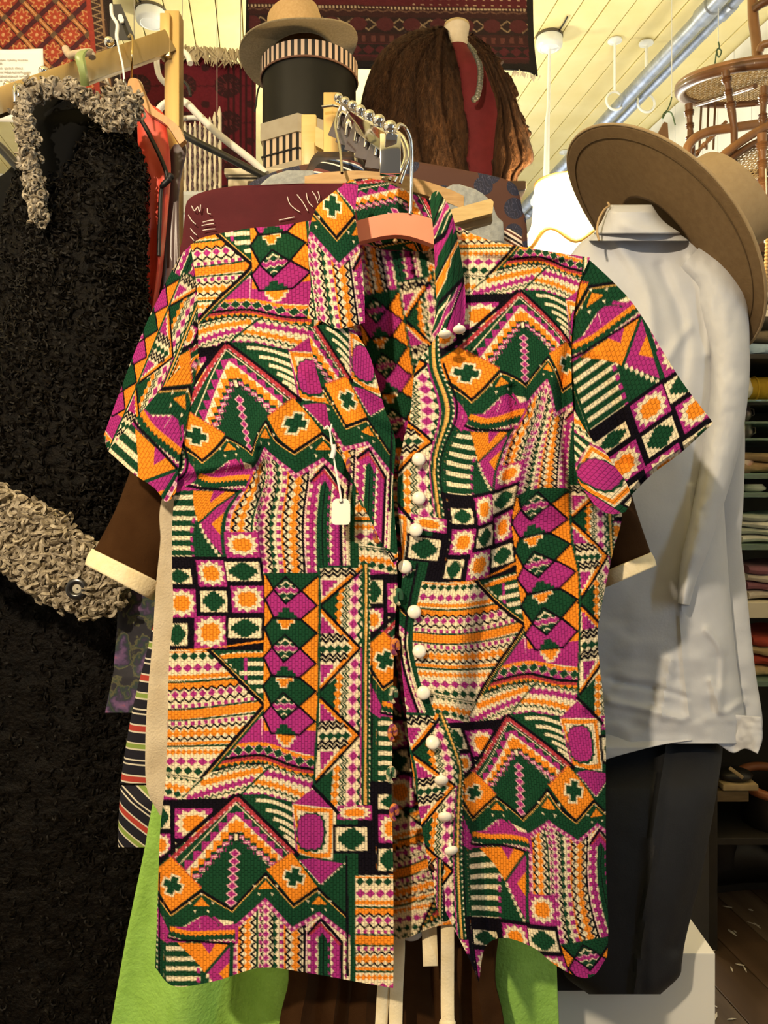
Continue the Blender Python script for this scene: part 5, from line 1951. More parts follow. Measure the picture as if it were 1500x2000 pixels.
trim_path = PP([(78, 425, 1.1800), (72, 400, 1.1800), (66, 360, 1.1750), (58, 310, 1.1700), (50, 260, 1.1650), (46, 215, 1.1650), (58, 185, 1.1650), (95, 168, 1.1650), (140, 178, 1.1700), (170, 196, 1.1750), (200, 218, 1.1800), (230, 240, 1.1800), (258, 238, 1.1800)])
MB().tube(smooth(trim_path, 60), np.interp(np.linspace(0, 1, 60), [0, .4, .6, 1], [.007, .009, .011, .010]), 10).obj('trim_roll', pm('trim_base', (.16, .125, .08), .85, (.26, .21, .15), 120, .8, 200), coat)
curls('trim_curls', trim_path, 1300, .003, .0060, .0055, coat, m_curl, .0024)
kn = PP([(222, 195, 1.1750), (236, 190, 1.1700), (252, 205, 1.1750), (240, 225, 1.1750)])
MB().tube(smooth(kn, 20), .012, 10).obj('collar_end', MATS['trim_base'], coat)
curls('collar_curls', kn, 420, .003, .0065, .008, coat, m_curl, .0024)
# turned-back cuff
cuffp = [(-70, 1010, 1.1450), (40, 1050, 1.1400), (110, 1098, 1.1400), (170, 1140, 1.1450), (225, 1165, 1.1550)]
limb('cuff', coat, cuffp, [84, 74, 66, 56, 28], .035, MATS['trim_base'], n=60, seg=40, noise=.006, cap=True)
Cc = smooth(cuffp, 40)
for wofs, cnt in ((-52, 620), (-26, 620), (0, 700), (26, 620), (52, 560)):
    T = np.gradient(Cc[:, :2], axis=0)
    T /= np.linalg.norm(T, axis=1)[:, None]
    N = np.c_[-T[:, 1], T[:, 0]]
    sc_ = np.interp(np.linspace(0, 1, 40), [0, .75, 1], [1.1, 1, .35])
    q = [P(Cc[i, 0]+N[i, 0]*wofs*sc_[i], Cc[i, 1]+N[i, 1]*wofs*sc_[i], Cc[i, 2]-.034) for i in range(40)]
    curls('cuff_curls', q, cnt, .0045, .0095, .006, coat, m_curl, .0031)
bt = MB().lathe([(.0001, .006), (.006, .0058), (.0075, .0075), (.011, .0085), (.0145, .007), (.0155, .003), (.0145, 0), (.0001, 0)], P(151, 1150, 1.0950), 40, align((.1, -1, .1))).obj('cuff_button', pm('black_button', (.010, .009, .009), .25, spec=.6), coat)
MB().lathe([(.0001, .0012), (.0062, .001), (.0068, 0)], P(151, 1150, 1.089), 24, align((.1, -1, .1))).obj('button_disc', pm('disc_grey', (.36, .33, .26), .35, (.44, .40, .33), 80), bt)
MB().lathe([(.0001, .0004), (.0012, .0003)], P(151, 1150, 1.0875), 10, align((.1, -1, .1))).obj('button_pin', MATS['black_button'], bt)

cj = thing('black_jacket', P(-40, 1900, 1.25), 'plain black jacket at far left behind the curly coat', 'jacket')
garment('body', cj, [(318, 30, 54), (328, 20, 70), (345, 2, 90), (380, -40, 110), (500, -80, 120), (900, -120, 110), (1900, -150, 100)], 1.52, .02, pm('black_gabardine', (.0022, .0022, .0021), .8, (.0035, .0033, .0031), 60, .2, 300, spec=.15), n=80)

# coral red garment on a wooden hanger
rd = thing('coral_dress', P(300, 900, 1.20), 'coral red satin dress hanging beside the black curly coat', 'dress')
m_red = pm('coral_satin', (.62, .055, .030), .42, (.68, .068, .036), 12, .1, 60, spec=.5)
garment('body', rd, [(186, 262, 268), (200, 264, 288), (220, 266, 318), (250, 268, 326), (330, 270, 334), (420, 272, 328), (540, 271, 316), (660, 270, 300), (900, 262, 310)], 1.30, .014, m_red, n=120, nf=2, amp=.010, ph=.8, noise=.004)
MB().tube(smooth(PP([(264, 192, 1.285), (270, 225, 1.282), (282, 245, 1.28), (310, 300, 1.278), (326, 345, 1.278), (315, 370, 1.278), (312, 430, 1.278), (310, 500, 1.278)]), 40), .0035, 8).obj('black_piping', pm('black_ribbon', (.008, .007, .008), .5), rd)
MB().tube(smooth(PP([(336, 340, 1.276), (328, 352, 1.274), (318, 362, 1.274), (314, 366, 1.276)]), 16), [.003, .006, .0065, .006, .005, .0055, .006, .005, .005, .005, .005, .005, .005, .004, .004, .003], 8).obj('bow', MATS['black_ribbon'], rd)
sk = thing('brown_satin_dress', P(335, 900, 1.23), 'slice of plum brown satin between coral dress and burgundy blouse', 'dress')
m_plum = pm('plum_satin', (.055, .028, .028), .35, (.10, .055, .05), 20, spec=.6, stretch=(1, 1, .2))
garment('body', sk, [(282, 340, 362), (300, 330, 364), (360, 322, 352), (420, 318, 350), (520, 310, 352), (900, 300, 360)], 1.318, .008, m_plum, n=60, nf=3, amp=.004)
wh = thing('wooden_hanger', P(310, 260, 1.19), 'varnished wooden hanger with brass hook on the brass rack', 'hanger')
m_hw = pm('varnished_beech', (.50, .24, .075), .32, (.58, .30, .10), 24, .1, 90, stretch=(4, 1, 1), coat=.4)
hanger_body([(251, 170), (254, 156), (264, 153), (276, 160), (288, 190), (304, 215), (330, 232), (352, 250), (364, 276)], [(256, 186), (262, 190), (270, 196), (278, 206), (292, 226), (312, 238), (330, 252), (345, 276), (352, 286)], 1.29, .014).obj('hanger_bar', m_hw, wh)
wire_hook(wh, [(251, 72, 1.30), (255, 68, 1.29), (259, 78, 1.275), (258, 110, 1.26), (257, 152, 1.29)], .0018, pm('brass_wire', (.55, .40, .18), .25, metal=1.0))
# cord tag
ctg = thing('black_swing_tag', P(240, 70, 1.26), 'black swing tag with white slot behind the brass arm', 'tag')
MB().prism(PP([(218, 8), (236, 8), (262, 70), (262, 78), (216, 78), (214, 60)], 1.45), (0, .002, 0)).obj('card', pm('black_card', (.02, .018, .016), .5), ctg, False)
MB().prism(PP([(230, 30), (233, 27), (238, 28), (242, 38), (241, 44), (236, 45), (231, 38)], 1.447), (0, .002, 0)).obj('slot', pm('slot_white', (.75, .74, .70), .5), ctg, False)
MB().tube(smooth(PP([(217, 10, 1.40), (219, 30, 1.36), (229, 48, 1.32), (228, 70, 1.28), (232, 95, 1.22), (240, 130, 1.2), (244, 172, 1.19)]), 40), [.0030]*24+[.0016]*16, 8).obj('white_cord', pm('white_cord', (.78, .77, .75), .7), ctg)
gh = thing('green_hanger_clip', P(162, 165, 1.19), 'pale green plastic hook strap looped over the brass arm', 'hook')
m_gp = pm('green_plastic', (.20, .26, .08), .35, (.27, .33, .12), 20, spec=.5)
G = []
for i, (x, y, w) in enumerate(smooth([(166, 168, 9), (164, 150, 8.5), (160, 130, 9), (156, 112, 10), (160, 102, 9), (166, 98, 7), (172, 96, 4)], 24)):
    dd = 1.195-.02*math.sin(i/23*3.1)
    G.append([P(x-w, y, dd), P(x-w*.5, y, dd-.005), P(x+w*.5, y, dd-.005), P(x+w, y, dd), P(x, y, dd+.004)])
MB().grid(np.array(G), cv=True).obj('strap', m_gp, gh)
MB().tube(smooth(PP([(128, 95, 1.25), (136, 108, 1.24), (146, 106, 1.22), (160, 104, 1.20), (176, 102, 1.22), (180, 112, 1.22)]), 24), .006, 8).obj('ribbon', pm('tan_ribbon', (.42, .31, .20), .7, (.5, .4, .28), 60), gh)
hk2 = thing('steel_hook_pair', P(34, 190, 1.18), 'pair of flat steel hanger hooks beside the end ball', 'hook')
for x in (30, 38):
    MB().tube(smooth(PP([(x, 200, 1.16), (x-1, 172, 1.16), (x+2, 166, 1.175), (x+4, 176, 1.19)]), 20), .0030, 8).obj('hook', m_chrome, hk2)

# white and black tubular hangers hanging beyond the rack post
m_wp = pm('white_plastic', (.72, .68, .60), .35, (.76, .72, .64), 10, spec=.5)
wt = thing('white_tube_hanger', P(420, 330, 1.60), 'white tubular plastic hanger behind the brass post', 'hanger')
MB().tube(smooth(PP([(305, 222, 1.62), (320, 204, 1.62), (345, 196, 1.61), (365, 202, 1.60), (385, 222, 1.60), (430, 265, 1.59), (490, 312, 1.58), (520, 340, 1.57)]), 50), .0075, 12).obj('shoulder_tube', m_wp, wt)
MB().tube(smooth(PP([(340, 233, 1.61), (380, 230, 1.605), (402, 236, 1.60)]), 20), .005, 10).obj('cross_tube', m_wp, wt)
MB().tube(smooth(PP([(372, 124, 1.58), (366, 108, 1.59), (352, 98, 1.60), (334, 96, 1.61), (312, 100, 1.62), (306, 120, 1.62), (312, 150, 1.62), (330, 170, 1.62), (340, 195, 1.615)]), 40), .006, 10).obj('hook', m_wp, wt)
bt2 = thing('black_tube_hanger', P(440, 330, 1.50), 'black tubular hanger crossing in front of the woven strip mat', 'hanger')
m_bp = pm('black_plastic', (.010, .009, .008), .4)
MB().tube(smooth(PP([(352, 258, 1.50), (380, 275, 1.49), (440, 305, 1.47), (522, 348, 1.44)]), 30), .0068, 10).obj('shoulder_tube', m_bp, bt2)
MB().tube(smooth(PP([(372, 188, 1.52), (368, 170, 1.52), (356, 158, 1.52), (340, 158, 1.52), (330, 178, 1.52), (338, 205, 1.52), (348, 230, 1.51), (354, 258, 1.50)]), 30), .003, 8).obj('hook', m_bp, bt2)
bt3 = thing('black_coat_hanger', P(0, 330, 1.4), 'dark hanger arm at the far left edge above the black jacket', 'hanger')
MB().tube(smooth(PP([(-60, 240, 1.42), (0, 288, 1.41), (34, 324, 1.40), (60, 345, 1.39)]), 20), .0085, 10).obj('shoulder_tube', m_bp, bt3)
wire_hook(bt3, [(-60, 240, 1.42), (-62, 228, 1.42), (-58, 216, 1.30), (-52, 215, 1.18)], .002)

# typed notice
pn = thing('paper_notice', P(40, 240, 1.42), 'white paper notice with faint typed lines at upper left', 'notice')
g_ = coons([(-60, 96), (-60, 240)], [(84, 95), (84, 180), (50, 240)], [(-60, 96), (20, 97), (84, 95)], [(-60, 240), (0, 238), (50, 240)], nu=20, nv=16)
Dn = 1.46+.006*np.sin(g_[0]/30)
o = MB().grid(np.stack([(g_[0]-750)/FPX*Dn, Dn, CZ+(HY-g_[1])/FPX*Dn], -1)).obj('sheet', pm('paper_white', (.78, .76, .70), .8), pn)
solid(o, .0006)
m_ink = pm('faint_ink', (.42, .41, .38), .8)
for y, segs in ((117, ((-20, 10), (14, 31), (34, 53))), (123, ((-20, 3),)), (133, ((-20, 4), (8, 26), (29, 43))), (141, ((-20, 4), (7, 20), (23, 58))), (149, ((-20, 12), (15, 34), (37, 52), (55, 58), (61, 64))), (157, ((-20, 3), (7, 16), (19, 41)))):
    mb = MB()
    for x0, x1 in segs:
        x = x0
        while x < x1:                                # letters too blurred to read: short uneven strokes
            w = RNG.uniform(1.5, 3.2)
            xc = x+w/2
            mb.box(P(xc, y+RNG.uniform(-.5, .5), 1.4575+.006*math.sin(xc/30)), (w*.00082, .0004, RNG.uniform(.0018, .0034)))
            x += w+.5
    mb.obj('text_line', m_ink, pn, False)

# ---------------------------------------------------------------- rugs


def rug(name, L, R, T, B, d, colf, label, slant=0.0, step=2.2, parent=None):
    X, Y = coons(L, R, T, B, step)
    D = d+slant*(X-X.mean())/100+.012*np.sin(X/70+Y/200)
    root = thing(name, P(float(X.mean()), float(Y.max()), d), label, 'rug')
    u = np.linspace(0, 1, X.shape[1])[None].repeat(X.shape[0], 0)
    v = np.linspace(0, 1, X.shape[0])[:, None].repeat(X.shape[1], 1)
    C = colf(X, Y, u, v)
    C = C*(1+.22*fbm(X/3.2, Y/3.2, 2))[..., None]
    G = np.stack([(X-750)/FPX*D, D, CZ+(HY-Y)/FPX*D], -1)
    o = fast_grid('pile', G, vcol('rug_pile', .95, .8, 500, sheen=.2), root, np.clip(C, 0, 1))
    solid(o, .008, 1)
    return root, G


def pick(conds, default):
    out = np.zeros(conds[0][0].shape+(3,))
    out[:] = default
    for m_, c in conds:
        out[m_] = c
    return out


def rug_lattice(X, Y, u, v):
    # lattice of dark and light bars with eight-pointed stars
    a = (X+Y*1.05+16)/66.0
    b = (X-Y*.92+24)/66.0
    fa, fb = np.abs(a-np.round(a)), np.abs(b-np.round(b))
    ca, cb = (a-np.floor(a)-.5), (b-np.floor(b)-.5)
    th = np.arctan2(cb, ca)
    rr = np.hypot(ca, cb)
    star_ = rr < .30+.07*np.cos(8*th)
    rim = np.abs(rr-(.30+.07*np.cos(8*th))) < .035
    core = rr < .07
    parity = (np.round(a).astype(int) % 2 == 0)
    C = pick([(star_, (.30, .045, .022)), (rim, (.46, .22, .085)), (core, (.50, .26, .12)),
              (fa < .10, (.055, .014, .018)), ((fa < .10) & (fa > .075), (.015, .008, .008)),
              ((fb < .12), (.30, .10, .035)), ((fb < .12) & (fb > .085), (.02, .010, .008)), ((fb < .03), (.46, .24, .10)),
              ((fa < .10) & (fb < .12), (.10, .06, .035))], (.20, .028, .018))
    # border at the right
    bx = X-(172+Y*.10)
    tri = np.abs(((Y/14) % 1)-.5)*2
    C2 = pick([(bx > 8, (.035, .018, .014)), ((bx > 8) & (np.abs((bx-8)/20-tri) < .16), (.26, .17, .09)), ((bx > 26) & (bx < 30), (.22, .12, .06)), (bx > 34, (.018, .011, .009))], (.26, .035, .022))
    C[bx > -2] = C2[bx > -2]
    return C


rug('lattice_rug', [(-70, -60), (-70, 210)], [(214, -60), (240, 206)], [(-70, -60), (214, -60)], [(-70, 210), (240, 206)], 2.05, rug_lattice, 'orange red rug with star lattice hanging at upper left', step=1.6)


def rug_gul(X, Y, u, v):
    gx, gy = ((X-270)/88.0), ((Y-170)/72.0)
    cx, cy = gx-np.round(gx), gy-np.round(gy)
    e_ = np.abs(cx)/.33+np.abs(cy)/.33
    e2 = np.hypot(cx/.30, cy/.32)
    spk = np.abs(np.sin(6*np.arctan2(cy, cx))) < .35
    sm = np.hypot(gx-.5-np.round(gx-.5), (gy-.5-np.round(gy-.5)))
    return pick([(e2 < 1, (.030, .010, .012)), ((e2 < .92) & spk, (.085, .016, .022)), (e2 < .28, (.10, .02, .024)), (sm < .10, (.035, .010, .012)),
                 ((np.abs(cy) < .018) & (e2 > 1), (.05, .008, .012)), ((X > 440) & (np.abs((X-452) % 12-6) < 2), (.03, .008, .010))], (.105, .010, .018))


rg2, G2 = rug('gul_rug', [(236, 96), (240, 360)], [(500, 132), (500, 380)], [(236, 96), (360, 106), (500, 132)], [(240, 360), (380, 366), (500, 380)], 2.62, rug_gul, 'dark crimson rug with round medallions and fringed top edge')
m_fr = pm('wool_fringe', (.42, .34, .20), .9, (.52, .44, .29), 60, .4, 300)


def fringe(parent, pts, n, length, spread, mat, r=.0022, down=-1.0):
    C = smooth(pts, 200)
    mb = MB()
    for i in range(n):
        p = C[int(i/n*199)]+RNG.normal(0, 1, 3)*[.004, .004, .002]
        L = length*RNG.uniform(.6, 1.15)
        sx = RNG.normal(0, spread)
        q = [p, p+[sx*.3*L, -.006, down*.35*L], p+[sx*.8*L, -.008, down*.75*L], p+[sx*1.2*L, -.006, down*L]]
        mb.tube(smooth(q, 6), [r, r*1.2, r, r, r*.8, r*.5], 5, False)
    o = mb.obj('fringe', mat, parent)
    o['kind'] = 'stuff'
    return o


fringe(rg2, PP([(352, 92, 2.60), (400, 94, 2.60), (440, 97, 2.60), (470, 100, 2.60)]), 110, .055, .35, m_fr, .0030)
fringe(rg2, PP([(265, 92, 2.60), (300, 92, 2.60), (320, 92, 2.60)]), 40, .035, .35, m_fr, .0028)


def rug_border(X, Y, u, v):
    y0 = 18+(X-750)*.018
    r1 = np.abs((Y-y0))
    dash = ((X/7.0) % 1) < .55
    w1 = np.abs(((X/22.0) % 1)-.5)*14
    fl = np.hypot(((X-700)/52-np.round((X-700)/52))*52/17, (Y-y0-32)/13)
    x2 = np.abs(np.abs(((X/30.0) % 1)-.5)*22-np.abs(Y-y0-33)) < 1.6
    dots = (np.hypot(((X/17) % 1)-.5, (((Y-y0)/13) % 1)-.5) < .18) & (Y < y0-7)
    return pick([(Y < y0-4, (.070, .010, .014)), (dots & (X > 800), (.34, .24, .16)), ((r1 < 2.2) & dash, (.36, .27, .18)),
                 ((Y > y0+3) & (Y < y0+14) & (np.abs(Y-y0-4-w1*.6) < 1.5), (.10, .05, .035)),
                 ((Y > y0+18) & (Y < y0+50), (.020, .010, .010)), ((Y > y0+18) & (Y < y0+50) & x2, (.20, .14, .085)), ((fl < 1) & (Y > y0+14) & (Y < y0+52), (.060, .014, .016)),
                 ((Y > y0+54) & (Y < y0+66) & (np.abs(((X/18) % 1)-.5) < .22), (.085, .028, .024)), ((Y > y0+70) & (Y < y0+96), (.06, .012, .016)), ((Y > y0+72) & (Y < y0+92) & (np.abs(((X/24.0) % 1)-.5)*18 < np.abs(Y-y0-82)), (.016, .010, .010)),
                 (Y > y0+104, (.010, .008, .008)), (X > 1028+(Y*.04), (.010, .008, .008)), (X < 486, (.010, .008, .008))], (.032, .011, .011))


rg3, G3 = rug('border_rug', [(482, -70), (480, 60), (476, 132)], [(1040, -70), (1042, 70), (1050, 150)], [(482, -70), (760, -70), (1040, -70)], [(476, 132), (760, 136), (1000, 138), (1050, 150)], 2.50, rug_border, 'dark maroon rug with patterned border hanging behind fur stole', step=1.8)
fringe(rg3, PP([(1000, 138, 2.49), (1020, 142, 2.49), (1050, 150, 2.49)]), 30, .018, .3, pm('white_fringe', (.62, .58, .50), .9), .0018)

for root_, p0, p1 in ((rg2, P(262, 100, 2.63), P(470, 124, 2.63)), (rg3, P(500, -66, 2.51), P(1020, -66, 2.51))):
    for p in (p0, p1):
        MB().tube([p, (p[0], p[1], CEIL)], .0016, 6).obj('hanging_cord', pm('grey_cord', (.35, .32, .26), .8), root_)

# strip mat of cream cloth with dark weft
mt_ = thing('strip_mat', P(395, 372, 2.15), 'cream woven mat with dark broken weft lines behind black hanger', 'mat')
m_sm = pm('cream_strip', (.66, .58, .40), .9, (.74, .67, .50), 40, .3, 200)
m_wf = pm('dark_weft', (.05, .028, .030), .9, (.16, .10, .10), 200, lo=.45, hi=.55)
for i in range(9):
    x = 352+i*9.6
    top = (242, 238, 240, 236, 237, 240, 228, 218, 208)[i]
    G = []
    for y in np.linspace(top, 374, 14):
        w = 4.0 if y > top+12 else 1.0+3.0*(y-top)/12
        dd = 2.15+.004*math.sin(y/9+i)
        G.append([P(x-w, y, dd), P(x-w*.4, y, dd-.004), P(x+w*.4, y, dd-.004), P(x+w, y, dd), P(x, y, dd+.003)])
    MB().grid(np.array(G), cv=True).obj('strip', m_sm, mt_)
    if i < 8:
        MB().tube(np.array([P(x+4.8+RNG.uniform(-.6, .6), y, 2.144) for y in np.linspace(top+8, 372, 26)]), RNG.uniform(.0014, .0046, 26), 6).obj('weft_line', m_wf, mt_)

for x in (356, 424):
    p = P(x, 300, 2.156)
    MB().tube([p, (p[0], p[1], CEIL)], .0010, 6).obj('hanging_cord', pm('grey_cord', (.35, .32, .26), .8), mt_)

# ---------------------------------------------------------------- cabinet, hat boxes and felt hat
cb = thing('tall_cabinet', (P(720, 360, 2.0)[0], 2.08, 0), 'tall dark wood cabinet hidden behind the hanging clothes', 'cabinet')
cw = (P(990, 0, 2.0)[0]-P(520, 0, 2.0)[0])
cx_ = P(755, 0, 2.0)[0]
CT = 2.03
m_cab = pm('cabinet_wood', (.06, .030, .014), .5, (.09, .048, .024), 14, .2, 80, stretch=(1, 1, .15))
MB().box((cx_, 2.16, CT/2), (cw, .62, CT-.03), None, .004).obj('carcass', m_cab, cb)
MB().box((cx_, 2.16, CT-.012), (cw+.04, .66, .024), None, .006).obj('cabinet_top', m_cab, cb)
for s in (-1, 1):
    dr = MB().box((cx_+s*cw/4, 1.84, CT/2), (cw/2-.02, .02, CT-.12), None, .004).obj('door', m_cab, cb)
    MB().sphere((cx_+s*.03, 1.824, CT/2), .012, 12, 8).obj('knob', m_brass, dr)

hx = P(575, 330, 1.90)
xb = thing('octagonal_hat_box', (hx[0], hx[1]+.12, CT), 'black and cream striped octagonal hat box with grey lid', 'hat box')
m_hs = stripes('box_stripes', (1, .0, 0), .0180, [(0, (.014, .012, .011)), (.45, (.62, .47, .32))], .6, .05)
m_hl = pm('box_lid_grey', (.36, .31, .23), .6, (.40, .35, .27), 30)
c0 = np.array([hx[0]+.005, hx[1]+.14, 0])


def ngon(r, z, n=6, rot=-math.pi/2):
    return [c0+np.array([r*math.cos(rot+2*math.pi*k/n), r*math.sin(rot+2*math.pi*k/n), z]) for k in range(n)]


Z0, Z1 = 2.086, 2.235
MB().prism(ngon(.112, Z0+.03), (0, 0, Z1-Z0-.06)).obj('box_side', m_hs, xb, False)
MB().prism(ngon(.118, Z1-.045), (0, 0, .045)).obj('lid', m_hl, xb, False)
MB().prism(ngon(.118, Z0), (0, 0, .032)).obj('base_band', m_hl, xb, False)
cd = ngon(.1145, Z1-.085)
MB().tube(np.array(cd+cd[:1]), .0022, 6).obj('cord', pm('black_cord', (.010, .009, .009), .7), xb)
cbx = thing('cream_flat_box', (hx[0]-.03, 2.03, CT), 'flat cream box lid under the striped hat box', 'box')
MB().box((hx[0]-.03, 2.03, CT+.020), (.27, .26, .038), None, .004).obj('box_base', pm('cream_card', (.66, .56, .38), .7), cbx)
MB().box((hx[0]-.03, 2.03, CT+.047), (.285, .275, .016), None, .003).obj('box_lid', pm('cream_card2', (.72, .63, .45), .7), cbx)
MB().box((hx[0]-.03, 2.03, CT+.032), (.276, .266, .004), None, .001).obj('box_seam', m_dark, cbx)

rbx = P(603, 100, 2.05)
R0 = .129
zb_ = Z1+.001
zt_ = P(603, 100, 2.05-R0)[2]
rh = thing('round_hat_box', (rbx[0], 2.07, zb_), 'round black hat box with black and cream striped lid band', 'hat box')
cR = np.array([rbx[0], 2.07, 0])
MB().lathe([(.001, zb_), (R0*.97, zb_), (R0*.97, zt_+.01)], cR, 64).obj('box_side', pm('black_paper', (.006, .0055, .0045), .5, (.008, .0075, .006), 20, spec=.25), rh)
n_s = 46
lidv = MB().lathe([(R0*1.0, zt_), (R0*1.0, zt_+.042)], cR, 2*n_s)
o = lidv.obj('lid_band', None, rh, False)
o.data.materials.append(pm('band_cream', (.60, .44, .33), .7))
o.data.materials.append(pm('band_black', (.012, .010, .010), .6))
for p in o.data.polygons:
    p.material_index = p.index % 2
solid(o, .003)
MB().lathe([(.001, zt_+.043), (R0, zt_+.043), (R0, zt_+.040)], cR, 64).obj('lid_top', pm('band_black', (.012, .010, .010), .6), rh)
a_ = np.linspace(0, 2*math.pi, 65)
MB().tube(np.c_[cR[0]+R0*1.004*np.cos(a_), cR[1]+R0*1.004*np.sin(a_), np.full(65, zt_)], .0025, 6, False).obj('lid_edge', pm('edge_brown', (.16, .075, .05), .6), rh)
MB().tube(smooth([P(507, 168, 1.97), P(503, 180, 1.96), P(500, 205, 1.96), P(497, 218, 1.97)], 16), .0025, 6).obj('handle_cord', MATS['black_cord'], rh)
# felt hat leaning on the lid
fh = thing('felt_hat', tuple(P(585, 95, 2.0)), 'grey brown felt hat resting on top of the round hat box', 'hat')
m_felt = pm('grey_felt', (.22, .175, .105), .95, (.29, .235, .15), 160, .4, 400, sheen=.5)
m_felt2 = pm('tan_felt', (.50, .32, .14), .95, (.56, .37, .18), 160, .4, 400, sheen=.4)


def hat(root, c, axis, twist, crown_r, crown_h, brim_r, mat, mat2, curl, crease=.3, ov=1.12, droop=0.0, back=0.0):
    M = align(axis, twist)
    seg = 96
    a = np.arange(seg)/seg*2*np.pi
    G = []
    for i in range(22):
        t = i/21.0
        r = crown_r*.99+(brim_r-crown_r)*t
        z = curl*(t**2)*(np.abs(np.cos(a))**1.5)-droop*(t**2)*np.abs(np.sin(a))**2+.004*np.sin(t*3.1)
        rr = r*(1-.10*t*np.abs(np.cos(a))**2*(curl > .03))
        G.append(np.c_[rr*np.cos(a), rr*np.sin(a)*ov, z])
    b = MB()
    b.grid(np.array(G) @ M.T+np.array(c), cv=True)
    o = b.obj('brim', mat, root)
    solid(o, .003)
    E = np.array(G[-1]) @ M.T+np.array(c)
    MB().tube(np.vstack([E, E[:1]]), .0022, 6, False).obj('brim_edge', mat, o)
    H = []
    for i in range(26):
        t = i/25.0
        if t < .7:
            q = t/.7
            r, z = crown_r*(1-.10*q), crown_h*q
            zz = np.full(seg, z)
        else:
            q = (t-.7)/.3
            r, z = crown_r*.90*(1-q)**.6 if q < 1 else 1e-4, crown_h*(1+.06*math.sin(q*math.pi))
            zz = np.full(seg, z)-crease*crown_h*q**1.5*(1-.2*np.abs(np.sin(a)))
        sx = 1-.28*t*t*crease*2
        H.append(np.c_[r*sx*np.cos(a), r*np.sin(a)*ov, zz])
    MB().grid(np.array(H) @ M.T+np.array(c), cv=True).obj('crown', mat2, root)
    K = []
    for t in (0.02, .12, .2):
        K.append(np.c_[(crown_r*(1-.02*t)+.002)*np.cos(a), (crown_r*(1-.02*t)+.002)*np.sin(a)*ov, np.full(seg, crown_h*t)])
    MB().grid(np.array(K) @ M.T+np.array(c), cv=True).obj('hat_band', mat, root)
    return M


hc = np.array([P(584, 84, 2.05)[0], 2.06, 2.462])
hat(fh, hc, (-.17, .03, .98), .3, .082, .105, .158, m_felt, m_felt2, .014, .25, 1.08, .020)

# ---------------------------------------------------------------- dress form with fur stole
FD = 2.20
fm = thing('dress_form', tuple(P(900, 400, FD)*[1, 1, 0]+[0, 0, CT]), 'dress form in a dark red top and bead necklace behind the rail', 'mannequin')
m_rt = pm('dark_red_jersey', (.11, .004, .007), .8, (.13, .006, .010), 40, .3, 400)
m_cn = pm('form_cloth', (.62, .52, .38), .8, (.68, .58, .44), 60, .2, 300)
fx = P(908, 0, FD)[0]
zN = P(895, 45, FD)[2]


def ring(z, a, b, cx=0, cy=0, n=48, rz=0.0):
    t = np.arange(n)/n*2*np.pi
    x, y = a*np.cos(t), b*np.sin(t)
    return np.c_[fx+cx+x*math.cos(rz)-y*math.sin(rz), FD+cy+x*math.sin(rz)+y*math.cos(rz), np.full(n, z)]


nx = P(893, 0, FD)[0]-fx
rz = -.55
G = [ring(zN-.090, .034, .036, nx, .02), ring(zN-.06, .033, .035, nx, .02), ring(zN-.02, .034, .036, nx*.98, .02), ring(zN, .037, .038, nx*.98, .02), ring(zN+.005, .030, .030, nx*.98, .02), ring(zN+.006, .001, .001, nx*.98, .02)]
MB().grid(np.array(G), cv=True).obj('neck', m_cn, fm)
MB().lathe([(.001, .012), (.025, .010), (.036, .003), (.038, -.006)], (fx+nx*.98, FD+.02, zN+.004), 36).obj('neck_cap', pm('cap_gold', (.45, .33, .16), .45, (.5, .38, .2), 40), fm)
prof = [(-.075, .036, .038, nx), (-.10, .048, .048, nx*.9), (-.13, .070, .060, nx*.6), (-.16, .100, .072, nx*.3), (-.20, .115, .080, 0), (-.27, .120, .085, 0), (-.36, .118, .088, 0), (-.46, .145, .10, 0), (-.54, .140, .095, 0), (-.62, .165, .11, 0)]
zs = np.array([p[0] for p in prof])
tt = np.linspace(zs[0], zs[-1], 50)
G = [ring(zN+z, *(np.interp(-z, -zs, [p[k] for p in prof]) for k in (1, 2)), np.interp(-z, -zs, [p[3] for p in prof]), 0, 64, rz) for z in tt]
MB().grid(np.array(G), cv=True).obj('top', m_rt, fm)
MB().tube([(fx, FD, zN-.60), (fx, FD, CT+.02)], .018, 16).obj('stand_pole', m_cab, fm)
MB().lathe([(.001, .03), (.05, .028), (.12, .012), (.13, 0), (.001, 0)], (fx, FD, CT+.001), 40).obj('stand_base', m_cab, fm)
nk = smooth(PP([(918, 88, 2.14), (930, 108, 2.10), (938, 135, 2.08), (937, 165, 2.065), (932, 188, 2.06), (926, 194, 2.06)]), 26)
m_bead = pm('dark_beads', (.05, .055, .05), .3, (.16, .15, .12), 200, spec=.6)
ncl = thing('bead_necklace', tuple(nk[-1]), 'dark bead necklace hanging on the red top', 'necklace')
for p in nk:
    MB().sphere(p, .0085, 10, 6).obj('bead', m_bead, ncl)

stole = thing('fur_stole', tuple(P(880, 380, FD)), 'brown mink fur stole draped over the dress form shoulders', 'stole')
m_fur = pm('mink_fur', (.050, .017, .004), .75, (.12, .046, .012), 22, 1.0, 240, sheen=.2, bdist=.010, stretch=(3.2, 3.2, .6), detail=5)


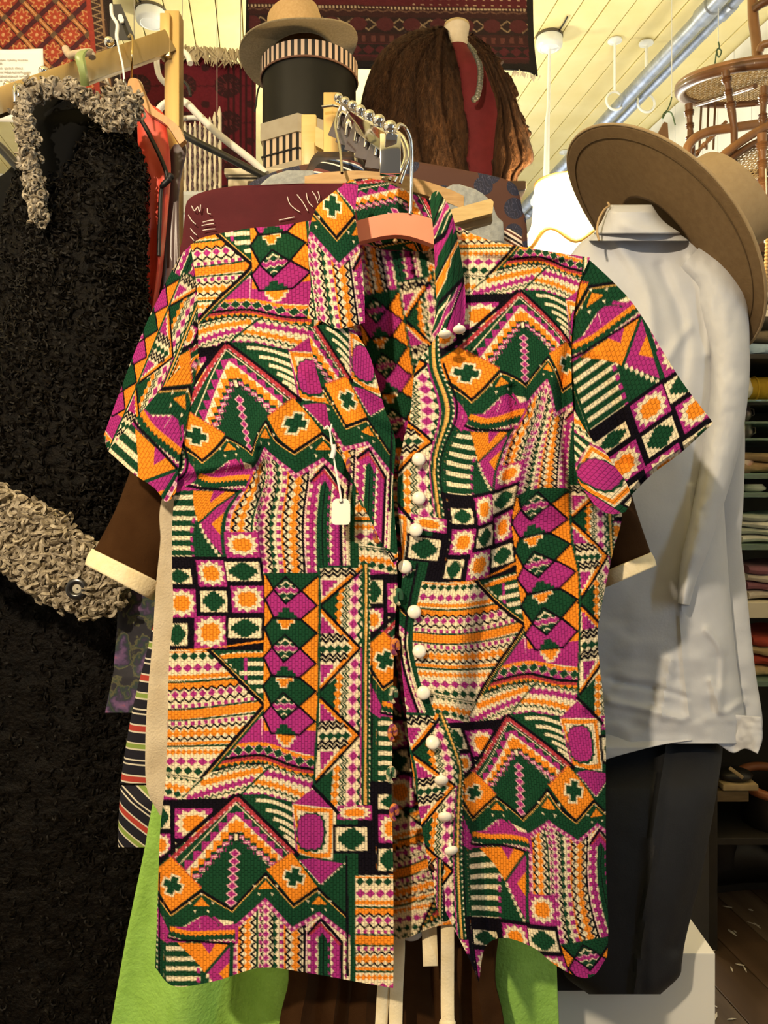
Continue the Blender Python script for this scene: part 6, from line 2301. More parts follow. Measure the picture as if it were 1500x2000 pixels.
def fur_sheet(name, outline_l, outline_r, top, bot, d, bulge, grooves, label):
    X, Y = coons(outline_l, outline_r, top, bot, 1.6)
    u = np.linspace(0, 1, X.shape[1])[None].repeat(X.shape[0], 0)
    v = np.linspace(0, 1, X.shape[0])[:, None].repeat(X.shape[1], 1)
    D = d-bulge*np.sin(np.clip(u, 0, 1)*np.pi)**.7*(.4+.6*v)
    gr_ = np.abs(((u*grooves+.25*np.sin(v*5)) % 1)-.5)*2
    D = D+.020*(gr_**3)*np.clip(v*3, 0, 1)+.006*fbm(X/9, Y/26, 3)+.004*fbm(X/4, Y/12, 2)+.012*fbm(X/40+3, Y/50)
    G = np.stack([(X-750)/FPX*D, D, CZ+(HY-Y)/FPX*D], -1)
    o = fast_grid(name, G, m_fur, stole)
    o['label'] = label
    solid(o, .015, -1)
    # guard hairs: one thin blade each
    N = np.cross(np.gradient(G, axis=1), np.gradient(G, axis=0))
    N /= np.maximum(np.linalg.norm(N, axis=2), 1e-9)[..., None]
    N *= np.where(N[..., 1:2] > 0, -1, 1)
    T = np.gradient(G, axis=0)
    T /= np.maximum(np.linalg.norm(T, axis=2), 1e-9)[..., None]
    m_ = max(300, int(X.size*.55))
    k = RNG.integers(0, X.size, m_)
    g, nn, tt_ = G.reshape(-1, 3)[k], N.reshape(-1, 3)[k], T.reshape(-1, 3)[k]
    L_ = RNG.uniform(.008, .018, (m_, 1))
    tip = g+nn*L_*.45+tt_*L_+RNG.normal(0, .0018, (m_, 3))
    sd_ = np.cross(nn, tt_)*RNG.uniform(.0005, .0009, (m_, 1))
    V = np.stack([g-sd_, g+sd_, tip], 1).reshape(-1, 3)
    ho = MB().add(V, np.arange(m_*3).reshape(-1, 3)).obj('guard_hairs', m_fur, o, False)
    ho['kind'] = 'stuff'
    return o


fur_sheet('front_fall', [(862, 52), (800, 62), (745, 100), (715, 160), (700, 230), (690, 300), (690, 400)], [(872, 56), (886, 96), (915, 150), (928, 210), (936, 280), (940, 340), (942, 400)],
          [(862, 52), (866, 52), (872, 56)], [(690, 400), (780, 405), (860, 405), (942, 400)], 2.16, .17, 4, 'left fall of the stole with rounded panels')
fur_sheet('back_collar', [(905, 72), (918, 90), (930, 92)], [(925, 72), (950, 95), (985, 120)], [(905, 72), (915, 70), (925, 72)], [(930, 92), (955, 110), (985, 120)], 2.24, .02, 1, 'strip of fur behind the neck')
fur_sheet('front_fall', [(912, 72), (940, 110), (962, 165), (972, 205), (966, 270), (962, 330), (960, 420)], [(925, 72), (965, 110), (995, 160), (1012, 205), (1030, 260), (1042, 312), (1012, 345), (1018, 420)],
          [(912, 72), (918, 70), (925, 72)], [(960, 420), (980, 424), (1018, 420)], 2.06, .05, 3, 'right fall of the stole lit golden by the lamp')
# the stole goes on over the back of the form
G = []
for i, t in enumerate(np.linspace(0, 1, 30)):
    z = zN-.07-.34*t
    w, dp = np.interp(t, [0, .25, .5, 1], [.05, .11, .135, .15]), np.interp(t, [0, .25, .5, 1], [.05, .10, .12, .13])
    an = np.linspace(math.radians(-10), math.radians(190), 40)
    G.append(np.c_[fx+nx*(1-t)+w*np.cos(an), FD+dp*np.sin(an)+.01, np.full(40, z)])
o = MB().grid(np.array(G)).obj('back_drape', m_fur, stole)
solid(o, .015, 0)


# ---------------------------------------------------------------- mannequin in white shirt and black trousers
SD = 1.22
m_ws = pm('white_cotton', (.50, .51, .54), .75, (.54, .55, .58), 20, .12, 260, sheen=.05)
m_tr = pm('black_trouser_wool', (.0040, .0042, .0060), .7, (.0055, .0058, .0075), 60, .2, 400, sheen=.05)
mq = thing('shop_mannequin', tuple(P(1220, 1860, SD)), 'headless mannequin torso and legs wearing a white shirt and black trousers', 'mannequin')
G = []
mx_ = P(1232, 0, SD)[0]
for z, a, b in ((P(0, 424, SD)[2], .030, .030), (P(0, 440, SD)[2], .034, .032), (P(0, 470, SD)[2], .05, .035), (P(0, 520, SD)[2], .07, .03), (P(0, 700, SD)[2], .08, .035), (P(0, 1000, SD)[2], .08, .035), (P(0, 1300, SD)[2], .08, .035), (P(0, 1500, SD)[2], .08, .03), (P(0, 1850, SD)[2], .05, .025)):
    t = np.arange(40)/40*2*np.pi
    G.append(np.c_[mx_+a*np.cos(t), SD+.035+b*np.sin(t), np.full(40, z)])
mb = MB().grid(np.array(G), cv=True)
mb.f += [tuple(range(40))[::-1], tuple(range(8*40, 9*40))]
mb.obj('torso', pm('mannequin_cloth', (.45, .36, .24), .8), mq)

shirt = thing('white_shirt', tuple(P(1300, 1470, SD)), 'crumpled white cotton shirt on the mannequin right of the blouse', 'shirt')


def crease(X, Y):
    D = .007*fbm(X/60, Y/110, 2)
    lowr = np.clip((Y-1150)/250, 0, 1)
    D = D+lowr*(.009*fbm(X/44+3, Y/30+2, 2))
    for pth, w, am in ((((1190, 450), (1260, 560), (1275, 660)), 14, -.010), (((1290, 520), (1335, 640), (1330, 760)), 12, .008), (((1350, 500), (1382, 600), (1385, 690)), 9, -.008),
                       (((1345, 640), (1310, 690), (1290, 730)), 10, -.006), (((1350, 950), (1345, 1100), (1330, 1200), (1345, 1400)), 6, -.006), (((1310, 1290), (1290, 1400)), 9, -.008),
                       (((1390, 1330), (1410, 1390), (1450, 1370)), 7, -.008), (((1380, 1230), (1410, 1280), (1404, 1390)), 7, -.007), (((1200, 1330), (1280, 1345), (1340, 1362)), 7, .006), (((1190, 1370), (1260, 1385), (1330, 1405)), 8, -.007)):
        D = D+ridge(X, Y, pth, w, am)
    return D


garment('body', shirt, [(432, 1195, 1265), (445, 1178, 1300), (462, 1150, 1335), (490, 1120, 1375), (560, 1085, 1398), (700, 1075, 1405), (900, 1080, 1410), (1000, 1085, 1415), (1150, 1080, 1425), (1300, 1080, 1440), (1400, 1085, 1455), (1452, 1095, 1462)], 1.245, .085, m_ws, n=260, seg=200, dfun=crease, wav=None)
# shirt tails: the hem dips at the front left and lifts over the hip
tail_l = coons([(1120, 1420), (1125, 1470), (1150, 1495)], [(1330, 1420), (1340, 1440), (1352, 1446)], [(1120, 1420), (1230, 1425), (1330, 1420)], [(1150, 1495), (1200, 1478), (1290, 1455), (1352, 1446)], 3)
Dt = 1.182-.034*np.clip((tail_l[1]-1420)/40, 0, 1)+.004*fbm(tail_l[0]/40, tail_l[1]/30, 2)
o = MB().grid(np.stack([(tail_l[0]-750)/FPX*Dt, Dt, CZ+(HY-tail_l[1])/FPX*Dt], -1)).obj('front_tail', m_ws, shirt)
solid(o, .0015)
tail_r = coons([(1350, 1400), (1352, 1446)], [(1486, 1400), (1489, 1440), (1480, 1472)], [(1350, 1400), (1420, 1396), (1486, 1400)], [(1352, 1446), (1392, 1448), (1430, 1470), (1455, 1462), (1480, 1472)], 3)
Dt = 1.185+.012*np.sin(tail_r[0]/16)+.006*fbm(tail_r[0]/20, tail_r[1]/20)
o = MB().grid(np.stack([(tail_r[0]-750)/FPX*Dt, Dt, CZ+(HY-tail_r[1])/FPX*Dt], -1)).obj('side_tail', m_ws, shirt)
solid(o, .0015)
garment('back_drape', shirt, [(720, 1380, 1448), (850, 1385, 1455), (980, 1388, 1452), (1060, 1386, 1448), (1150, 1390, 1458), (1300, 1400, 1474), (1400, 1420, 1489), (1440, 1425, 1487)], 1.275, .020, m_ws, n=140, seg=60, dfun=crease)
# sleeve down the right side
limb('sleeve', shirt, [(1345, 505, 1.235), (1400, 560, 1.22), (1424, 680, 1.205), (1420, 800, 1.20), (1398, 920, 1.19), (1368, 1040, 1.175), (1345, 1120, 1.17), (1335, 1180, 1.17)], [34, 50, 40, 38, 36, 30, 24, 12], .045, m_ws, n=150, seg=70, noise=.005)
garment('collar_stand', shirt, [(400, 1194, 1268), (420, 1186, 1280), (445, 1170, 1310), (470, 1150, 1345)], 1.225, .052, m_ws, n=30, cap=False)
o = garment('collar_fall', shirt, [(401, 1190, 1272), (425, 1180, 1288), (440, 1172, 1304), (456, 1160, 1328)], 1.223, .060, m_ws, n=24, cap=False, dfun=lambda X, Y: ridge(X, Y, [(1225, 440), (1250, 452), (1300, 456)], 10, -.006))
solid(o, .002)

tro = thing('black_trousers', tuple(P(1230, 1930, 1.15)), 'black wool trousers on the mannequin over the white plinth', 'trousers')
garment('leg', tro, [(1400, 1150, 1400, 1.25), (1450, 1140, 1412, 1.235), (1560, 1120, 1398, 1.19), (1700, 1105, 1372, 1.168), (1830, 1095, 1340, 1.163), (1880, 1098, 1332, 1.163), (1908, 1105, 1326, 1.163), (1942, 1150, 1290, 1.163)], 1.165, .050, m_tr, n=140, seg=120, nf=0, dfun=lambda X, Y: ridge(X, Y, [(1300, 1450), (1270, 1700), (1240, 1940)], 7, -.010)+ridge(X, Y, [(1395, 1600), (1360, 1720), (1320, 1850)], 16, .010)+.002*fbm(X/50, Y/70))
o = garment('leg', tro, [(1400, 1000, 1180), (1560, 970, 1170), (1700, 960, 1160), (1880, 960, 1150), (1935, 975, 1145)], 1.205, .040, m_tr, n=60, label='far leg half hidden by the blouse')

# white plinth
pz_ = P(0, 1862, 1.235)[2]
xl_, xr_ = P(1060, 0, 1.235)[0], P(1397, 0, 1.235)[0]
pt_ = MB().box(((xl_+xr_)/2, 1.235+.11, pz_/2), (xr_-xl_, .22, pz_), None, .0015).obj('display_plinth', pm('plinth_paint', (.74, .72, .66), .55, (.72, .70, .64), 8), None, False)
tag(pt_, 'white painted display plinth under the black trousers', 'plinth')

# cowboy hat slung at the neck
ch = thing('cowboy_hat', tuple(P(1230, 440, 1.2)), 'large tan cowboy hat slung on the mannequin with its brim up', 'hat')
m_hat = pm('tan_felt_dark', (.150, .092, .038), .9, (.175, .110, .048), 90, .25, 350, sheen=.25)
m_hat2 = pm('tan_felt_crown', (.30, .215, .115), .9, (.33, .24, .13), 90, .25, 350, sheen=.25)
hn = np.array([.776, .02, .631])
hn /= np.linalg.norm(hn)
hcen = P(1290, 474, 1.30)
Mh = np.c_[np.cross([0, 1, 0], hn)*0, hn*0, hn]
e1 = np.array([.63, 0, -.775])                       # long way of the brim, down to the right
e1 -= hn*np.dot(e1, hn)
e1 /= np.linalg.norm(e1)
e2 = np.cross(hn, e1)
seg = 120
a = np.arange(seg)/seg*2*np.pi


def hat_pts(x, y, z):
    return hcen+np.outer(x, e1)+np.outer(y, e2)+np.outer(z, hn)


G = []
for i in range(26):
    t = i/25.0
    r = .082+(.205-.082)*t
    x = r*1.10*np.cos(a)
    y = r*np.sin(a)*(1+.01*t)
    z = .016*t**2.0*np.abs(np.sin(a))**1.7-.010*t*np.abs(np.cos(a))**2
    G.append(hat_pts(x, y, z))
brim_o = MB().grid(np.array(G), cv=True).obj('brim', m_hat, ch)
solid(brim_o, .003)
MB().tube(np.vstack([G[-1], G[-1][:1]]), .0024, 8, False).obj('brim_edge', m_hat2, brim_o)
MB().tube(np.vstack([G[21], G[21][:1]])-hn*.0022, .0008, 6, False).obj('brim_stitching', pm('stitch_dark', (.09, .055, .022), .9), brim_o)
G = []
for i in range(28):
    t = i/27.0
    if t < .65:
        q = t/.65
        rx, ry, z = .082*1.16*(1-.06*q), .082*(1-.16*q), np.full(seg, .150*q)
    else:
        q = (t-.65)/.35
        rx, ry = .082*1.16*.94*(1-q**2)**.5+1e-4, .082*.84*(1-q**2)**.5+1e-4
        z = .150+.012*np.sin(q*2.2)-.045*q**1.3*(1-.3*np.abs(np.cos(a)))
    G.append(hat_pts(rx*np.cos(a)+.030*t, ry*np.sin(a), z))
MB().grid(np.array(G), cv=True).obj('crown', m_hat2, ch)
MB().tube(smooth(PP([(1187, 396, 1.20), (1190, 402, 1.19), (1180, 410, 1.18), (1170, 428, 1.165), (1166, 450, 1.155), (1170, 470, 1.15)]), 24), .0018, 8).obj('chin_cord', pm('leather_cord', (.42, .28, .14), .7), ch)

# ---------------------------------------------------------------- shelving at the right
SHD = 2.15
sx0, sx1 = P(1385, 0, SHD)[0], 1.72
unit = thing('shelving_unit', ((sx0+sx1)/2, SHD+.2, 0), 'dark open shelving unit with white and glass shelves at right', 'shelves')
m_shd = pm('shelf_black', (.020, .017, .014), .6, (.028, .024, .019), 20)
m_shw = pm('shelf_white', (.60, .56, .47), .5)
mgl, tgl, bgl = nt('shelf_glass')
bgl.inputs['Base Color'].default_value = (.62, .92, .84, 1)
bgl.inputs['Roughness'].default_value = .05
bgl.inputs['Transmission Weight'].default_value = .8
ytop = P(0, 470, SHD)[2]
MB().box(((sx0+sx1)/2, SHD+.39, ytop/2), (sx1-sx0, .02, ytop), None).obj('back_board', m_shd, unit, False)
for x in (sx0+.012, sx1-.012):
    MB().box((x, SHD+.2, ytop/2), (.024, .40, ytop), None, .002).obj('side_board', m_shd, unit, False)


def shelf(py, th, mat, name='shelf', x1=None):
    z = P(0, py, SHD)[2]
    xe = x1 or sx1-.025
    MB().box(((sx0+.025+xe)/2, SHD+.195, z-th/2), (xe-sx0-.025, .37, th), None, .002).obj(name, mat, unit, False)
    return z


zA = shelf(472, .026, m_cab)
zB = shelf(568, .016, m_shw)
zC = shelf(604, .018, m_shw)
zD = shelf(690, .014, m_shd)
zE = shelf(924, .016, mgl, 'glass_shelf')
zE2 = shelf(962, .014, mgl, 'glass_shelf')
zF = shelf(1064, .016, mgl, 'glass_shelf')
zG = shelf(1178, .044, m_shw)
zH = shelf(1332, .016, mgl, 'glass_shelf')
zI = shelf(1548, .03, pm('shelf_tan', (.11, .075, .035), .5, (.15, .105, .055), 20, stretch=(1, 6, 6)), x1=P(1466, 0, SHD)[0])


def folded(x0, x1, z, h, col, label, n=3, depth=.22, col2=None, group='folded linens on the shelving unit'):
    r = thing('folded_cloth', (x0*.5+x1*.5, SHD+.15, z), label, 'folded cloth', group)
    for i in range(n):
        zz = z+h*(i+.5)/n
        cc = col if (i % 2 == 0 or col2 is None) else col2
        m = pm('fold_%d_%d_%d' % tuple(int(q*200) for q in cc), cc, .9, tuple(min(1, q*1.15) for q in cc), 60, .4, 260)
        G = []
        for s_ in np.linspace(0, 1, 24):
            x = x0+(x1-x0)*s_
            t = np.arange(14)/14*2*np.pi
            hh = h/n*.52*(1+.12*math.sin(9*s_+i*2))
            G.append(np.c_[np.full(14, x), SHD+.15+depth/2*np.sign(np.cos(t))*np.abs(np.cos(t))**.4+.01*math.sin(s_*7+i), zz+hh*np.sign(np.sin(t))*np.abs(np.sin(t))**.6+.003*math.sin(5*s_+i)])
        mb = MB().grid(np.array(G), cv=True)
        mb.f += [tuple(range(14)), tuple(range(23*14, 24*14))[::-1]]
        mb.obj('fold', m, r)
    return r


def px2(px):
    return P(px, 0, SHD+.06)[0]


folded(px2(1432), px2(1560), zC+.001, .026, (.55, .47, .36), 'flat folded tan cloth on the upper white shelf', 1)
folded(px2(1440), px2(1560), zD+.001, .075, (.20, .28, .36), 'blue grey folded blanket below the upper white shelf', 2, col2=(.10, .08, .05))
folded(px2(1445), px2(1560), zF+.001, .085, (.62, .62, .58), 'stack of white lace linens on the glass shelf', 4, col2=(.42, .46, .42))
folded(px2(1458), px2(1560), zG+.001, .10, (.55, .50, .46), 'white and plum folded linens on the thick white shelf', 4, col2=(.24, .10, .14))
folded(px2(1466), px2(1560), zH+.001, .12, (.46, .34, .19), 'tan knit stack with a red cloth at the bottom on lower glass shelf', 4, col2=(.34, .05, .03))
folded(px2(1440), px2(1560), zE+.001, .06, (.34, .23, .13), 'brown folded cloth on the middle glass shelf', 2)
# yellow yarn roll, cups, bowls
yr = thing('yellow_cloth_roll', (px2(1480), SHD+.10, zE+.26), 'mustard yellow fabric roll lying above the small white jugs', 'fabric roll')
zR = P(0, 752, SHD)[2]
MB().box((px2(1500), SHD+.16, zR-.046), (.26, .26, .012), None, .002).obj('roll_tray', m_shd, yr)
MB().tube([(px2(1452), SHD+.10, zR-.012), (px2(1470), SHD+.10, zR), (px2(1560), SHD+.10, zR+.004)], [.014, .034, .036], 24).obj('roll', pm('mustard_cloth', (.46, .29, .015), .8, (.56, .37, .03), 30, .5, 120), yr)
for i, f in enumerate((.3, .6, .85)):
    MB().tube([(px2(1452)+(px2(1560)-px2(1452))*f+.034*.0, SHD+.10+.036*math.cos(q), zR+.036*math.sin(q)) for q in np.linspace(0, 2*math.pi, 24)], .003, 6, False).obj('fold_line', MATS['mustard_cloth'], yr)
m_chn = pm('white_china', (.78, .75, .68), .2, spec=.6)


def pot(name, px, z, r, h, mat, label, cat, spout=True):
    c = (px2(px), SHD+.08, z)
    o = thing(name, c, label, cat, 'small ware on the shelving unit')
    b_ = MB().lathe([(.001, 0), (r*.6, 0), (r*.95, h*.25), (r, h*.5), (r*.8, h*.8), (r*.72, h*.95), (r*.8, h), (r*.72, h*.98), (r*.65, h*.8), (.001, h*.1)], c, 28).obj('bowl', mat, o)
    if spout:
        MB().tube([(c[0]+r*.7, c[1], z+h*.85), (c[0]+r*1.3, c[1], z+h*.8), (c[0]+r*1.35, c[1], z+h*.4), (c[0]+r*.85, c[1], z+h*.3)], r*.10, 8).obj('handle', mat, o)
    return o


m_clk = pm('dark_pewter', (.12, .09, .08), .3, (.2, .16, .14), 60, metal=.6)
pot('china_jug', 1458, P(0, 768, SHD)[2]-.004, .026, .055, m_chn, 'white china jug beside the yellow roll', 'jug')
pot('pewter_cup', 1459, P(0, 812, SHD)[2]-.006, .022, .04, m_clk, 'dark pewter cup under the yellow roll', 'cup')
pot('pewter_cup', 1462, P(0, 848, SHD)[2]-.006, .022, .038, m_clk, 'lower dark pewter cup below its twin', 'cup')
for py in (776, 819, 852):
    z = P(0, py, SHD)[2]
    MB().box(((sx0+sx1)/2, SHD+.195, z-.008), (sx1-sx0-.05, .37, .006), None, .001).obj('glass_shelf', mgl, unit, False)
pot('china_bowl', 1458, zE+.002, .030, .05, pm('pink_china', (.72, .62, .55), .25, (.5, .22, .16), 20), 'white and pink china bowl at the end of the glass shelf', 'bowl', False)
pot('china_dish', 1478, zE2+.002, .034, .022, m_chn, 'small white dish between the two glass shelves', 'dish', False)
rk_ = thing('green_print_box', (px2(1462), SHD+.2, zB), 'pale green printed box standing on the shelving unit', 'box')
MB().box((px2(1462), SHD+.14, zB+.065), (.05, .10, .128), None, .002).obj('carton', pm('mint_card', (.40, .52, .38), .7, (.46, .58, .44), 30), rk_)
tb = thing('tan_carton', (px2(1496), SHD+.2, zB), 'tan cardboard box at right on the shelving unit', 'box')
MB().box((px2(1497), SHD+.14, zB+.065), (.06, .10, .128), None, .002).obj('carton', pm('tan_card', (.36, .26, .15), .8), tb)
MB().box((px2(1497), SHD+.088, zB+.075), (.03, .004, .03), None, .001).obj('sticker', pm('sticker', (.62, .52, .36), .7), tb)
bc = thing('bead_chain', tuple(P(1497, 560, 1.95)), 'string of small amber beads hanging at the right edge', 'chain')
m_amb = pm('amber_bead', (.62, .42, .18), .3, spec=.6)
b0 = MB().sphere((0, 0, 0), .0055, 8, 6).obj('bead', m_amb, None)
for i in range(26):
    o = b0 if i == 0 else bpy.data.objects.new('bead', b0.data)
    if i:
        COL.objects.link(o)
    o.parent = bc
    o.location = tuple(P(1497+2*math.sin(i*.2), 390+i*7.2, 1.95)-np.array(ROOT[bc]))
MB().tube([P(1497, 392, 1.95), P(1496, 330, 1.95)], .001, 6).obj('string', MATS['cotton_string'], bc)

# boots on the floor, tan sole, brown-rimmed basket
m_boot = pm('black_leather', (.006, .005, .0045), .4, (.011, .009, .008), 20, .3, 60, spec=.5)


def boot(px, py, d, s, rz, label):
    p = P(px, py, d)
    r = thing('black_boot', (p[0], p[1], 0), label, 'boot', 'black boots on the floor')
    M = rotm(0, 0, rz)
    G = []
    for t, x, w, h, z in ((0, -.10, .02, .03, .03), (.1, -.09, .04, .06, .045), (.25, -.03, .045, .09, .06), (.4, .03, .045, .09, .06), (.6, .09, .048, .055, .045), (.8, .14, .045, .045, .04), (.95, .18, .03, .035, .035), (1, .195, .008, .012, .03)):
        q = np.arange(20)/20*2*np.pi
        G.append(np.c_[np.full(20, x)*s, w*s*np.cos(q), np.maximum(.012, (z+.01)*s+h*s*np.sin(q)*.9)])
    MB().grid(np.array([g @ M.T for g in G])+[p[0], p[1], 0], cv=True).obj('vamp', m_boot, r)
    S = []
    for z, w in ((.06, .048), (.14, .046), (.22, .052), (.26, .054)):
        q = np.arange(20)/20*2*np.pi
        S.append(np.c_[-.045*s+w*1.15*s*np.cos(q), w*s*np.sin(q), np.full(20, z*s)] @ M.T+[p[0], p[1], 0])
    MB().grid(np.array(S), cv=True).obj('shaft', m_boot, r)
    pol = [(-.11, -.02), (-.10, -.045), (.0, -.04), (.10, -.05), (.17, -.04), (.20, 0), (.17, .04), (.10, .05), (0, .04), (-.10, .045), (-.11, .02)]
    MB().prism(np.array([(x*s, y*s, 0) for x, y in pol]) @ M.T+[p[0], p[1], .001], (0, 0, .018*s)).obj('sole', pm('boot_sole', (.010, .009, .008), .6), r, False)


boot(1432, 1660, 2.52, 1.25, .15, 'long black leather boot lying nearest the black trousers')
boot(1535, 1720, 2.62, 1.1, -.7, 'second black boot cut off at the right edge')
zJ = shelf(1640, .02, m_shd)
bs_ = thing('brown_rim_basket', (P(1500, 0, 2.25)[0], 2.30, zJ), 'black bucket bag with tan leather rim on the bottom shelf', 'bag')
bc_ = P(1497, 1520, 2.24)
zt2 = bc_[2]
MB().lathe([(.001, zJ+.001), (.09, zJ+.001), (.095, zJ+.03), (.10, zt2-.02), (.092, zt2-.02), (.085, zJ+.03), (.001, zJ+.02)], (bc_[0]+.035, 2.26, 0), 40).obj('bag_body', m_boot, bs_)
q = np.linspace(0, 2*math.pi, 49)
MB().tube(np.c_[bc_[0]+.035+.098*np.cos(q), 2.26+.098*np.sin(q), zt2-.02+.012*np.sin(q)], .013, 12, False).obj('leather_rim', pm('tan_leather', (.26, .085, .035), .45, (.31, .11, .045), 20, spec=.5), bs_)
ts_ = thing('tan_shoe_sole', tuple(P(1432, 1563, 2.2)), 'tan sole of a dark shoe on the lowest shelf', 'shoe')
zs_ = zI+.001
sp = px2(1430)
MB().box((sp, SHD+.04, zs_+.010), (.10, .07, .018), None, .004).obj('sole', pm('tan_sole', (.34, .25, .13), .6, (.42, .32, .18), 30), ts_)
MB().sphere((sp, SHD+.05, zs_+.032), .05, 20, 10, (1.05, .8, .38)).obj('upper', m_boot, ts_)
o = MB().box((px2(1416), SHD-.01, zs_+.058), (.045, .008, .010), rotm(0, .65, 0), .002).obj('heel_strip', MATS['tan_sole'], ts_)

# ---------------------------------------------------------------- cane chairs on top of the shelving
m_ch = pm('walnut_chair', (.085, .034, .013), .4, (.13, .056, .022), 18, .15, 70, stretch=(1, 1, .3), coat=.3)
m_ch2 = pm('walnut_light', (.19, .085, .032), .4, (.26, .125, .05), 18, .15, 70, stretch=(1, 1, .3), coat=.3)
mca, tca, bca = nt('cane_weave')
bca.inputs['Base Color'].default_value = (.45, .34, .19, 1)
bca.inputs['Roughness'].default_value = .6


def turned(p, q, r, mat, parent, name='leg', beads=3):
    """turned post with bead rings"""
    p, q = np.array(p, float), np.array(q, float)
    ts = np.linspace(0, 1, 60)
    rr = r*(.85+.15*np.cos(ts*9))
    for k in range(beads):
        c_ = .15+.22*k
        for s_ in (-.03, 0, .03):
            rr = rr+r*.45*np.exp(-((ts-c_-s_)/.010)**2)
    return MB().tube(p+(q-p)*ts[:, None], rr, 16).obj(name, mat, parent)


def cane(parent, c, u, v, ru, rv, n, name='cane_seat'):
    """woven cane panel: real strands in two diagonal directions and two straight ones"""
    mb = MB()
    c, u, v = np.array(c), np.array(u), np.array(v)
    w = np.cross(u, v)
    for k, (dx, dy) in enumerate(((1, 0), (0, 1), (.707, .707), (.707, -.707))):
        for i in range(-n, n+1):
            o_ = i/n*1.0
            L = 1-o_*o_
            if L <= .02:
                continue
            L = math.sqrt(L)
            p0 = (-dy*o_-dx*L, dx*o_-dy*L)
            p1 = (-dy*o_+dx*L, dx*o_+dy*L)
            A_, B_ = c+u*ru*p0[0]+v*rv*p0[1]+w*.0008*k, c+u*ru*p1[0]+v*rv*p1[1]+w*.0008*k
            mb.tube([A_, (A_+B_)/2, B_], .0011 if k < 2 else .0014, 4, False)
    o = mb.obj(name, mca, parent, False)
    o['kind'] = 'stuff'
    return o


CD = 2.35
ca = thing('cane_chair', (P(1450, 0, CD)[0], CD+.2, P(0, 420, CD)[2]), 'upper cane-seated chair with turned legs above the cowboy hat', 'chair')
sc_ = P(1470, 165, CD+.10)
q = np.linspace(0, 2*math.pi, 73)
U_, V_ = np.array([1, 0, 0]), np.array([0, .93, .22])
V_ = V_/np.linalg.norm(V_)
rim = np.array([sc_+U_*.215*math.cos(t)*1.0+V_*.235*math.sin(t) for t in q])
MB().tube(rim, .017, 12, False).obj('seat_rim', m_ch, ca)
MB().tube(np.array([sc_+[0, 0, .012]+U_*.222*math.cos(t)+V_*.242*math.sin(t) for t in q]), .010, 10, False).obj('seat_band', m_ch2, ca)
cane(ca, sc_, U_, V_, .205, .225, 17)
lz = P(0, 318, CD)[2]
for (x0, y0, x1, y1, dd) in ((1345, 204, 1352, 318, CD-.02), (1417, 140, 1434, 250, CD-.12), (1492, 170, 1487, 330, CD-.14), (1530, 180, 1530, 330, CD+.1)):
    lg = turned(P(x0, y0, dd), P(x1, y1, dd), .0115, m_ch, ca)
    foot = P(x1, y1, dd)
    MB().tube([foot, (foot[0], foot[1], ytop+.002)], [.010, .007], 12).obj('leg_foot', m_ch, lg)
MB().tube([P(1362, 204, CD+.25), P(1415, 188, CD+.1), P(1475, 168, CD-.05)], .008, 10).obj('seat_rail', m_ch, ca)
MB().tube(smooth([P(1480, 125, CD+.1), P(1477, 80, CD+.12), P(1471, 30, CD+.13), P(1470, -40, CD+.14)], 24), [.016]*24, 12).obj('back_post', m_ch2, ca)
MB().tube(smooth([P(1472, 18, CD+.12), P(1490, 6, CD+.1), P(1530, -10, CD+.08)], 12), [.014]*12, 10).obj('back_rail', m_ch, ca)
MB().tube(smooth([P(1484, 100, CD+.08), P(1490, 88, CD+.07), P(1520, 82, CD+.05)], 12), [.012]*12, 10).obj('back_rail', m_ch2, ca)
MB().tube([P(1428, 207, CD+.02), P(1475, 204, CD+.0)], .006, 8).obj('stretcher', m_ch, ca)
cb2 = thing('cane_armchair', (P(1460, 0, CD)[0], CD, P(0, 470, CD)[2]), 'lower cane armchair with curved arm, tipped beside the hat crown', 'chair')
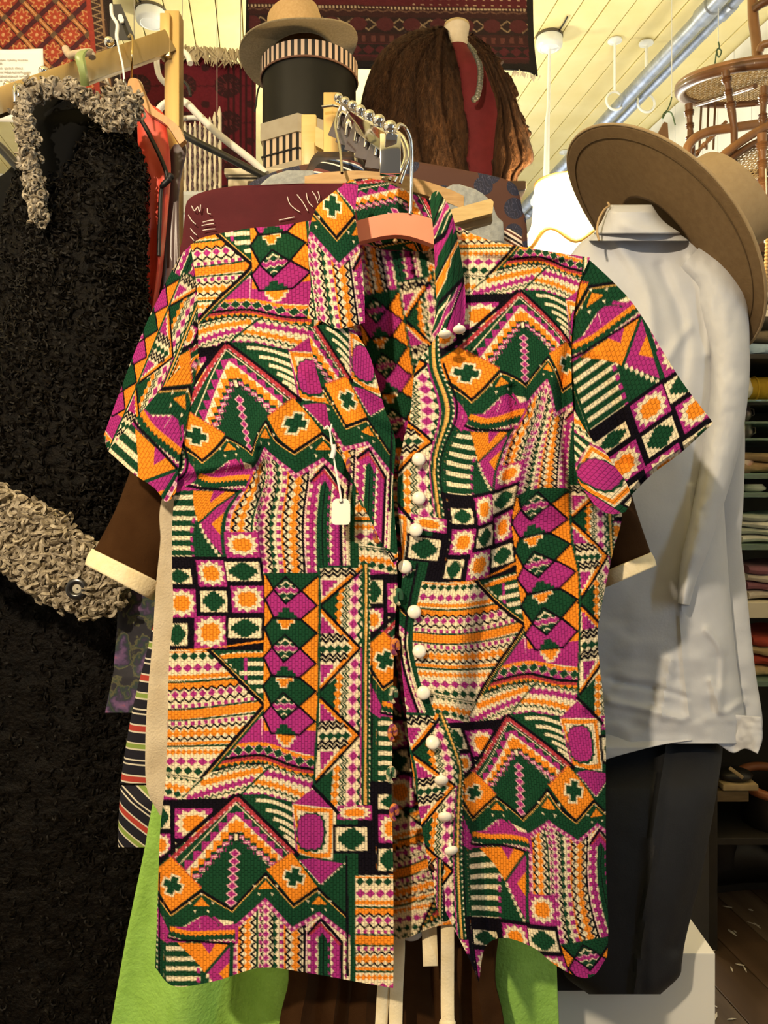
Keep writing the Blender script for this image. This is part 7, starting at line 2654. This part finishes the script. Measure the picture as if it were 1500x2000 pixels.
MB().tube(smooth([P(1341, 300, CD-.1), P(1344, 286, CD-.1), P(1360, 268, CD-.1), P(1390, 256, CD-.09), P(1430, 250, CD-.08), P(1475, 243, CD-.06), P(1520, 236, CD-.04)], 40), .0135, 12).obj('arm', m_ch2, cb2)
turned(P(1350, 300, CD-.08), P(1349, 350, CD-.07), .009, m_ch, cb2, 'arm_post', 2)
MB().tube(smooth([P(1385, 330, CD-.16), P(1420, 297, CD-.16), P(1470, 262, CD-.15), P(1520, 236, CD-.14)], 30), .012, 12).obj('back_rail', m_ch2, cb2)
MB().tube(smooth([P(1392, 344, CD-.15), P(1425, 312, CD-.15), P(1470, 282, CD-.14), P(1520, 262, CD-.13)], 30), .010, 12).obj('inner_rail', m_ch, cb2)
c2 = P(1466, 318, CD-.13)
cane(cb2, c2, np.array([.82, 0, .40]), np.array([-.30, .2, .9]), .14, .055, 9, 'cane_back')
MB().tube([P(1398, 338, CD-.12), P(1440, 340, CD-.12), P(1520, 334, CD-.12)], .011, 10).obj('lower_rail', m_ch, cb2)
turned(P(1488, 262, CD-.2), P(1492, 420, CD-.2), .013, m_ch2, cb2, 'arm_post', 3)
turned(P(1435, 392, CD-.1), P(1492, 352, CD-.1), .009, m_ch, cb2, 'stretcher', 2)
turned(P(1350, 310, CD+.1), P(1418, 238, CD+.12), .008, m_ch2, cb2, 'stretcher', 2)
for x in (1366, 1380, 1393):
    MB().tube([P(x+4, 200, CD+.3), P(x, 292, CD+.3)], .004, 8).obj('spindle', m_ch, cb2)
for (x, y0, y1) in ((1424, 386, 470), (1478, 400, 470)):
    q0 = P(x, y0, CD+.05)
    MB().tube([q0, (q0[0], q0[1], ytop+.002)], .012, 12).obj('leg', m_ch, cb2)
hb = thing('brown_cone_bag', tuple(P(1298, 290, 2.6)), 'small brown cloth cone hanging from the wire by the pipes', 'bag')
MB().prism(PP([(1297, 238), (1304, 240), (1308, 300), (1270, 300), (1282, 268)], 2.6), (0, .02, 0)).obj('cloth_cone', pm('brown_cloth', (.20, .11, .055), .8), hb, False)
